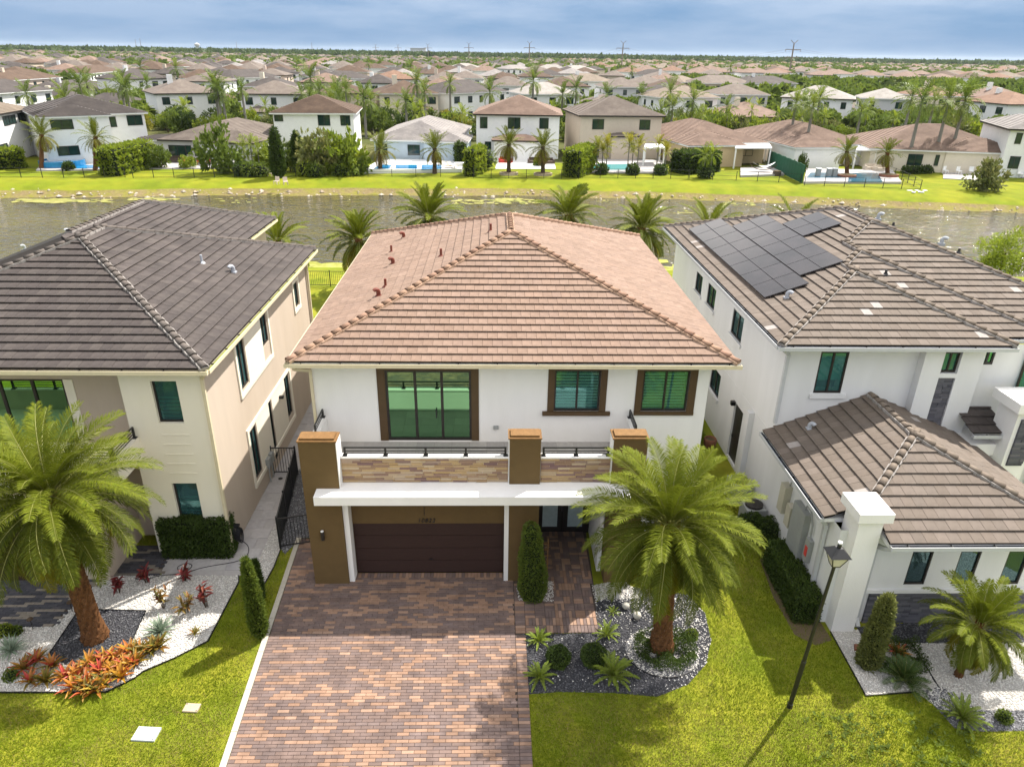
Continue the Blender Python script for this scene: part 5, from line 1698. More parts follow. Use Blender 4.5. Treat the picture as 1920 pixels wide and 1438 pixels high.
# palms on the near lakeside, seen over the roofs
FM = frond_set('mid', 2.5, 38, .44, .075, K=8, top=74, bot=-60, dead=1, thick=.03, droop=(36, 82), vee=.4, hang=.3)
near_palms = [(672, 446, 50, 74, 'date palm rising behind the left slope of the pink-brown roof'), (803, 404, 51, 70, 'date palm behind the ridge of the pink-brown roof, left of its peak'),
              (1066, 402, 51, 66, 'date palm behind the pink-brown roof, right of its peak'), (1203, 426, 49, 80, 'full date palm with yellow lower fronds between the pink-brown and solar-panel roofs'),
              (520, 452, 50, 40, 'date palm tips behind the far right eave of the dark roof'), (1330, 428, 50, 36, 'pale green palm tips behind the left corner of the solar-panel roof'),
              (1490, 424, 50, 20, 'pale palm tips above the ridge of the solar-panel roof')]
for i, (u, v, Y, n, lab) in enumerate(near_palms):
    c = AY(u, v, Y)
    palm('date_palm', lab, 'date palms on the near lakeside', (c.x + .15, c.y, 0), c, FM, n, .26, .22, 20 + i, bump=.1, rows=20)

# ------------------------------------------------------------------ front shrubs
cyp = [(0, .22), (.12, .26), (.5, .22), (.8, .13), (1, .02)]
a, b = G(489, 1192), G(484, 1128)
top = AY(459, 1048, a.y)
column_bush('cypress', 'bright green narrow cypress leaning at the lawn edge beside the driveway', a, top.z, [(0, .12), (.1, .21), (.4, .20), (.75, .15), (.92, .09), (1, .02)], 'leaf_mid', 1, 8000, .13, .035, lean=((top.x - a.x) / top.z, 0), up=1.6, cat='tree', group='cypresses by the driveway')
top = AY(477, 1052, b.y)
column_bush('cypress', 'smaller darker cypress standing behind the bright one at the lawn edge', b, top.z, [(0, .12), (.15, .17), (.5, .15), (.85, .08), (1, .02)], 'leaf_dark', 2, 5000, .13, .035, lean=((top.x - b.x) / top.z, 0), up=1.6, cat='tree', group='cypresses by the driveway')
a = G(999, 1118); top = AY(995, 978, a.y)
column_bush('topiary_cone', 'tall clipped green cone bush beside the garage pillar and entry walk', a, top.z - .05, [(0, .36), (.08, .43), (.35, .41), (.72, .31), (.93, .22), (1, .06)], 'leaf_mid', 3, 9000, .07, .035, lean=((top.x - a.x) / top.z * .9, 0), up=.4)
a, b = G(312, 1046), G(432, 1040)
box_hedge('hedge', 'thick square-cut dark green hedge below the cream house window', a.x - .05, a.y - .02, b.x + .06, a.y + .62, 1.42, 'leaf_dark', 4, 1300, .09, .055, uneven=.02)
box_hedge('hedge', 'clipped hedge along the grey wall under the meter cabinet', 9.42, 16.75, 10.12, 19.6, 1.0, 'leaf_dark', 5, 1300, .08, .05, uneven=.025)
for i, (u, v, r, lab) in enumerate(((1046, 1243, .33, 'round dark boxwood ball nearest the driveway in the slate bed'), (1112, 1241, .35, 'round dark boxwood ball in the middle of the slate bed'))):
    ball_bush('boxwood', lab, G(u, v), r, 'leaf_dark', 10 + i, 3200, .05, .032, group='boxwood balls in the slate bed')
FE = [[frond_mesh('frond', .50, R(e), R(60), 22, .055, .024, M['fern_leaf'], 300 + k + j * 9, vee=.3, fwd=.3, hang=.2, thick=.006, s0=.05) for j in range(2)] for k, e in enumerate((80, 66, 48, 28))]
FEf = [x[0] for x in FE]
for i, (u, v, s, n, lab) in enumerate(((1010, 1203, .85, 30, 'bright yellow-green fern at the driveway corner of the slate bed'), (1012, 1272, 1.0, 30, 'bright yellow-green fern at the front edge of the slate bed'),
                                     (1138, 1192, .9, 24, 'green fern at the back of the slate bed near the entry walk'), (1148, 1268, 1.45, 30, 'largest fern with long arching fronds in front of the right palm'),
                                     (1802, 1350, 1.3, 34, 'arching green fern in grey gravel at the lower right'), (1150, 1150, .5, 16, 'small orange-tinged fern beside the stone ball'))):
    rosette('fern', lab, 'fern', G(u, v), FEf, n, 40 + i, 'ferns in the front beds', s)
CY = [frond_mesh('frond', .58, R(e), R(34), 34, .15, .014, M['cycad_leaf'], 330 + k, vee=.5, fwd=.45, hang=.05, thick=.008, s0=.1) for k, e in enumerate((74, 54, 34, 14))]
rosette('sago_palm', 'dark green sago palm beside the white pebbles at the right', 'plant', G(1692, 1280), CY, 34, 60, None, 1.15, .12)
AG = [strap_mesh('leaf', .52, .06, R(e), R(14), M['agave'], 5, .3) for e in (80, 62, 44, 26, 10)]
rosette('agave', 'pale blue-green spiky agave on white pebbles beside the orange bromeliads', 'plant', G(302, 1186), AG, 64, 61, 'agaves in the left bed', 1.0, .06)
rosette('agave', 'pale spiky agave at the left edge of the white bed', 'plant', G(22, 1222), AG, 54, 62, 'agaves in the left bed', .95, .06)
BR = {k: [strap_mesh('leaf', .40, .085, R(e), R(50), M[m], 4, .2, .16) for e in (76, 56, 36)] for k, m in (('r', 'brom_red'), ('o', 'brom_orange'), ('g', 'brom_green'))}
MIXED = lambda a_, b_: [BR[a_][0], BR[a_][1], BR[b_][1], BR[b_][2]]
brl = [(46, 1256, 'g', 'r'), (70, 1242, 'r', 'g'), (98, 1252, 'r', 'g'), (58, 1280, 'r', 'g'), (86, 1278, 'g', 'g'), (124, 1272, 'r', 'o'), (148, 1268, 'r', 'o'), (140, 1292, 'o', 'r'), (165, 1285, 'o', 'g'), (162, 1300, 'g', 'o'), (170, 1248, 'o', 'g'),
       (190, 1262, 'r', 'o'), (200, 1240, 'r', 'o'), (214, 1262, 'o', 'o'), (222, 1238, 'o', 'r'), (238, 1252, 'r', 'o'), (196, 1282, 'o', 'g'), (256, 1246, 'o', 'g'), (228, 1272, 'o', 'o'), (262, 1226, 'g', 'o'), (284, 1222, 'g', 'g'), (244, 1226, 'o', 'g'), (182, 1296, 'g', 'o'), (298, 1216, 'g', 'g')]
words = {'r': 'red', 'o': 'orange', 'g': 'bronze-green'}
for i, (u, v, a_, b_) in enumerate(brl):
    w_ = 'in the separate clump at the left of the bed' if u < 105 else 'in the long row along the black edging'
    ordn = sum(1 for q in brl if (q[0] < 105) == (u < 105) and q[0] <= u)
    on = ['first', 'second', 'third', 'fourth', 'fifth', 'sixth', 'seventh', 'eighth', 'ninth', 'tenth', 'eleventh', 'twelfth', 'thirteenth', 'fourteenth', 'fifteenth', 'sixteenth', 'seventeenth', 'eighteenth', 'nineteenth', 'twentieth'][ordn - 1]
    rosette('bromeliad', f'{words[a_]} bromeliad, {on} from the left {w_}', 'plant', G(u, v), MIXED(a_, b_), 22, 70 + i, 'bromeliads in the left bed', 1.1 if u > 105 else 1.0, .03)
rosette('bromeliad', 'small lone bronze bromeliad on white pebbles near the lawn edge', 'plant', G(366, 1190), MIXED('g', 'g'), 14, 99, 'bromeliads in the left bed', .6)
rosette('bromeliad', 'brown bromeliad with dry leaves beside the leaning cypress at the right', 'plant', G(1680, 1228), MIXED('g', 'r'), 16, 98, None, 1.1)


def ti_plant(label, c, h, m, seed, stems=6, n=36):
    rn = random.Random(seed)
    t = thing('cordyline', label, 'plant', c, 0, 'red-leaved plants in the left bed')
    lm = [strap_mesh('leaf', .27, .09, R(e), R(40), M[m], 3, .15) for e in (70, 40, 10)]
    st = MB(); tips = []
    for s in range(stems):
        a = rn.uniform(0, 6.28); hh = h * rn.uniform(.55, 1); d = rn.uniform(.05, .26)
        p = [(0.04 * math.cos(a), .04 * math.sin(a), 0), (d * .5 * math.cos(a), d * .5 * math.sin(a), hh * .55), (d * math.cos(a), d * math.sin(a), hh)]
        st.tube(p, [.012, .010, .007], 5); tips.append(p)
    st.build('stem', M['bark'], t, world=False)
    for i in range(n):
        p = tips[i % stems]; f = rn.uniform(.35, 1.0)
        q = Vector(p[1]).lerp(Vector(p[2]), max(0, (f - .5) * 2)) if f > .5 else Vector(p[0]).lerp(Vector(p[1]), f * 2)
        o = bpy.data.objects.new('leaf', lm[i % 3]); COL.objects.link(o); o.parent = t
        o.location = q; o.rotation_euler = (rn.uniform(-.3, .3), rn.uniform(-.4, .3), rn.uniform(0, 6.28))
    return t


for i, (u, v, h, m, lab) in enumerate(((222, 1112, .6, 'ti_red', 'dark red leafy plant between the left palm and the path'), (276, 1092, .55, 'ti_red', 'deep red leafy plant at the path edge beside the black hose'),
                                     (308, 1140, .8, 'ti_mix', 'tall green and red leafy plant behind the pale agave'), (346, 1088, .5, 'ti_red', 'small red leafy plant under the hose at the path edge'),
                                     (350, 1150, .8, 'ti_mix', 'red-orange leafy plant with bare stems on white pebbles'), (388, 1138, .95, 'ti_red', 'tallest red leafy plant nearest the lawn edge'))):
    ti_plant(lab, G(u, v), h, m, 200 + i)
# low cover
rnp = np.random.default_rng(9)


def low_cover(name, label, ring, n, m, h, seed, l=.06, w=.035):
    rn = np.random.default_rng(seed)
    P = np.array(ring); x0, y0 = P.min(0); x1, y1 = P.max(0)
    px, py = rn.uniform(x0, x1, n), rn.uniform(y0, y1, n); k = in_poly(px, py, ring); px, py = px[k], py[k]
    hh = h * (.55 + .25 * np.sin(px * 9) + .25 * np.sin(py * 8 + 1))
    k = hh > h * .18; px, py, hh = px[k], py[k], hh[k]
    p = np.stack([px, py, hh * rn.random(len(px)) ** .5 + .02], 1)
    v, f = rot_leaves(p, np.tile([0, 0, 1.], (len(p), 1)), l, w, rn, .8)
    o = link(name, np_mesh(name, v, f, M[m], clump_rnd(p, rn, 4)))
    return tag(o, label, 'ground cover', kind='stuff')


low_cover('ground_cover', 'bushy green ground cover round the foot of the right palm', [(ringc.x + .95 * math.cos(t) + .10, ringc.y + .88 * math.sin(t) + .03) for t in np.linspace(0, 6.28, 20)[:-1]], 9500, 'leaf_dark', .40, 5)
low_cover('ground_cover', 'dark green ground cover between white pebbles at the right', GP([(1640, 1205), (1715, 1205), (1745, 1262), (1700, 1275), (1645, 1262)]), 5200, 'leaf_dark', .3, 6)
ball_bush('bush', 'small bright bush at the right rim of the palm ring', G(1296, 1196), .17, 'leaf_mid', 31, 700, .06, .035)
ball_bush('bush', 'tiny green bush alone on grey gravel at the right edge', G(1880, 1350), .17, 'leaf_mid', 32, 500, .07, .035)
ball_bush('bush', 'dark bush against the grey wall behind the right palm', G(1440, 1015), .55, 'leaf_dark', 33, 2600, .1, .05)
ball_bush('bush', 'dark leafy bush in the corner between the houses', (9.5, 21.2, 0), .5, 'leaf_dark', 34, 2400, .1, .05)
ball_bush('bush', 'yellow-green fern-like bush between the white houses', (8.7, 27.8, 0), .7, 'leaf_bright', 35, 2400, .14, .05)
ball_bush('bush', 'dark purple-green bush at the far end between the houses', (9.0, 31.2, 0), .55, 'leaf_dark', 36, 2000, .12, .05)
ball_bush('bush', 'small yellowish shrub beside the left drive', G(12, 1190), .2, 'leaf_bright', 37, 600, .07, .035)
ball_bush('bush', 'low green shrub next to the left path light', G(32, 1188), .14, 'leaf_mid', 38, 400, .07, .035)
ball_bush('bush', 'low dark shrub between the bromeliad clump and the left edge', G(22, 1272), .16, 'leaf_mid', 39, 400, .07, .035)
a = G(1624, 1250); top = AY(1668, 1118, a.y)
column_bush('cypress', 'brownish cypress leaning right in front of the grey stone wall', a, top.z, [(0, .20), (.1, .28), (.5, .26), (.85, .20), (1, .06)], 'leaf_olive', 40, 7500, .13, .035, lean=((top.x - a.x) / top.z, 0), up=1.6, cat='tree')
a = AY(1885, 475, 50)
t = thing('tree', 'light green leafy tree at the right edge behind the solar-panel house', 'tree', (a.x, a.y, 0))
trunk_mesh((0, 0, 0), (0, 0, a.z), .12, .06, M['bark'], rows=8, n=8, bump=.03, parent=t)
link('crown', crown_mesh('crown', 2.0, 1.8, 2.0, a.z - .3, 46, 80, .26, .10, 'leaf_bright', 3), t)
wv = random.Random(12)
mb = MB()
for i in range(150):
    x, y = wv.uniform(8.2, 12.5), wv.uniform(11.6, 13.4)
    for k in range(6):
        a_ = wv.uniform(0, 6.28); r_ = wv.uniform(.03, .09); mb.cr = wv.random() + .001
        mb.add([(x, y, .03), (x + r_ * math.cos(a_ - .3), y + r_ * math.sin(a_ - .3), .08), (x + r_ * 1.5 * math.cos(a_), y + r_ * 1.5 * math.sin(a_), .09), (x + r_ * math.cos(a_ + .3), y + r_ * math.sin(a_ + .3), .08)], [(0, 1, 2, 3)])
tag(mb.build('weeds', M['leaf_mid']), 'broad-leaved weeds in the lawn at the bottom right', 'weeds', kind='stuff')

# ================================================================== FRONT YARD OBJECTS
a = G(1480, 1325)
lp = thing('street_lamp', 'black lamp post with four-sided lantern on the lawn by the white pier', 'lamp post', a)
tip = AY(1564, 1062, a.y) - a
d = Vector((tip.x, 0, tip.z))
mb = MB(); mb.tube([(0, 0, 0), d * .03, d * .031, d * .35, d * .352, d], [.075, .075, .062, .062, .050, .042], 12); mb.build('pole', M['black_metal'], lp, world=False)
mb = MB(); mb.lathe([(.04, 0), (.06, .04), (.085, .06)], d, 8); cq = [d + Vector((sx * .09, sy * .09, .06)) for sx, sy in ((-1, -1), (1, -1), (1, 1), (-1, 1))]; ct = [d + Vector((sx * .2, sy * .2, .40)) for sx, sy in ((-1, -1), (1, -1), (1, 1), (-1, 1))]
for p, q in zip(cq, ct): mb.beam(p, q, .022, .022)
for i in range(4): mb.beam(cq[i], cq[i - 1], .022, .022); mb.beam(ct[i], ct[i - 1], .03, .03)
mb.build('lantern_frame', M['black_metal'], lp, world=False)
for i in range(4):
    mb = MB(); mb.add([cq[i - 1] * .999, cq[i] * .999, ct[i] * .999, ct[i - 1] * .999], [(0, 1, 2, 3)]); mb.build('lantern_pane', M['lamp_glass'], lp, world=False)
mb = MB(); e_ = [d + Vector((sx * .25, sy * .25, .40)) for sx, sy in ((-1, -1), (1, -1), (1, 1), (-1, 1))]; f_ = [d + Vector((sx * .07, sy * .07, .58)) for sx, sy in ((-1, -1), (1, -1), (1, 1), (-1, 1))]
mb.add(e_ + f_, [(0, 1, 5, 4), (1, 2, 6, 5), (2, 3, 7, 6), (3, 0, 4, 7), (4, 5, 6, 7), (3, 2, 1, 0)]); mb.lathe([(.05, .58), (.05, .66), (.02, .70)], d, 8)
mb.build('lantern_roof', M['black_metal'], lp, world=False)
mb = MB(); mb.tube([d + Vector((.0, 0, .70)), d + Vector((0, 0, .74))], .055, 10); mb.build('light_sensor', M['white_paint'], lp, world=False)

g_ = G(1194, 1160)
mb = MB(); mb.lathe([(.125 * math.sin(t), .125 - .125 * math.cos(t)) for t in np.linspace(.02, 3.12, 12)], (0, 0, .02), 18)
gl = mb.build('stone_ball', M['globe_stone'], None, smooth=True); gl.location = (g_.x, g_.y, 0); tag(gl, 'pale stone garden ball under the right palm', 'garden ornament')
g_ = G(1175, 1150)
mb = MB(); mb.lathe([(.12 * math.sin(t), .12 - .12 * math.cos(t)) for t in np.linspace(.02, 3.12, 12)], (0, 0, .02), 18)
gl = mb.build('stone_ball', M['globe_stone'], None, smooth=True); gl.location = (g_.x, g_.y + .2, 0); tag(gl, 'second stone ball half hidden by the hanging palm fronds', 'garden ornament')
for (u, v, m, w_, d_, lab) in ((275, 1377, 'cover_white', .60, .40, 'white rectangular utility box lid set in the lawn'), (360, 1328, 'cover_tan', .40, .26, 'tan rectangular valve box lid in the lawn')):
    g_ = G(u, v); t = thing('utility_lid', lab, 'utility lid', (g_.x, g_.y, 0), R(-4), 'utility lids in the lawn')
    mb = MB(); mb.box(-w_ / 2, -d_ / 2, 0, w_ / 2, d_ / 2, .05); mb.build('lid', M[m], t, world=False)
    for sx in (-1, 1):
        mb = MB(); mb.tube([(sx * w_ * .42, -sx * d_ * .38, .05), (sx * w_ * .42, -sx * d_ * .38, .056)], .016, 8); mb.build('bolt', M['dark_frame'], t, world=False)
for (u, v, lab) in ((62, 1178, 'dark mushroom-shaped path light beside the left drive'), (136, 1146, 'dark path light at the corner of the black gravel')):
    g_ = G(u, v); t = thing('path_light', lab, 'path light', g_, 0, 'path lights in the left bed')
    mb = MB(); mb.tube([(0, 0, 0), (0, 0, .38)], .012, 6); mb.build('stake', M['dark_frame'], t, world=False)
    mb = MB(); mb.lathe([(.09, .36), (.085, .385), (.03, .43), (.0, .44)], n=12); mb.build('lamp_shade', M['bark'], t, world=False)
# hose
hp = [G(u, v, .03) for u, v in ((452, 1012), (464, 1022), (466, 1034), (458, 1046), (436, 1054), (400, 1060), (372, 1066), (352, 1072), (336, 1070), (334, 1062), (350, 1056), (360, 1060), (350, 1070), (330, 1076), (300, 1079), (272, 1086), (250, 1084))]
hs_ = thing('garden_hose', 'black garden hose coiled on the wall and trailing across the path', 'hose', (-9.0, 20.4, 0))
sm = []
for i in range(len(hp) - 1):
    p0, p1, p2, p3 = hp[max(0, i - 1)], hp[i], hp[i + 1], hp[min(len(hp) - 1, i + 2)]
    for k in range(4):
        t_ = k / 4
        sm.append(.5 * ((2 * p1) + (p2 - p0) * t_ + (2 * p0 - 5 * p1 + 4 * p2 - p3) * t_ ** 2 + (3 * p1 - p0 - 3 * p2 + p3) * t_ ** 3))
mb = MB(); mb.tube(sm, .014, 6); mb.build('hose', M['rubber'], hs_)
mb = MB()
for k in range(7): mb.tube([(-8.98 + .03 * k, 20.5 + .17 * math.cos(t) + .01 * k, .72 + .30 * math.sin(t) - .03 * k) for t in np.linspace(0, 6.28, 17)], .016, 5, cap=False)
mb.box(-9.09, 20.42, .95, -8.8, 20.6, 1.02); mb.build('coil', M['rubber'], hs_)


def picket_fence(name, label, p, q, h, gap=.11, group=None, gate=False):
    p, q = Vector((*p, 0)), Vector((*q, 0)); L = (q - p).length; e = (q - p).normalized()
    t = thing(name, label, 'gate' if gate else 'fence', p, math.atan2(e.y, e.x), group)
    for z in (.12, h - .04):
        mb = MB(); mb.box(0, -.018, z - .018, L, .018, z + .018); mb.build('rail', M['black_metal'], t, world=False)
    npost = max(2, int(round(L / 1.8)) + 1)
    for i in range(npost):
        x = L * i / (npost - 1); mb = MB(); mb.box(x - .03, -.03, 0, x + .03, .03, h + .04); mb.build('post', M['black_metal'], t, world=False)
    pm = MB(); pm.box(-.009, -.009, .135, .009, .009, h - .057); pm = pm.mesh('picket', M['black_metal'])
    x = gap
    while x < L - .04:
        o = bpy.data.objects.new('picket', pm); COL.objects.link(o); o.parent = t; o.location = (x, 0, 0); x += gap
    return t


picket_fence('metal_gate', 'black metal gate across the concrete path between the houses', (-9.08, 25.4), (-8.1, 25.4), 1.3, group='black metal fencing between the houses', gate=True)
picket_fence('metal_fence', 'long black picket fence running along the path beside the gravel', (-7.5, 20.55), (-8.1, 25.38), 1.3, .10, group='black metal fencing between the houses')
picket_fence('metal_gate', 'black metal gate in front of the green bin beside the brown pillar', (-7.48, 20.5), (-5.98, 20.9), 1.3, group='black metal fencing between the houses', gate=True)
picket_fence('metal_fence', 'black picket fence at the lake end of the gap between the houses', (-19, 51.5), (-7, 51.5), 1.2, .14, group='black metal fencing between the houses')
bn = thing('wheelie_bin', 'green plastic rubbish bin behind the brown pillar', 'bin', (-6.45, 22.0, 0))
mb = MB(); q0 = [(-.24, -.26), (.24, -.26), (.24, .26), (-.24, .26)]; mb.add([(x * .82, y * .82, .06) for x, y in q0] + [(x, y, .98) for x, y in q0], [(4, 5, 6, 7), (3, 2, 1, 0), (0, 1, 5, 4), (1, 2, 6, 5), (2, 3, 7, 6), (3, 0, 4, 7)]); mb.build('body', M['plastic_green'], bn, world=False)
mb = MB(); mb.box(-.26, -.29, .98, .26, .28, 1.03); mb.box(-.22, .28, .93, .22, .33, .97); mb.build('lid', M['plastic_green'], bn, world=False)
for s in (-1, 1):
    mb = MB(); mb.tube([(s * .23, .2, .1), (s * .27, .2, .1)], .1, 12); mb.build('wheel', M['rubber'], bn, world=False)
g_ = G(526, 898); mb = MB(); mb.tube([(0, 0, .02), (0, 0, .032)], .09, 14); o = mb.build('drain_cover', M['dark_frame']); o.location = (g_.x, g_.y, 0); tag(o, 'small round drain cover in the concrete path', 'drain cover')
for i, (x, y, lab) in enumerate(((9.75, 23.6, 'round-topped air conditioner unit nearest the side door'), (9.75, 21.9, 'air conditioner unit nearer the hedge against the grey wall'))):
    t = thing('air_conditioner', lab, 'air conditioner', (x, y, 0), 0, 'air conditioners between the houses')
    mb = MB(); mb.box(-.38, -.38, .05, .38, .38, .85); mb.build('casing', M['plastic_grey'], t, world=False)
    mb = MB(); mb.tube([(0, 0, .85), (0, 0, .93)], .33, 18); mb.build('fan_grille', M['dark_frame'], t, world=False)
    mb = MB(); mb.box(-.42, -.42, 0, .42, .42, .05); mb.build('base', M['concrete'], t, world=False)
t = thing('plant_pot', 'brown glazed pot near the side door of the grey house', 'pot', (9.75, 27.6, 0))
mb = MB(); mb.lathe([(.16, 0), (.28, .25), (.30, .42), (.26, .5), (.24, .5), (.22, .4)], n=16); mb.build('pot', M['terracotta'], t, world=False, smooth=True)
mb = MB(); mb.tube([(0, 0, .40), (0, 0, .42)], .22, 12); mb.build('soil', M['soil'], t, world=False)
t = thing('trellis', 'narrow wooden trellis leaning beside the clipped cone bush', 'trellis', (1.62, 18.9, 0))
for x in (0, .22):
    mb = MB(); mb.beam((x, 0, 0), (x, .1, 1.55), .035, .035); mb.build('rail', M['cap_wood'], t, world=False)
for k in range(6):
    mb = MB(); z = .2 + k * .24; mb.beam((0, .0155 * z / .24 * .24 + .01, z), (.22, .0155 * z / .24 * .24 + .01, z), .025, .025); mb.build('slat', M['cap_wood'], t, world=False)
t = thing('garden_rock', 'reddish flat stone at the foot of the leaning cypress', 'rock', G(1608, 1216))
mb = MB(); mb.prism([(-.14, -.08), (.1, -.12), (.16, .06), (-.06, .12)], 0, .09); mb.build('stone', M['terracotta'], t, world=False)


# ================================================================== ACROSS THE LAKE
for nm, c, t in (('roof_slate', (0.05998, 0.05027, 0.04684), (0.07426, 0.06283, 0.05712)), ('roof_brown', (0.08064, 0.05107, 0.03494), (0.1021, 0.0672, 0.0457)), ('roof_taupe', (0.1344, 0.1075, 0.09139), (0.1559, 0.129, 0.1075)), ('roof_grey', (0.2142, 0.1964, 0.1893), (0.2499, 0.2285, 0.2142)),
                 ('roof_pink', (0.172, 0.1156, 0.0887), (0.1989, 0.1371, 0.1048)), ('roof_tan', (0.1685, 0.1353, 0.1021), (0.194, 0.1557, 0.12)), ('roof_clay', (0.173, 0.09962, 0.06552), (0.1992, 0.1205, 0.08124)), ('roof_pale', (0.257, 0.2356, 0.2142), (0.2856, 0.2642, 0.2428))):
    mat(nm, c, .85, .16, .6, .2, 6, .25, tint=t)
for nm, c in (('wall_white', (.78, .78, .77)), ('wall_cream', (.68, .61, .49)), ('wall_beige', (.55, .47, .38)), ('wall_blue', (.45, .53, .60)), ('wall_tan', (.58, .45, .28)), ('wall_grey', (.52, .52, .52)), ('wall_pink', (.62, .50, .42))):
    mat(nm, c, .9, .04, .6, 0, 1, .2)
RN = {'slate': 'dark slate', 'brown': 'brown', 'taupe': 'grey-brown', 'grey': 'grey', 'pink': 'pinkish-brown', 'tan': 'tan', 'clay': 'orange-brown', 'pale': 'pale grey'}
WN = {'white': 'white', 'cream': 'cream', 'beige': 'beige', 'blue': 'pale blue', 'tan': 'tan', 'grey': 'grey', 'pink': 'pinkish'}


def stepped_roof(mb, x0, x1, y0, y1, ze, s, ex=.42, step=.055, plain=False):
    for F in hip_faces(x0, x1, y0, y1, ze, s).values():
        poly = ccw(F['polys'][0])
        P = lambda a, b, h: F['o'] + F['e'] * a + F['u'] * b + F['n'] * h
        if plain:
            mb.add([P(a, b, 0) for a, b in poly], [tuple(range(len(poly)))], 0); continue
        T = max(p[1] for p in poly); L = max(p[0] for p in poly); k = 0
        while k * ex < T - .02:
            c = clip_poly([(-1, k * ex), (L + 1, k * ex), (L + 1, (k + 1) * ex), (-1, (k + 1) * ex)], poly)
            if len(c) >= 3:
                mb.add([P(a, b, step * (1 - (b - k * ex) / ex)) for a, b in c], [tuple(range(len(c)))], 0)
                lo = sorted([p for p in c if abs(p[1] - k * ex) < 1e-6])
                if len(lo) >= 2:
                    a, b = lo[0], lo[-1]
                    mb.add([P(*a, -.01), P(*b, -.01), P(*b, step), P(*a, step)], [(0, 1, 2, 3)], 0)
            k += 1
    mb.box(x0 + .04, y0 + .04, ze - .22, x1 - .04, y1 - .04, ze - .02, 1)


def small_window(h, F, a0, b0, a1, b1, detailed, cols=2):
    fr = MB(); fw = .07
    fr.fbox(F, a0, b0, -.02, a0 + fw, b1, .06, 0); fr.fbox(F, a1 - fw, b0, -.02, a1, b1, .06, 0); fr.fbox(F, a0 + fw, b0, -.02, a1 - fw, b0 + fw, .06, 0); fr.fbox(F, a0 + fw, b1 - fw, -.02, a1 - fw, b1, .06, 0)
    if cols == 2 and a1 - a0 > 1: m_ = (a0 + a1) / 2; fr.fbox(F, m_ - .04, b0 + fw, -.02, m_ + .04, b1 - fw, .055, 0)
    if detailed:
        w = fr.build('window', M['dark_frame'], h, world=False)
        p = MB(); p.fbox(F, a0 + fw, b0 + fw, -.02, a1 - fw, b1 - fw, .025); p.build('pane', M['far_pane'], w, world=False)
    else:
        fr.fbox(F, a0 + fw, b0 + fw, -.02, a1 - fw, b1 - fw, .025, 1)
        w = fr.build('window', [M['dark_frame'], M['far_pane']], h, world=False)
    return w


def far_house(name, label, uL, vL, uR, vR, ze, depth, sl, wm, rm, wins=(), extra=(), group=None, detailed=False, auto=0, seed=0, at=None, main=None):
    rn = random.Random(seed)
    if at is None:
        P, Q = G(uL, vL, ze), G(uR, vR, ze)
        ang = math.atan2(Q.y - P.y, Q.x - P.x); a = math.hypot(Q.x - P.x, Q.y - P.y)
    else: (px_, py_), ang, a = at; P = Vector((px_, py_, 0))
    t = thing(name, label, 'house', (P.x, P.y, 0), ang, group)
    MW = t.matrix_basis.copy() if False else Matrix.Translation((P.x, P.y, 0)) @ Matrix.Rotation(ang, 4, 'Z')
    ins = .55
    mx0, mx1, my0, my1 = main or (0, a, 0, depth)
    mb = MB(); mb.box(mx0 + ins, my0 + ins, 0, mx1 - ins, my1 - ins, ze - .2, 0)
    rb_ = MB(); stepped_roof(rb_, mx0, mx1, my0, my1, ze, sl, plain=not detailed)
    for (x0, x1, y0, y1, z_, s_) in extra:
        mb.box(x0 + .4, y0 + .4, 0, x1 - .4, y1, z_ - .2, 0)
        stepped_roof(rb_, x0, x1, y0, y1, z_, s_, plain=not detailed)
    if auto and ze > 5 and rn.random() < .75:
        w_ = rn.uniform(5, 7.5); q_ = rn.choice((0, 1)); xs0 = rn.uniform(.2, 1) if q_ else a - w_ - rn.uniform(.2, 1)
        mb.box(xs0 + .4, -2.6, 0, xs0 + w_ - .4, 2, 3.1, 0); stepped_roof(rb_, xs0, xs0 + w_, -3.1, 5, 3.3, .33, plain=True)
    if auto and rn.random() < .35:
        mb.box(a * .3, depth * .4, ze, a * .3 + 1.1, depth * .4 + .9, ze + depth * .24, 0)
    mb.build('wall', M['wall_' + wm], t, world=False)
    rb_.build('roof', [M['roof_' + rm], M['wall_white'] if rn.random() < .5 else M['dark_frame']], t, world=False)
    Fl = (Vector((0, ins, 0)), Vector((1, 0, 0)), Vector((0, -1, 0)))
    inv = MW.inverted()
    for w in wins:
        u0, v0, u1, v1 = w[:4]; yo = w[4] if len(w) > 4 else ins
        pl = MW @ Vector((0, yo, 0)); nn = (MW.to_3x3() @ Vector((0, 1, 0)))
        pts = []
        for (u, v) in ((u0, v1), (u1, v0)):
            d = ray(u, v); k = (pl - CPOS).dot(nn) / d.dot(nn); pts.append(inv @ (CPOS + d * k))
        F_ = (Vector((0, yo, 0)), Vector((1, 0, 0)), Vector((0, -1, 0)))
        small_window(t, F_, pts[0].x, max(.1, pts[0].z), pts[1].x, pts[1].z, detailed)
    if auto:
        n = max(2, int(a / 4.2))
        for k in range(n):
            x = a * (k + .5) / n + rn.uniform(-.5, .5); ww = rn.choice((.6, .8, 1.0))
            if ze > 5: small_window(t, Fl, x - ww, 4.55, x + ww, 6.1, False)
            if auto > 1 or ze < 5: small_window(t, Fl, x - ww * 1.1, .7, x + ww * 1.1, 2.5, False)
        side = FR(a - ins, 0)
        sgn = (P.x + Vector((a, 0, 0)).x) < 0
        F_ = (Vector((a - ins, 0, 0)), Vector((0, 1, 0)), Vector((1, 0, 0))) if P.x < -10 else (Vector((ins, depth, 0)), Vector((0, -1, 0)), Vector((-1, 0, 0)))
        for k in (.3, .62):
            if ze > 5: small_window(t, F_, depth * k, 4.7, depth * k + 1.1, 6.0, False)
    t['_a'] = a
    return t


REF = []


OCC = []            # footprints taken: (x, y, radius)


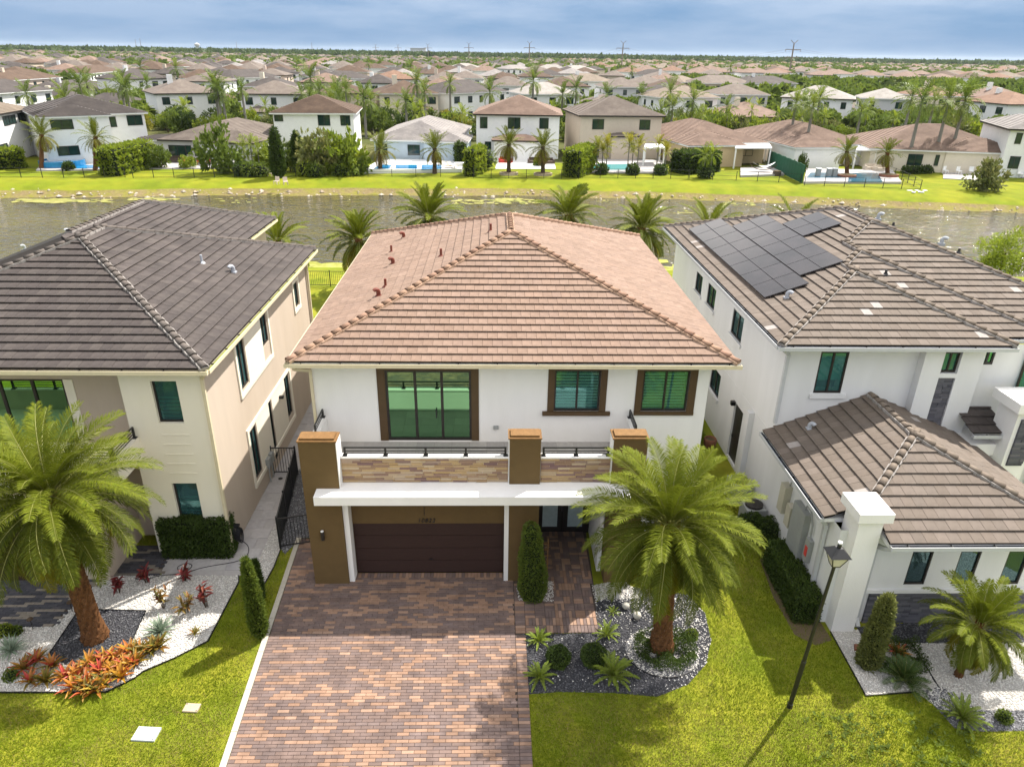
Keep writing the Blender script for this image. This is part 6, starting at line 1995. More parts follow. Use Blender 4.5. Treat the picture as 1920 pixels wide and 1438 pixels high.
def occ(t, depth):
    a = t['_a']; del t['_a']
    p = Matrix.Translation(t.location) @ Matrix.Rotation(t.rotation_euler.z, 4, 'Z') @ Vector((a / 2, depth / 2, 0))
    OCC.append((p.x, p.y, max(a, depth) * .62)); return t


G1 = 'houses along the far shore of the lake'
r1 = [
    ('white house with tan roof cut off by the left edge across the lake', -45, 222, 63, 203, 6.9, 15, .33, 'white', 'tan', [(8, 217, 15, 237), (19, 215, 27, 234), (36, 211, 44, 230), (2, 268, 13, 288)], []),
    ('large white lakefront house with slate roof, round pool tub and two palms', 62, 218, 278, 211, 6.9, 17, .30, 'white', 'slate', [(97, 224, 135, 244, -2.0), (175, 222, 190, 241), (208, 219, 216, 239), (240, 216, 265, 236), (110, 273, 147, 293, -2.0), (186, 282, 194, 303)], [(0, 9.6, -2.4, 6, 6.9, .30), (13.2, 23, -3.2, 1, 3.2, .25)]),
    ('single-storey grey-brown roofed house behind the big clipped hedge', 293, 262, 446, 266, 3.3, 21, .34, 'grey', 'taupe', [(319, 273, 347, 293), (366, 273, 392, 293), (350, 273, 358, 290)], [(7, 16, -1.6, 8, 3.3, .34)]),
    ('white two-storey house with dark brown roof behind the two cypresses', 503, 212, 668, 213, 6.9, 14, .36, 'white', 'brown', [(515, 216, 530, 228), (597, 216, 618, 236), (639, 217, 656, 236), (540, 272, 575, 298)], []),
    ('pale blue single-storey house with light grey roof and raised white pool', 693, 262, 862, 265, 3.4, 25, .33, 'blue', 'grey', [(706, 270, 726, 291), (765, 272, 787, 291), (835, 273, 848, 290), (800, 274, 815, 292)], [(8.2, 15.6, -1.2, 9, 3.4, .33)]),
    ('white two-storey house with pinkish roof and porch behind two matching palms', 886, 214, 1056, 217, 6.9, 15, .36, 'white', 'pink', [(900, 220, 914, 241), (952, 221, 976, 242), (1011, 222, 1029, 242), (909, 266, 921, 281), (985, 266, 1000, 292)], [(3.3, 11.4, -4.0, 1, 3.3, .28)]),
    ('beige two-storey house with grey roof and turquoise pool', 1085, 217, 1250, 218, 6.9, 15, .36, 'beige', 'taupe', [(1110, 224, 1133, 243), (1198, 225, 1220, 244), (1095, 269, 1124, 296), (1153, 270, 1163, 294)], [(5.2, 10.4, -1.6, 1, 3.9, .28)]),
    ('tan single-storey house with pinkish roof beside the white hammock', 1290, 274, 1388, 273, 3.3, 19, .34, 'tan', 'pink', [(1352, 282, 1370, 302), (1384, 281, 1412, 293, 4.0)], [(0, 10.2, 0, 9, 3.32, .36)], (0, 16, 3.4, 25)),
    ('white single-storey house with pinkish roof beside the green fence', 1490, 277, 1572, 277, 3.3, 20, .34, 'white', 'pink', [(1526, 286, 1562, 307)], [(0, 8.6, 0, 9, 3.32, .36)], (0, 15.6, 4.2, 26)),
    ('cream single-storey house with long pinkish roof and white patio chairs', 1700, 281, 1868, 287, 3.3, 18, .34, 'cream', 'pink', [(1699, 290, 1732, 310), (1750, 291, 1763, 311), (1780, 293, 1799, 318), (1805, 294, 1828, 313)], [(5.5, 17, 0, 9, 3.32, .36)], (-5.5, 16.9, .02, 19)),
    ('white two-storey house with grey roof cut off by the right edge', 1890, 242, 2020, 247, 6.9, 16, .34, 'white', 'grey', [(1901, 250, 1919, 270), (1888, 294, 1915, 316)], []),
]
SH1 = ['the left-edge house', 'the pool-tub house', 'the clipped-hedge house', 'the two-cypress house', 'the pale blue house', 'the twin-palm house', 'the beige lakefront house', 'the tan lakefront house', 'the green-fence house', 'the long cream house', 'the right-edge house']
for i, (lab, a, b, c_, d_, ze_, dep, s_, wm, rm, wins, ex, *mn) in enumerate(r1):
    REF.append((G(a, b, ze_).x + 7, G(a, b, ze_).y + 7, SH1[i]))
    occ(far_house('lakeside_house', lab, a, b, c_, d_, ze_, dep, s_, wm, rm, wins, ex, G1, True, seed=i, main=mn[0] if mn else None), dep)
# row 2 and 3: eave corners read off the photograph
ORD = ['first', 'second', 'third', 'fourth', 'fifth', 'sixth', 'seventh', 'eighth', 'ninth', 'tenth', 'eleventh', 'twelfth', 'thirteenth', 'fourteenth', 'fifteenth', 'sixteenth']
r2 = [(-15, 176, 103, 168, 2, 'slate', 'white'), (123, 176, 226, 164, 1, 'slate', 'grey'), (287, 176, 420, 174, 2, 'taupe', 'white'), (444, 176, 573, 177, 2, 'taupe', 'white'), (618, 176, 708, 175, 2, 'brown', 'beige'), (708, 176, 826, 176, 2, 'brown', 'cream'),
      (848, 176, 955, 171, 2, 'slate', 'white'), (980, 177, 1092, 177, 2, 'pale', 'white'), (1235, 183, 1352, 183, 2, 'tan', 'white'), (1357, 219, 1484, 220, 1, 'pink', 'cream'), (1462, 182, 1605, 187, 2, 'pale', 'white'), (1614, 184, 1715, 187, 2, 'pale', 'grey'), (1800, 188, 1890, 196, 2, 'clay', 'white')]
r3 = [(7, 152, 118, 145, 2, 'brown', 'beige'), (230, 149, 325, 147, 2, 'slate', 'white'), (333, 147, 425, 147, 2, 'brown', 'white'), (437, 147, 527, 144, 2, 'slate', 'white'), (615, 148, 707, 147, 2, 'slate', 'white'), (710, 149, 792, 149, 2, 'clay', 'white'), (797, 139, 853, 139, 2, 'brown', 'white'),
      (1067, 153, 1155, 153, 2, 'tan', 'white'), (1123, 142, 1172, 143, 2, 'taupe', 'beige'), (1230, 153, 1283, 155, 2, 'tan', 'beige'), (1317, 157, 1417, 157, 2, 'taupe', 'beige'), (1397, 157, 1498, 157, 2, 'slate', 'white')]
r4 = [(170, 138, 228, 133, 2, 'brown', 'white'), (510, 137, 563, 137, 2, 'slate', 'white'), (670, 127, 722, 127, 2, 'brown', 'white'), (950, 130, 1000, 130, 2, 'grey', 'white'), (1003, 130, 1067, 131, 2, 'pale', 'white'), (1065, 132, 1120, 132, 2, 'pale', 'white'), (1180, 140, 1250, 142, 2, 'slate', 'white'), (860, 127, 905, 127, 2, 'pale', 'grey'), (1450, 128, 1600, 128, 1, 'clay', 'cream'), (1610, 139, 1680, 139, 1, 'slate', 'white')]
for rr, (row, nm) in enumerate(((r2, 'second'), (r3, 'third'), (r4, 'fourth'))):
    row = sorted(row)
    for i, (a, b, c_, d_, st_, rm, wm) in enumerate(row):
        ze_ = 6.9 if st_ == 2 else 3.4
        lab = f'{WN[wm]} {RN[rm]}-roofed house, {ORD[i]} from the left in the {nm} row beyond the lake'
        dep = 13 + (i * 7 % 4)
        REF.append((G(a, b, ze_).x + 7, G(a, b, ze_).y + 7, f'the {ORD[i]} {nm}-row house'))
        occ(far_house('house', lab, a, b, c_, d_, ze_, dep, .36, wm, rm, (), (), 'houses in the rows behind the lakefront', False, auto=2 if rr == 0 else 1, seed=50 + rr * 20 + i), dep)

# ------------------------------------------------------------------ pools, patios, fences
def slab_thing(name, label, cat, px, h, m, group=None, z=0):
    poly = ccw(GP(px)); c = Vector((sum(p[0] for p in poly) / len(poly), sum(p[1] for p in poly) / len(poly), 0))
    t = thing(name, label, cat, c, 0, group)
    mb = MB(); mb.prism([(p[0] - c.x, p[1] - c.y) for p in poly], z, h); mb.build('deck', m, t, world=False)
    return t, c


def pool(label, deck, water, h, wm):
    t, c = slab_thing('swimming_pool', label, 'pool', deck, h, M['white_paint'] if h > .3 else M['concrete'], 'swimming pools across the lake')
    for wpoly in water:
        p = ccw([(G(u, v, h).x - c.x, G(u, v, h).y - c.y) for u, v in wpoly])
        mb = MB(); mb.prism(p, h - .05, h + .006); mb.build('water', M[wm], t, world=False)
    return t


pool('raised white pool with blue water and white blocks by the pale blue house', [(680, 326), (866, 324), (868, 312), (835, 306), (715, 305)], [[(700, 317), (730, 317), (735, 309), (712, 309)], [(741, 317), (782, 317), (782, 309), (742, 309)], [(790, 318), (828, 317), (828, 309), (791, 309)]], .55, 'pool_blue')
pool('turquoise pool on a pale deck in front of the beige house', [(1092, 325), (1252, 326), (1240, 302), (1096, 300)], [[(1112, 319), (1200, 319), (1182, 308), (1104, 309)]], .15, 'pool_teal')
pool('dark blue pool between brick planters near the green fence', [(1506, 345), (1690, 345), (1672, 322), (1512, 320)], [[(1512, 334), (1585, 334), (1572, 324), (1520, 324)], [(1590, 341), (1655, 341), (1645, 325), (1592, 325)]], .3, 'pool_deep')
pool('blue pool beside the round tub at the far left house', [(68, 322), (205, 320), (208, 306), (80, 308)], [[(140, 317), (203, 315), (203, 309), (140, 310)]], .2, 'pool_blue')
c = G(119, 313); t = thing('pool_tub', 'round blue pool tub standing on the deck of the far left house', 'pool', c)
mb = MB(); mb.lathe([(3.0, 0), (3.0, 1.0), (2.85, 1.0), (2.85, .85)], n=28); mb.build('rim', M['pool_blue'], t, world=False)
mb = MB(); mb.tube([(0, 0, .8), (0, 0, .86)], 2.84, 28); mb.build('water', M['pool_blue'], t, world=False)
for lab, px in (('pale stone patio with outdoor furniture behind the twin palms', [(929, 318), (1042, 318), (1038, 302), (932, 302)]), ('patio slab with red chairs behind the big hedge', [(280, 318), (445, 318), (440, 303), (290, 303)]),
                ('white-edged lawn terrace with the hammock', [(1388, 333), (1470, 330), (1455, 316), (1388, 318)]), ('concrete patio under the cream house porch', [(1768, 336), (1880, 342), (1855, 322), (1768, 320)]), ('patio at the right edge in front of the white house', [(1885, 330), (1990, 345), (1985, 322), (1890, 312)])):
    slab_thing('patio', lab, 'patio', px, .12 if 'white-edged' not in lab else .3, M['concrete'] if 'pale' not in lab else M['white_paint'], 'patios across the lake')


def yard_fence(label, px, h=1.25):
    pts = [G(u, v) for u, v in px]
    t = thing('yard_fence', label, 'fence', pts[0], 0, 'low black yard fences along the far bank')
    rl = MB()
    for a, b in zip(pts, pts[1:]):
        n = max(1, int((b - a).length / 2.4))
        for k in range(n + 1):
            p = a.lerp(b, k / n) - pts[0]
            if k == n and b is not pts[-1]: continue
            mb = MB(); mb.box(p.x - .035, p.y - .035, 0, p.x + .035, p.y + .035, h + .05); mb.build('post', M['black_metal'], t, world=False)
        for z in (.1, h * .5, h): rl.beam(a - pts[0] + Vector((0, 0, z)), b - pts[0] + Vector((0, 0, z)), .035, .035)
    rl.build('rail', M['black_metal'], t, world=False)


yard_fence('low black fence in front of the far left pool', [(0, 333), (120, 334), (235, 333)]); yard_fence('low black fence from the big hedge to the cypresses', [(250, 334), (440, 333), (555, 332)])
yard_fence('low black fence in front of the raised white pool', [(690, 331), (780, 332), (872, 332)]); yard_fence('low black fence in front of the twin palms', [(888, 334), (1085, 336)])
yard_fence('low black fence in front of the turquoise pool', [(1092, 334), (1290, 336)]); yard_fence('low black fence below the hammock terrace', [(1292, 336), (1380, 339), (1500, 344)])
yard_fence('black fence turning back around the dark blue pool', [(1508, 348), (1620, 352), (1725, 356), (1690, 338), (1640, 318)])
p, q = G(1504, 345), G(1437, 312)
t = thing('screen_fence', 'tall dark green screen fence between two yards', 'fence', p, math.atan2(q.y - p.y, q.x - p.x))
L_ = (q - p).length; n_ = int(L_ / 1.2)
for k in range(n_):
    mb = MB(); mb.box(L_ * k / n_ + .02, -.04, .05, L_ * (k + 1) / n_ - .02, .04, 2.5 + .05 * (k % 2)); mb.build('panel', M['hedge_fence'], t, world=False)


def chair(name, label, c, rot, m, group, s=1.0):
    t = thing(name, label, 'chair', c, rot, group)
    for part, b in (('seat', (-.28, -.28, .38, .28, .28, .46)), ('backrest', (-.28, .22, .46, .28, .30, .95))):
        mb = MB(); mb.box(*[x * s for x in b]); mb.build(part, M[m], t, world=False)
    for sx in (-1, 1):
        for sy in (-1, 1):
            mb = MB(); mb.box(sx * .25 - .03, sy * .25 - .03, 0, sx * .25 + .03, sy * .25 + .03, .38); mb.build('leg', M[m], t, world=False)
    return t


def table(label, c, m, w=.9, d=.5, h=.74):
    t = thing('table', label, 'table', c)
    mb = MB(); mb.box(-w, -d, h - .06, w, d, h); mb.build('tabletop', M[m], t, world=False)
    for sx in (-1, 1):
        for sy in (-1, 1):
            mb = MB(); mb.box(sx * w * .85 - .04, sy * d * .8 - .04, 0, sx * w * .85 + .04, sy * d * .8 + .04, h - .06); mb.build('leg', M[m], t, world=False)
    return t


def lounger(label, c, rot, m, group):
    t = thing('sun_lounger', label, 'sun lounger', c, rot, group)
    mb = MB(); mb.box(-.35, -.95, .25, .35, .35, .36); mb.build('seat', M[m], t, world=False)
    mb = MB(); mb.beam((0, .35, .3), (0, .9, .75), .7, .1); mb.build('backrest', M[m], t, world=False)
    for sx in (-1, 1):
        for y_ in (-.8, .3):
            mb = MB(); mb.box(sx * .3 - .03, y_ - .03, 0, sx * .3 + .03, y_ + .03, .25); mb.build('leg', M[m], t, world=False)


table('red patio table behind the young trees at the grey-roofed house', G(386, 306, .12), 'coral', 1.3, .6)
for i, (u, v, r, w_) in enumerate(((349, 308, 1.6, 'at the left end of the red table'), (374, 309, 0.2, 'left of two in front of the red table'), (391, 309, .1, 'right of two in front of the red table'), (402, 305, 3.5, 'behind the right end of the red table'))):
    chair('patio_chair', 'red plastic chair ' + w_, G(u, v, .12), r, 'coral', 'red patio chairs')
for i, (u, v, r, w_) in enumerate(((1772, 326, .4, 'leftmost by the white table'), (1797, 327, .2, 'at the middle of the cream house patio'), (1820, 327, -.3, 'at the right end of the cream house patio'))):
    chair('garden_chair', 'white folding chair ' + w_, G(u, v, .12), r, 'white_paint', 'white chairs across the lake', 1.15)
table('white table under the porch of the cream house', G(1780, 322, .12), 'white_paint', .8, .6)
chair('garden_chair', 'white chair on the patio at the right edge', G(1912, 333, .12), .3, 'white_paint', 'white chairs across the lake', 1.2)
for i, (u, v, r, w_) in enumerate(((506, 331, .1, 'nearest the cypress and shrubs'), (519, 346, -.3, 'left of the pair on the open bank'), (536, 347, .4, 'right of the pair on the open bank'))):
    chair('wooden_chair', 'pale wooden chair on the grass, ' + w_, G(u, v, -.0), r, 'cushion', 'wooden chairs on the far bank')
for i, (u, v, r, w_) in enumerate(((283, 312, 1.0, 'leftmost beside the big hedge'), (300, 313, 1.0, 'right of the pair by the big hedge'))):
    lounger('dark sun lounger ' + w_, G(u, v, .12), r, 'wicker', 'dark loungers by the big hedge')
for i, (u, v, r, w_) in enumerate(((410, 313, -1.2, 'nearest the red table'), (428, 313, -1.2, 'farther from the red table'))):
    lounger('white sun lounger ' + w_, G(u, v, .12), r, 'white_paint', 'white loungers at the grey-roofed house')
for i, (u, v, r, w_) in enumerate(((836, 314, .8, 'on the raised white pool deck, left'), (848, 315, .8, 'on the raised white pool deck, right'))):
    lounger('cream cushioned sun lounger ' + w_, G(u, v, .55), r, 'cushion', 'cream loungers by the raised pool')
for (u, v, z, w, d, m, lab) in ((325, 304, .12, 1.9, .6, 'wicker', 'long dark wicker sofa beside the red table'), (948, 305, .12, .9, .5, 'red_cloth', 'red cushioned sofa on the patio behind the left twin palm'), (1005, 306, .12, 1.1, .5, 'wicker', 'dark wicker sofa on the patio between the twin palms'),
                               (1030, 307, .12, .6, .5, 'wicker', 'dark wicker armchair behind the right twin palm'), (1632, 318, .3, .9, .5, 'cushion', 'tan cushioned sofa left of two by the dark blue pool'), (1650, 320, .3, .8, .5, 'cushion', 'tan cushioned sofa right of two by the dark blue pool'), (1896, 322, .12, .7, .5, 'wicker', 'dark armchair on the patio at the right edge')):
    t = thing('sofa', lab, 'sofa', G(u, v, z), .1, 'patio sofas across the lake')
    mb = MB(); mb.box(-w, -d, 0, w, d, .42); mb.build('seat', M[m], t, world=False)
    mb = MB(); mb.box(-w, d - .2, .42, w, d, .85); mb.build('backrest', M[m], t, world=False)
    for sx in (-1, 1):
        mb = MB(); mb.box(min(sx * w, sx * (w + .2)), -d, 0, max(sx * w, sx * (w + .2)), d, .62); mb.build('armrest', M[m], t, world=False)
c = G(1430, 322, .3)
t = thing('hammock', 'white hammock on a curved stand above the lake', 'hammock', c)
mb = MB(); mb.tube([(2.2 * math.sin(x), 0, .25 + 1.5 * (1 - math.cos(x)) * .9) for x in np.linspace(-1.15, 1.15, 13)], .06, 6); mb.build('stand', M['bark'], t, world=False)
mb = MB()
xs_ = np.linspace(-1.7, 1.7, 11); vs = [(x, s_ * .55 * (1 - (x / 1.9) ** 2), .75 + .22 * x * x) for x in xs_ for s_ in (-1, 1)]
mb.add(vs, [(2 * i, 2 * i + 2, 2 * i + 3, 2 * i + 1) for i in range(10)]); mb.build('sling', M['white_paint'], t, world=False)
for (u, v, w, d, h, m, lab) in ((1456, 330, 1.0, .6, .7, 'wicker', 'stone fire bowl beside the hammock terrace'), (1587, 335, 2.2, 1.2, .55, 'terracotta', 'brick planter under the left palm by the dark blue pool'), (1665, 335, 2.3, 1.2, .6, 'terracotta', 'brick planter under the right palm by the dark blue pool'),
                               (954, 328, 2.2, 1.2, .35, 'rock', 'pale stone planter under the left of the twin palms'), (1018, 329, 2.2, 1.2, .35, 'rock', 'pale stone planter under the right of the twin palms')):
    t = thing('planter', lab, 'planter', G(u, v), 0, 'planters across the lake')
    mb = MB(); mb.prism([(w * .62 * math.cos(a_), d * .9 * math.sin(a_)) for a_ in np.linspace(0, 6.283, 13)[:-1]], 0, h); mb.build('rim', M[m], t, world=False)
    mb = MB(); mb.prism([(w * .52 * math.cos(a_), d * .75 * math.sin(a_)) for a_ in np.linspace(0, 6.283, 13)[:-1]], h, h + .03); mb.build('soil', M['soil'], t, world=False)
for i, (u, lab) in enumerate(((1533, 'left grey bar stool standing in the dark blue pool'), (1553, 'middle grey bar stool standing in the dark blue pool'), (1564, 'right grey bar stool standing in the dark blue pool'))):
    t = thing('bar_stool', lab, 'stool', G(u, 330, .3), 0, 'stools in the dark blue pool')
    mb = MB(); mb.box(-.3, -.3, 0, .3, .3, 1.0); mb.build('base', M['plastic_grey'], t, world=False)
    mb = MB(); mb.box(-.36, -.36, 1.0, .36, .36, 1.1); mb.build('seat', M['white_paint'], t, world=False)
for (u, v, lab, m, s) in ((187, 305, 'yellow slide toy beside the far left pool', 'yellow_toy', .8), (166, 304, 'grey box by the wall of the far left house', 'plastic_grey', .7), (862, 318, 'white utility cabinet beside the pale hedge', 'white_paint', .7)):
    t = thing('garden_box', lab, 'box', G(u, v)); mb = MB(); mb.prism([(-s, -.4), (s, -.4), (s, .4), (-s, .4)], 0, s * 1.3); mb.build('body', M[m], t, world=False)
    mb = MB(); mb.box(-s * 1.05, -.45, s * 1.3, s * 1.05, .45, s * 1.42); mb.build('lid', M[m], t, world=False)
for (px, z, lab) in (([(1378, 277), (1448, 277), (1440, 266), (1385, 266)], 3.2, 'white flat patio cover beside the tan house'), ([(1605, 281), (1646, 281), (1636, 272), (1610, 272)], 3.1, 'white flat patio cover beside the white house'), ([(1207, 277), (1248, 277), (1240, 270), (1210, 270)], 2.9, 'white parasol-like cover beside the beige house pool')):
    poly = [G(u, v, z) for u, v in px]; c = sum(poly, Vector()) / 4; t = thing('patio_cover', lab, 'patio cover', (c.x, c.y, 0), 0, 'flat patio covers across the lake')
    mb = MB(); mb.prism(ccw([(p.x - c.x, p.y - c.y) for p in poly]), z - .2, z); mb.build('roof', M['white_paint'], t, world=False)
    for p in poly:
        mb = MB(); x_, y_ = (p.x - c.x) * .93, (p.y - c.y) * .93; mb.box(x_ - .1, y_ - .1, 0, x_ + .1, y_ + .1, z - .2); mb.build('post', M['white_paint'], t, world=False)
for i in range(5):
    g_ = G(1706 + i * 7, 358 + (i % 2) * 3); mb = MB(); mb.box(-.35, -.2, 0, .35, .2, .06); o = mb.build('loose_board', M['white_paint']); o.location = (g_.x, g_.y, g_.z); o.rotation_euler = (0, 0, i * .9)
    tag(o, ('first', 'second', 'third', 'fourth', 'fifth')[i] + ' from the left of the white boards lying on the far bank', 'board', 'white boards lying on the far bank')
c = AY(878, 240, 152); t = thing('parked_car', 'white car parked in the gap beside the pale blue house', 'car', (c.x, 152, 0))
mb = MB(); pr_f = [(-2.2, .3), (-2.2, .85), (-1.3, .95), (-.7, 1.5), (.9, 1.5), (1.5, .95), (2.2, .85), (2.2, .3)]
vs = [(.85, x, z) for x, z in pr_f] + [(-.85, x, z) for x, z in pr_f]; mb.add(vs, [tuple(range(8)), tuple(range(15, 7, -1))] + [(i, (i + 1) % 8, 8 + (i + 1) % 8, 8 + i) for i in range(8)]); mb.build('body', M['car_white'], t, world=False)
mb = MB(); mb.beam((0, -1.28, 1.0), (0, -.76, 1.44), 1.5, .04); mb.build('windscreen', M['far_pane'], t, world=False)
for sx in (-1, 1):
    for y_ in (-1.4, 1.4):
        mb = MB(); mb.tube([(sx * .7, y_, .33), (sx * .88, y_, .33)], .33, 12); mb.build('wheel', M['rubber'], t, world=False)

# ------------------------------------------------------------------ shore plants
FFR = frond_set('far', 2.5, 17, .46, .10, K=7, top=84, bot=-55, dead=1, thick=.035, droop=(24, 70), vee=.35, hang=.35)
fp = [(78, 318, 252, 40, 'date palm leftmost across the lake by the far left pool'), (179, 320, 256, 40, 'date palm second from the left across the lake, right of the tub'), (713, 324, 278, 44, 'date palm at the left end of the raised white pool'),
      (815, 326, 278, 46, 'date palm at the right end of the raised white pool'), (954, 328, 270, 50, 'left of the twin palms before the pinkish-roofed house'), (1018, 329, 275, 50, 'right of the twin palms before the pinkish-roofed house'),
      (1588, 330, 284, 42, 'yellowish palm in the left brick planter by the dark blue pool'), (1664, 332, 286, 44, 'palm in the right brick planter by the dark blue pool')]
for i, (u, vb, vc, n, lab) in enumerate(fp):
    b_ = G(u, vb); c = AY(u, vc, b_.y)
    palm('date_palm', lab, 'date palms across the lake', b_, c, FFR, n, .30, .24, 40 + i, scale=1.05 if u < 1500 else .95, bump=.08, rows=10, trunk='bark' if 700 < u < 1100 else 'palm_trunk', flare=.2)


def joined_crown(fset, n, seed, scale=1.0):
    rn = random.Random(seed); mb = MB(); K = len(fset)
    for i in range(n):
        f = (i + .5) / n; k = min(K - 1, int(f * K)); me = fset[k][rn.randrange(len(fset[k]))]
        mw = Matrix.Translation((0, 0, -.4 * f)) @ Matrix.Rotation(i * 2.39996 + rn.uniform(-.3, .3), 4, 'Z') @ Matrix.Rotation(rn.uniform(-.15, .15), 4, 'X') @ Matrix.Scale(scale * rn.uniform(.85, 1.1), 4)
        b = len(mb.v); mb.v.extend([tuple(mw @ v.co) for v in me.vertices])
        for p in me.polygons: mb.f.append([b + j for j in p.vertices]); mb.m.append(0); mb.r.append(rn.random() * .3 + f * .5 + .05)
    return mb


FRO = frond_set('royal', 3.3, 12, .75, .17, K=5, top=80, bot=-35, mats=('royal_leaf',) * 4, dead=0, thick=.05, droop=(40, 75), vee=.2, hang=.7)
FAR = frond_set('areca', 2.0, 10, .5, .13, K=5, top=82, bot=5, mats=('areca_leaf',) * 4, dead=0, thick=.03, droop=(35, 70), vee=.25, hang=.5)
ROY = [joined_crown(FRO, 19, s).mesh('crown', M['royal_leaf']) for s in (1, 2, 3)]
ARE = [joined_crown(FAR, 15, s).mesh('crown', M['areca_leaf']) for s in (4, 5)]
LIG = [joined_crown(FRO, 15, s, .8).mesh('crown', M['leaf_bright']) for s in (6, 7)]


def plain_trunk(h, r0, r1, m, bulge=.0, bend=0.0):
    mb = MB(); n = 7
    pts = [(bend * math.sin(math.pi * k / n * .5), 0, h * k / n - .05) for k in range(n + 1)]
    mb.tube(pts, [r0 + (r1 - r0) * k / n + bulge * math.sin(math.pi * k / n) for k in range(n + 1)], 9)
    return mb.mesh('trunk', m, True)


TR = {'royal': plain_trunk(1, .26, .16, M['royal_trunk'], .05), 'areca': plain_trunk(1, .10, .07, M['royal_trunk']), 'tree': plain_trunk(1, .16, .08, M['bark']), 'slim': plain_trunk(1, .09, .05, M['bark'], 0, .0)}


def simple_tree(name, label, cat, loc, h, crown, trunk, cs=1.0, group=None, rot=None, lean=0, csz=None):
    t = thing(name, label, cat, loc, rot if rot is not None else random.Random(loc[0]).uniform(0, 6), group)
    a = link('trunk', TR[trunk], t); a.scale = (1, 1, h); a.rotation_euler = (0, lean, 0)
    b = link('crown', crown, t); b.location = (math.sin(lean) * h, 0, math.cos(lean) * h); b.scale = (cs, cs, csz or cs)
    return t


TC = {}
for k, (m, seeds) in {'dark': ('leaf_dark', (1, 2)), 'mid': ('leaf_mid', (3, 4, 5)), 'bright': ('leaf_bright', (6, 7)), 'olive': ('leaf_olive', (8, 9)), 'yellow': ('leaf_yellow', (10, 11))}.items():
    TC[k] = [crown_mesh('crown', 1, 1, .82, .25, 34, 34, .23, .13, m, s, cl=.34) for s in seeds]
# multi-stem yellow palms by the turquoise pool
ar = [(1118, 322, 275, 'left'), (1136, 322, 272, 'left'), (1128, 323, 284, 'left'), (1176, 323, 268, 'middle'), (1194, 324, 274, 'middle'), (1184, 322, 280, 'middle'), (1230, 322, 272, 'right'), (1246, 323, 284, 'right')]
cnt = {}
pos_ = {'left': ['first', 'second', 'third'], 'middle': ['first', 'second', 'third'], 'right': ['first', 'second']}
for u, vb, vc, w_ in ar:
    k = cnt.get(w_, 0); cnt[w_] = k + 1
    order = sorted([q[0] for q in ar if q[3] == w_]).index(u)
    b_ = G(u, vb); h_ = AY(u, vc, b_.y).z
    simple_tree('yellow_palm', f'slim yellow-green palm, {pos_[w_][order]} stem in the {w_} clump by the turquoise pool', 'palm tree', b_, h_, ARE[k % 2], 'areca', .95, 'yellow palms by the turquoise pool')
for i, (u, vb, vc, lab) in enumerate(((1318, 334, 292, 'left palm of the pair beside the tan house'), (1330, 334, 288, 'right palm of the pair beside the tan house'), (462, 322, 278, 'left stem of the palms beside the young tree'), (476, 322, 272, 'middle stem of the palms beside the young tree'), (488, 322, 280, 'right stem of the palms beside the young tree'))):
    b_ = G(u, vb); h_ = AY(u, vc, b_.y).z
    simple_tree('garden_palm', 'green ' + lab, 'palm tree', b_, h_, LIG[i % 2], 'areca', .8, 'green garden palms across the lake')
for i, (u, vb, vt, cs, cz, key, lab) in enumerate(((302, 316, 268, 1.6, 2.2, 'mid', 'small leafy tree right of the big clipped hedge'), (416, 326, 236, 2.9, 4.2, 'mid', 'tall young tree in front of the grey-roofed house'), (603, 326, 244, 3.2, 4.2, 'olive', 'grey-green tree right of the second cypress'),
        (585, 318, 250, 2.4, 3.6, 'mid', 'leafy tree between the cypresses and the grey-green tree'), (650, 326, 238, 3.0, 4.4, 'bright', 'bright green tree left of the raised white pool'), (662, 328, 268, 2.4, 3.4, 'mid', 'dense green tree beside the raised white pool deck'), (628, 322, 262, 2.4, 3, 'bright', 'leafy shrub-like tree behind the grey-green tree'),
        (508, 318, 258, 2.4, 2.8, 'bright', 'bright rounded tree left of the first cypress'), (545, 322, 262, 2.0, 2.6, 'mid', 'leafy tree between the two cypresses'), (1842, 358, 296, 2.3, 2.9, 'olive', 'lone small tree on the open lawn at the far right'), (354, 316, 292, 1.2, 1.4, 'bright', 'tiny yellow-green tree in front of the red chairs'), (1500, 322, 290, .9, 2.2, 'dark', 'dark upright shrub tree in front of the white house by the green fence'), (1478, 300, 275, 1.1, 2.4, 'dark', 'dark upright shrub tree behind the green fence'))):
    b_ = G(u, vb); zt = AY(u, vt, b_.y).z; hh = max(.4, zt - cz * 1.15)
    simple_tree('garden_tree', lab, 'tree', b_, hh, TC[key][i % len(TC[key])], 'slim', cs, 'young trees across the lake', csz=cz)
for i, (u, vb, vt, r, lab) in enumerate(((524, 333, 241, .85, 'tall dark pencil cypress left of the pair across the lake'), (561, 322, 248, .75, 'tall dark pencil cypress right of the pair across the lake'))):
    b_ = G(u, vb); zt = AY(u, vt, b_.y).z
    column_bush('cypress', lab, b_, zt, [(0, r * .6), (.15, r), (.6, r * .85), (.9, r * .4), (1, .05)], 'leaf_dark', 70 + i, 2600, .5, .16, up=1.6, cat='tree', group='pencil cypresses across the lake')


def px_hedge(label, u0, v0, u1, v1, vt, depth, m, seed):
    a, b = G(u0, v0), G(u1, v1); h = AY(u0, vt, a.y).z; L = (b - a).length
    box_hedge('hedge', label, 0, 0, L, depth, h, m, seed, 36, .42, .26, 'hedges across the lake', math.atan2(b.y - a.y, b.x - a.x), a, .12)


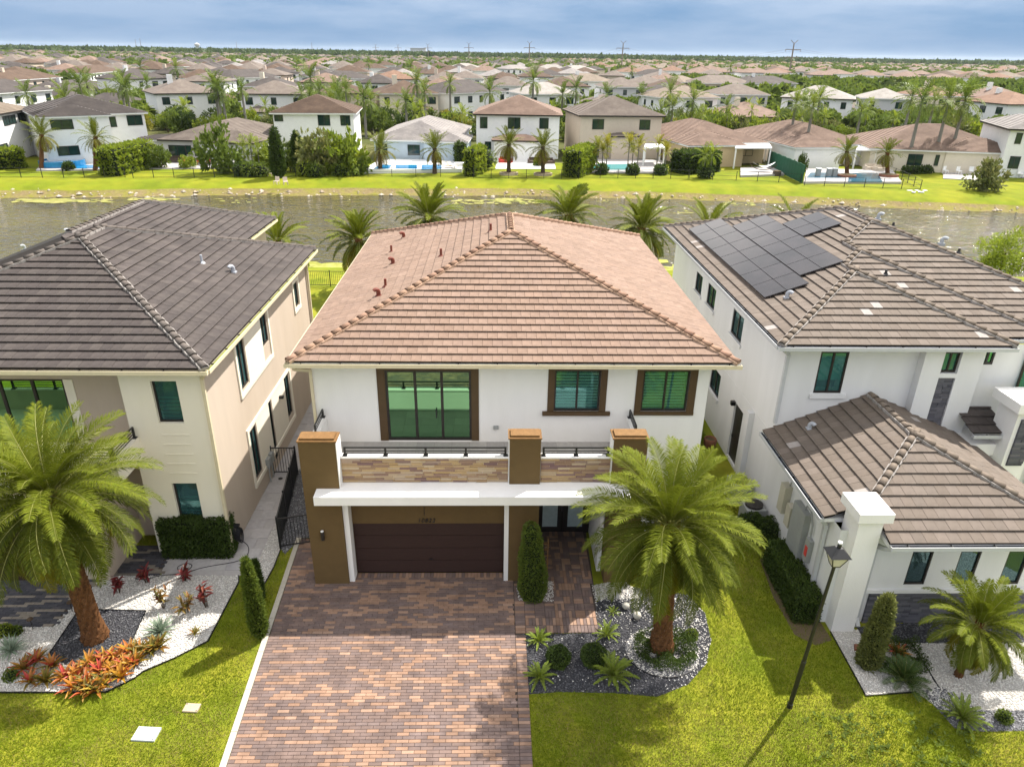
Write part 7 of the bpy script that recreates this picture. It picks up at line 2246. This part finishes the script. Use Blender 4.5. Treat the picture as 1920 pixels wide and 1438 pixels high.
px_hedge('big bright clipped hedge wall running back from the lake', 222, 331, 296, 313, 283, 2.6, 'leaf_bright', 1)
px_hedge('long clipped hedge at the left edge across the lake', -20, 320, 48, 316, 287, 3, 'leaf_bright', 2)
px_hedge('bright hedge between the twin-palm house and the turquoise pool', 1058, 332, 1084, 334, 283, 8, 'leaf_bright', 3)
px_hedge('narrow pale hedge beside the raised white pool', 872, 331, 888, 332, 282, 5, 'leaf_bright', 4)
px_hedge('dark tall hedge behind the narrow pale one', 856, 312, 872, 312, 272, 8, 'leaf_dark', 5)
px_hedge('dark hedge between the beige house and the tan house', 1256, 322, 1286, 328, 284, 7, 'leaf_dark', 6)
px_hedge('low dark hedge along the cream house wall', 1700, 327, 1748, 326, 316, 1.2, 'leaf_dark', 7)
px_hedge('low clipped hedge left of the first cypress', 478, 316, 516, 316, 303, 2, 'leaf_mid', 8)
for i, (u, v, r, m, lab) in enumerate(((905, 318, 1.9, 'leaf_mid', 'spreading palm-like bush left of the twin palms'), (455, 330, 1.0, 'leaf_dark', 'dark bush at the fence below the slim palms'), (470, 331, 1.1, 'leaf_mid', 'green bush at the fence below the slim palms'), (490, 331, 1.0, 'leaf_mid', 'green bush left of the first cypress at the fence'),
                                     (575, 330, 1.2, 'leaf_bright', 'yellow-green bush right of the second cypress'), (592, 332, 1.0, 'leaf_mid', 'bush under the grey-green tree'), (640, 330, 1.1, 'leaf_mid', 'low bush left of the raised pool'), (1128, 327, .8, 'leaf_dark', 'dark round bush under the left yellow palms'), (1186, 328, .8, 'leaf_dark', 'dark round bush under the middle yellow palms'), (1238, 328, .8, 'leaf_dark', 'dark round bush under the right yellow palms'),
                                     (1322, 334, 1.0, 'leaf_dark', 'dark bush round the stems of the tan house palms'), (1090, 362, .5, 'leaf_mid', 'small bush at the waterline near the middle'), (130, 320, .6, 'leaf_dark', 'small dark bush before the round tub'), (1010, 312, .6, 'leaf_mid', 'potted bush between the twin palms'))):
    ball_bush('bush', lab, G(u, v), r, m, 400 + i, 420, .42, .2, 'bushes across the lake')


# ================================================================== THE TOWN BEHIND
ray_ = random.Random(31)
roy = [(275, 157, 'clump'), (330, 128, 'x'), (263, 126, 'x'), (582, 146, 'big'), (433, 180, 'l'), (497, 197, 'l'), (307, 173, 'l'), (143, 123, 'l'), (200, 167, 'l'), (1000, 150, 'big'), (913, 143, 'l'), (800, 163, 'l'), (837, 180, 'l'), (770, 125, 'x'), (1023, 111, 'x'), (967, 110, 'x'),
       (1185, 133, 'r'), (1203, 177, 'dark'), (913, 177, 'l'), (866, 213, 'l'), (773, 193, 'l'), (1355, 177, 'l'), (1403, 197, 'l'), (1423, 197, 'l'), (1493, 193, 'r'), (1525, 197, 'r'), (1547, 193, 'l'), (1583, 190, 'l'), (1613, 213, 'l'), (1633, 197, 'l'), (1670, 193, 'l'), (1730, 187, 'big'), (1752, 192, 'r'), (1780, 187, 'big'), (1810, 187, 'big'), (1455, 120, 'x'), (1370, 127, 'x'), (690, 118, 'x'), (560, 130, 'l'), (60, 130, 'l'), (1460, 215, 'l'), (1500, 222, 'l'), (1316, 215, 'l'), (1365, 214, 'l')]
roy_sorted = sorted(roy)
for i, (u, v, k) in enumerate(roy_sorted):
    h = {'big': 10.5, 'r': 9, 'l': 5.5, 'x': 10, 'clump': 7, 'dark': 7}[k]
    p = G(u, v, h)
    cs = {'big': 1.35, 'r': 1.05, 'l': .85, 'x': 1.2, 'clump': 1.2, 'dark': 1.1}[k]
    kind = {'big': 'large feathery', 'r': 'tall smooth-trunked', 'l': 'bright green garden', 'x': 'tall distant', 'clump': 'bushy', 'dark': 'dark bushy'}[k]
    where = 'left' if u < 640 else 'middle' if u < 1280 else 'right'
    same = [q for q in roy_sorted if q[2] == k and ('left' if q[0] < 640 else 'middle' if q[0] < 1280 else 'right') == where]
    on = ORD[same.index((u, v, k))]
    lab = f'{kind} palm beyond the lake, {on} from the left in the {where} third'
    simple_tree('royal_palm', lab, 'palm tree', (p.x, p.y, 0), h, (LIG if k == 'l' else ROY)[i % 2], 'royal' if k != 'l' else 'areca', cs, 'tall palms among the houses')
# more houses on a loose street grid; the nearest stay single, the far rest is one mass
USED = {}


def uniq(what, x, y):
    """describe a thing by the nearest well-marked house; repeats get an ordinal"""
    best = min(REF, key=lambda r: (r[0] - x) ** 2 + (r[1] - y) ** 2)
    du = PX((x, y, 4))[0] - PX((best[0], best[1], 4))[0]; dy = y - best[1]
    lim = 9000 / max(150, y)
    rel = ('behind' if dy > 9 else 'in front of' if dy < -9 else 'beside') if abs(du) < lim else (('behind and ' if dy > 16 else '') + ('left of' if du < 0 else 'right of'))
    base = f'{rel} {best[2]}'
    k = (what, base); USED[k] = USED.get(k, 0) + 1
    n = USED[k]
    return f'{what} {base}' if n == 1 else f'{ORD[n - 1] if n <= 16 else "far"} {what} {base}'


cells = []
Y = 178.0
rowi = 0
while Y < 1500:
    x = -.86 * Y - 40
    while x < .80 * Y + 40:
        cx, cy = x + ray_.uniform(-2.5, 2.5), Y + ray_.uniform(-5, 5)
        ok = all((cx + 7 - ox) ** 2 + (cy + 7 - oy) ** 2 > (r_ + 9.5) ** 2 for ox, oy, r_ in OCC)
        belt = cx > 60 + (cy - 200) * .08 and 215 < cy < 420 and cx < 420
        lakeclear = 270 < cx < 450 and 1030 < cy < 1350
        if ok and not belt and not lakeclear and ray_.random() < (.84 if Y < 600 else .7): cells.append((cx, cy))
        x += 18.5 if Y < 700 else 20
    Y += (34 if rowi % 2 else 27) * (1 if Y < 700 else 1.3); rowi += 1
cells = [c for c in cells if in_frame((c[0] + 7, c[1], 6), 30)]
cells.sort(key=lambda c: c[0] ** 2 + c[1] ** 2)
NSING = 225
for i, (cx, cy) in enumerate(cells[:NSING]):
    rn = random.Random(i)
    right = cx > 40 + cy * .05
    rm = rn.choice(['pink', 'brown', 'tan', 'clay', 'pink', 'taupe', 'taupe'] if right else ['slate', 'brown', 'taupe', 'slate', 'brown', 'pink', 'slate', 'taupe', 'grey', 'brown'])
    wm = rn.choice(['white', 'white', 'cream', 'beige', 'white', 'pink', 'grey'])
    two = rn.random() < .72
    dep = rn.uniform(12, 17)
    lab = uniq(f'{WN[wm]} {RN[rm]}-roofed {"house" if two else "bungalow"}', cx + 7, cy + 7)
    far_house('house', lab, 0, 0, 0, 0, 6.9 if two else 3.4, dep, rn.uniform(.33, .40), wm, rm, (), (), 'smaller houses filling the town behind', False, auto=1 if cy < 330 else 0, seed=i, at=((cx, cy), rn.uniform(-.06, .10) + (math.pi / 2 if False else 0), rn.uniform(12.5, 16.0)))
for o in S.objects:
    if '_a' in o: del o['_a']
mb = MB()
fr_m = ['roof_pink', 'roof_clay', 'roof_tan', 'roof_taupe', 'roof_slate', 'roof_brown', 'roof_pale', 'wall_white', 'wall_cream', 'wall_pink']
for (cx, cy) in cells[NSING:]:
    right = cx > 40 + cy * .05
    rm = ray_.choice([0, 1, 5, 0, 2, 3, 5] if right else [0, 3, 4, 4, 5, 2, 3, 5, 4])
    two = ray_.random() < .6; ze_ = 6.9 if two else 3.5
    a, dpt = ray_.uniform(13, 18), ray_.uniform(13, 18)
    mb.box(cx + .5, cy + .5, 0, cx + a - .5, cy + dpt - .5, ze_, ray_.choice((7, 7, 8, 9)), False)
    for F in hip_faces(cx, cx + a, cy, cy + dpt, ze_, .36).values():
        mb.add([F['o'] + F['e'] * s_ + F['u'] * t_ for s_, t_ in F['polys'][0]], [tuple(range(len(F['polys'][0])))], rm)
tag(mb.build('distant_houses', [M[k] for k in fr_m]), 'mass of small distant tiled roofs reaching to the horizon', 'houses', kind='stuff')
# trees between the houses
trees = []
for i in range(3600):
    Y_ = 150 + 480 * ray_.random() ** 1.3; x = ray_.uniform(-.8, .76) * Y_
    if any((x - ox) ** 2 + (Y_ - oy) ** 2 < (r_ * .95 + 1.5) ** 2 for ox, oy, r_ in OCC): continue
    if any((x - cx - 7) ** 2 + (Y_ - cy - 7) ** 2 < 100 for cx, cy in cells[:NSING + 150]): continue
    trees.append((x, Y_, False))
for i in range(560):
    Y_ = ray_.uniform(222, 415); x = 62 + (Y_ - 200) * .08 + ray_.random() * 340
    if x > .8 * Y_ or any((x - ox) ** 2 + (Y_ - oy) ** 2 < (r_ + 1) ** 2 for ox, oy, r_ in OCC): continue
    trees.append((x, Y_, True))
for i in range(120):
    Y_ = ray_.uniform(260, 420); x = -.80 * Y_ + ray_.random() * 70
    trees.append((x, Y_, True))
trees = [t_ for t_ in trees if in_frame((t_[0], t_[1], 4), 10)]
trees.sort(key=lambda t_: t_[0] ** 2 + t_[1] ** 2)
for i, (x, Y_, belt) in enumerate(trees[:290]):
    rn = random.Random(900 + i)
    key = rn.choice(['mid', 'olive', 'mid', 'bright', 'yellow', 'dark']) if belt else rn.choice(['mid', 'bright', 'bright', 'dark', 'yellow', 'mid', 'palm', 'royal', 'olive'])
    u_ = PX((x, Y_, 4))[0]
    sd_ = 'left' if u_ < 640 else 'middle' if u_ < 1280 else 'right'
    if key == 'royal':
        simple_tree('royal_palm', uniq('tall feathery palm', x, Y_), 'palm tree', (x, Y_, 0), rn.uniform(6, 10), ROY[i % 3], 'royal', rn.uniform(.9, 1.25), 'tall palms among the houses')
        continue
    if key == 'palm':
        lab = uniq('small bright palm', x, Y_)
        simple_tree('garden_palm', lab, 'palm tree', (x, Y_, 0), rn.uniform(3.5, 6), LIG[i % 2], 'areca', rn.uniform(.7, 1), 'small palms in the town gardens')
        continue
    cl_ = {'mid': 'green', 'olive': 'olive-green', 'bright': 'bright green', 'yellow': 'yellow-green', 'dark': 'dark green'}[key]
    r0_ = None
    lab = uniq(f'{cl_} {"woodland" if belt else "garden"} tree', x, Y_)
    r_ = rn.uniform(2.6, 4.6) if belt else rn.uniform(1.3, 2.7)
    simple_tree('leafy_tree', lab, 'tree', (x, Y_, 0), rn.uniform(1.8, 3.4) if belt else rn.uniform(1.2, 2.4), TC[key][i % len(TC[key])], 'tree', r_, 'trees among the town houses', csz=r_ * rn.uniform(.9, 1.3))


def woods(name, label, pts, seed, per=26, m='leaf_mid'):
    """pts (n, 4): x, y, radius, height"""
    rn = np.random.default_rng(seed)
    n = len(pts); c = np.repeat(pts, per, 0)
    d = unit(rn.normal(0, 1, (n * per, 3))); d[:, 2] = np.abs(d[:, 2]) - .15
    P = np.stack([c[:, 0] + d[:, 0] * c[:, 2], c[:, 1] + d[:, 1] * c[:, 2], np.maximum(.4, c[:, 3] * (.52 + .48 * d[:, 2]))], 1)
    sz = c[:, 2:3] * .55
    sdv = unit(rn.normal(0, 1, P.shape)); dd = unit(d + rn.normal(0, .6, P.shape)); sv = unit(np.cross(dd, sdv))
    v = np.stack([P - dd * sz, P + sv * sz * .7, P + dd * sz, P - sv * sz * .7], 1).reshape(-1, 3)
    f = np.arange(n * per * 4).reshape(-1, 4)
    r = np.clip(np.repeat(rn.random(n), per) * .75 + rn.random(n * per) * .25, .01, .99)
    tag(link(name, np_mesh(name, v, f, M[m], r)), label, 'trees', kind='stuff')


rnw = np.random.default_rng(3)
rest = np.array([(x, y, 3.0 if b else 2.0, 7.5 if b else 4.5) for x, y, b in trees[290:]])
woods('far_trees', 'trees mixed in between the distant houses', rest, 5, 60, 'leaf_mid')
n = 11000
yy = 520 + (1500 - 520) * rnw.random(n) ** .8; xx = rnw.uniform(-.82, .8, n) * yy
woods('far_trees', 'scattered dots of green between the distant roofs', np.stack([xx, yy, rnw.uniform(2.0, 5, n), rnw.uniform(4, 9.5, n)], 1), 6, 14, 'leaf_mid')
n = 9000
yy = 1450 + 2600 * rnw.random(n) ** 1.2; xx = rnw.uniform(-.86, .84, n) * yy
woods('treeline', 'dark band of woods along the horizon', np.stack([xx, yy, rnw.uniform(7, 16, n), rnw.uniform(8, 14, n)], 1), 7, 12, 'leaf_dark')
# pylons
pyl = [(1490, 76, 546, 'nearest and tallest power pole at the right'), (1169, 77, 690, 'second power pole from the right'), (993, 78, 800, 'third power pole from the right'), (879, 80, 960, 'fourth power pole from the right'), (802, 82, 1130, 'fifth power pole from the right'), (746, 83, 1320, 'sixth power pole from the right'), (704, 83, 1500, 'seventh power pole from the right')]
tops = []
for i, (u, v, Y_, lab) in enumerate(pyl):
    p = AY(u, v, Y_); h = p.z
    t = thing('power_pole', 'tall grey ' + lab + ' on the horizon', 'power pole', (p.x, Y_, 0), .12, 'power poles on the horizon')
    mb = MB(); mb.tube([(0, 0, 0), (0, 0, h * .93)], [.75, .4], 8); mb.build('pole', M['grey_trunk'], t, world=False)
    for z_, w_ in ((.60, 5.0), (.78, 5.6)):
        mb = MB(); mb.beam((-w_, 0, h * z_), (w_, 0, h * z_), .35, .45); mb.beam((-w_, 0, h * z_), (-w_, 0, h * z_ - 1.4), .25, .25); mb.beam((w_, 0, h * z_), (w_, 0, h * z_ - 1.4), .25, .25); mb.build('crossarm', M['grey_trunk'], t, world=False)
    for s_ in (-1, 1):
        mb = MB(); mb.beam((0, 0, h * .92), (s_ * 2.6, 0, h), .3, .3); mb.build('arm', M['grey_trunk'], t, world=False)
    tops.append(Vector((p.x, Y_, h)))
tops.insert(0, AY(2150, 82, 430))
for i, (a, b) in enumerate(zip(tops, tops[1:])):
    if i > 2: break
    mb = MB()
    for dx_, dz_ in ((-4.6, .78), (4.6, .78), (4.2, .60)):
        pts = [a.lerp(b, k / 12) + Vector((dx_, 0, -(1 - dz_) * a.z - 7 * (1 - (2 * k / 12 - 1) ** 2))) for k in range(13)]
        mb.tube(pts, .045, 4, cap=False)
    tag(mb.build('power_line', M['grey_trunk']), ('power lines from the nearest pole out of the frame at the right', 'power lines between the first and second poles from the right', 'power lines between the second and third poles from the right')[i], 'power line')
p = AY(369, 82, 2300); t = thing('water_tower', 'small distant water tower on the horizon at the left', 'tower', (p.x, 2300, 0))
mb = MB(); mb.tube([(0, 0, 0), (0, 0, p.z - 6)], [3, 2.2], 10); mb.build('shaft', M['wall_grey'], t, world=False)
mb = MB(); mb.lathe([(.1, -11), (4, -9), (7.5, -5), (7, -1), (.1, 2)], (0, 0, p.z), 14); mb.build('tank', M['wall_grey'], t, world=False)
for i, (u, Y_, h_, lab) in enumerate(((256, 2000, 34, 'left of a pair of thin masts on the horizon'), (265, 2000, 36, 'right of a pair of thin masts on the horizon'), (444, 2200, 34, 'lone thin mast on the horizon left of the middle'), (585, 1900, 32, 'thin mast on the horizon near the grey block'))):
    p = AY(u, 90, Y_); t = thing('radio_mast', lab, 'mast', (p.x, Y_, 0), 0, 'thin masts on the horizon')
    mb = MB(); mb.tube([(0, 0, 0), (0, 0, h_)], [.9, .4], 6); mb.build('mast', M['grey_trunk'], t, world=False)
p = AY(785, 96, 3300); t = thing('distant_block', 'wide grey building block on the horizon left of the middle', 'building', (p.x, 3300, 0))
mb = MB(); mb.box(-55, 0, 0, 55, 30, 17); mb.box(-35, 5, 17, 30, 25, 28); mb.build('wall', M['wall_grey'], t, world=False)
mb = MB(); mb.box(-56, -1, 28, 31, 31, 29); mb.build('roof', M['wall_grey'], t, world=False)

# ------------------------------------------------------------------ air
hz = bpy.data.materials.new('haze'); hz.use_nodes = True
t_ = hz.node_tree; t_.nodes.clear()
ho = t_.nodes.new('ShaderNodeOutputMaterial'); hv = t_.nodes.new('ShaderNodeVolumePrincipled')
hv.inputs['Color'].default_value = (.80, .90, 1, 1); hv.inputs['Density'].default_value = HAZE = .00004; hv.inputs['Anisotropy'].default_value = .2
t_.links.new(hv.outputs[0], ho.inputs['Volume'])
mb = MB(); mb.box(-9500, -900, -3.4, 9500, 12600, 60)
o = mb.build('haze', hz); tag(o, 'thin pale haze over the far houses', 'haze', kind='stuff')
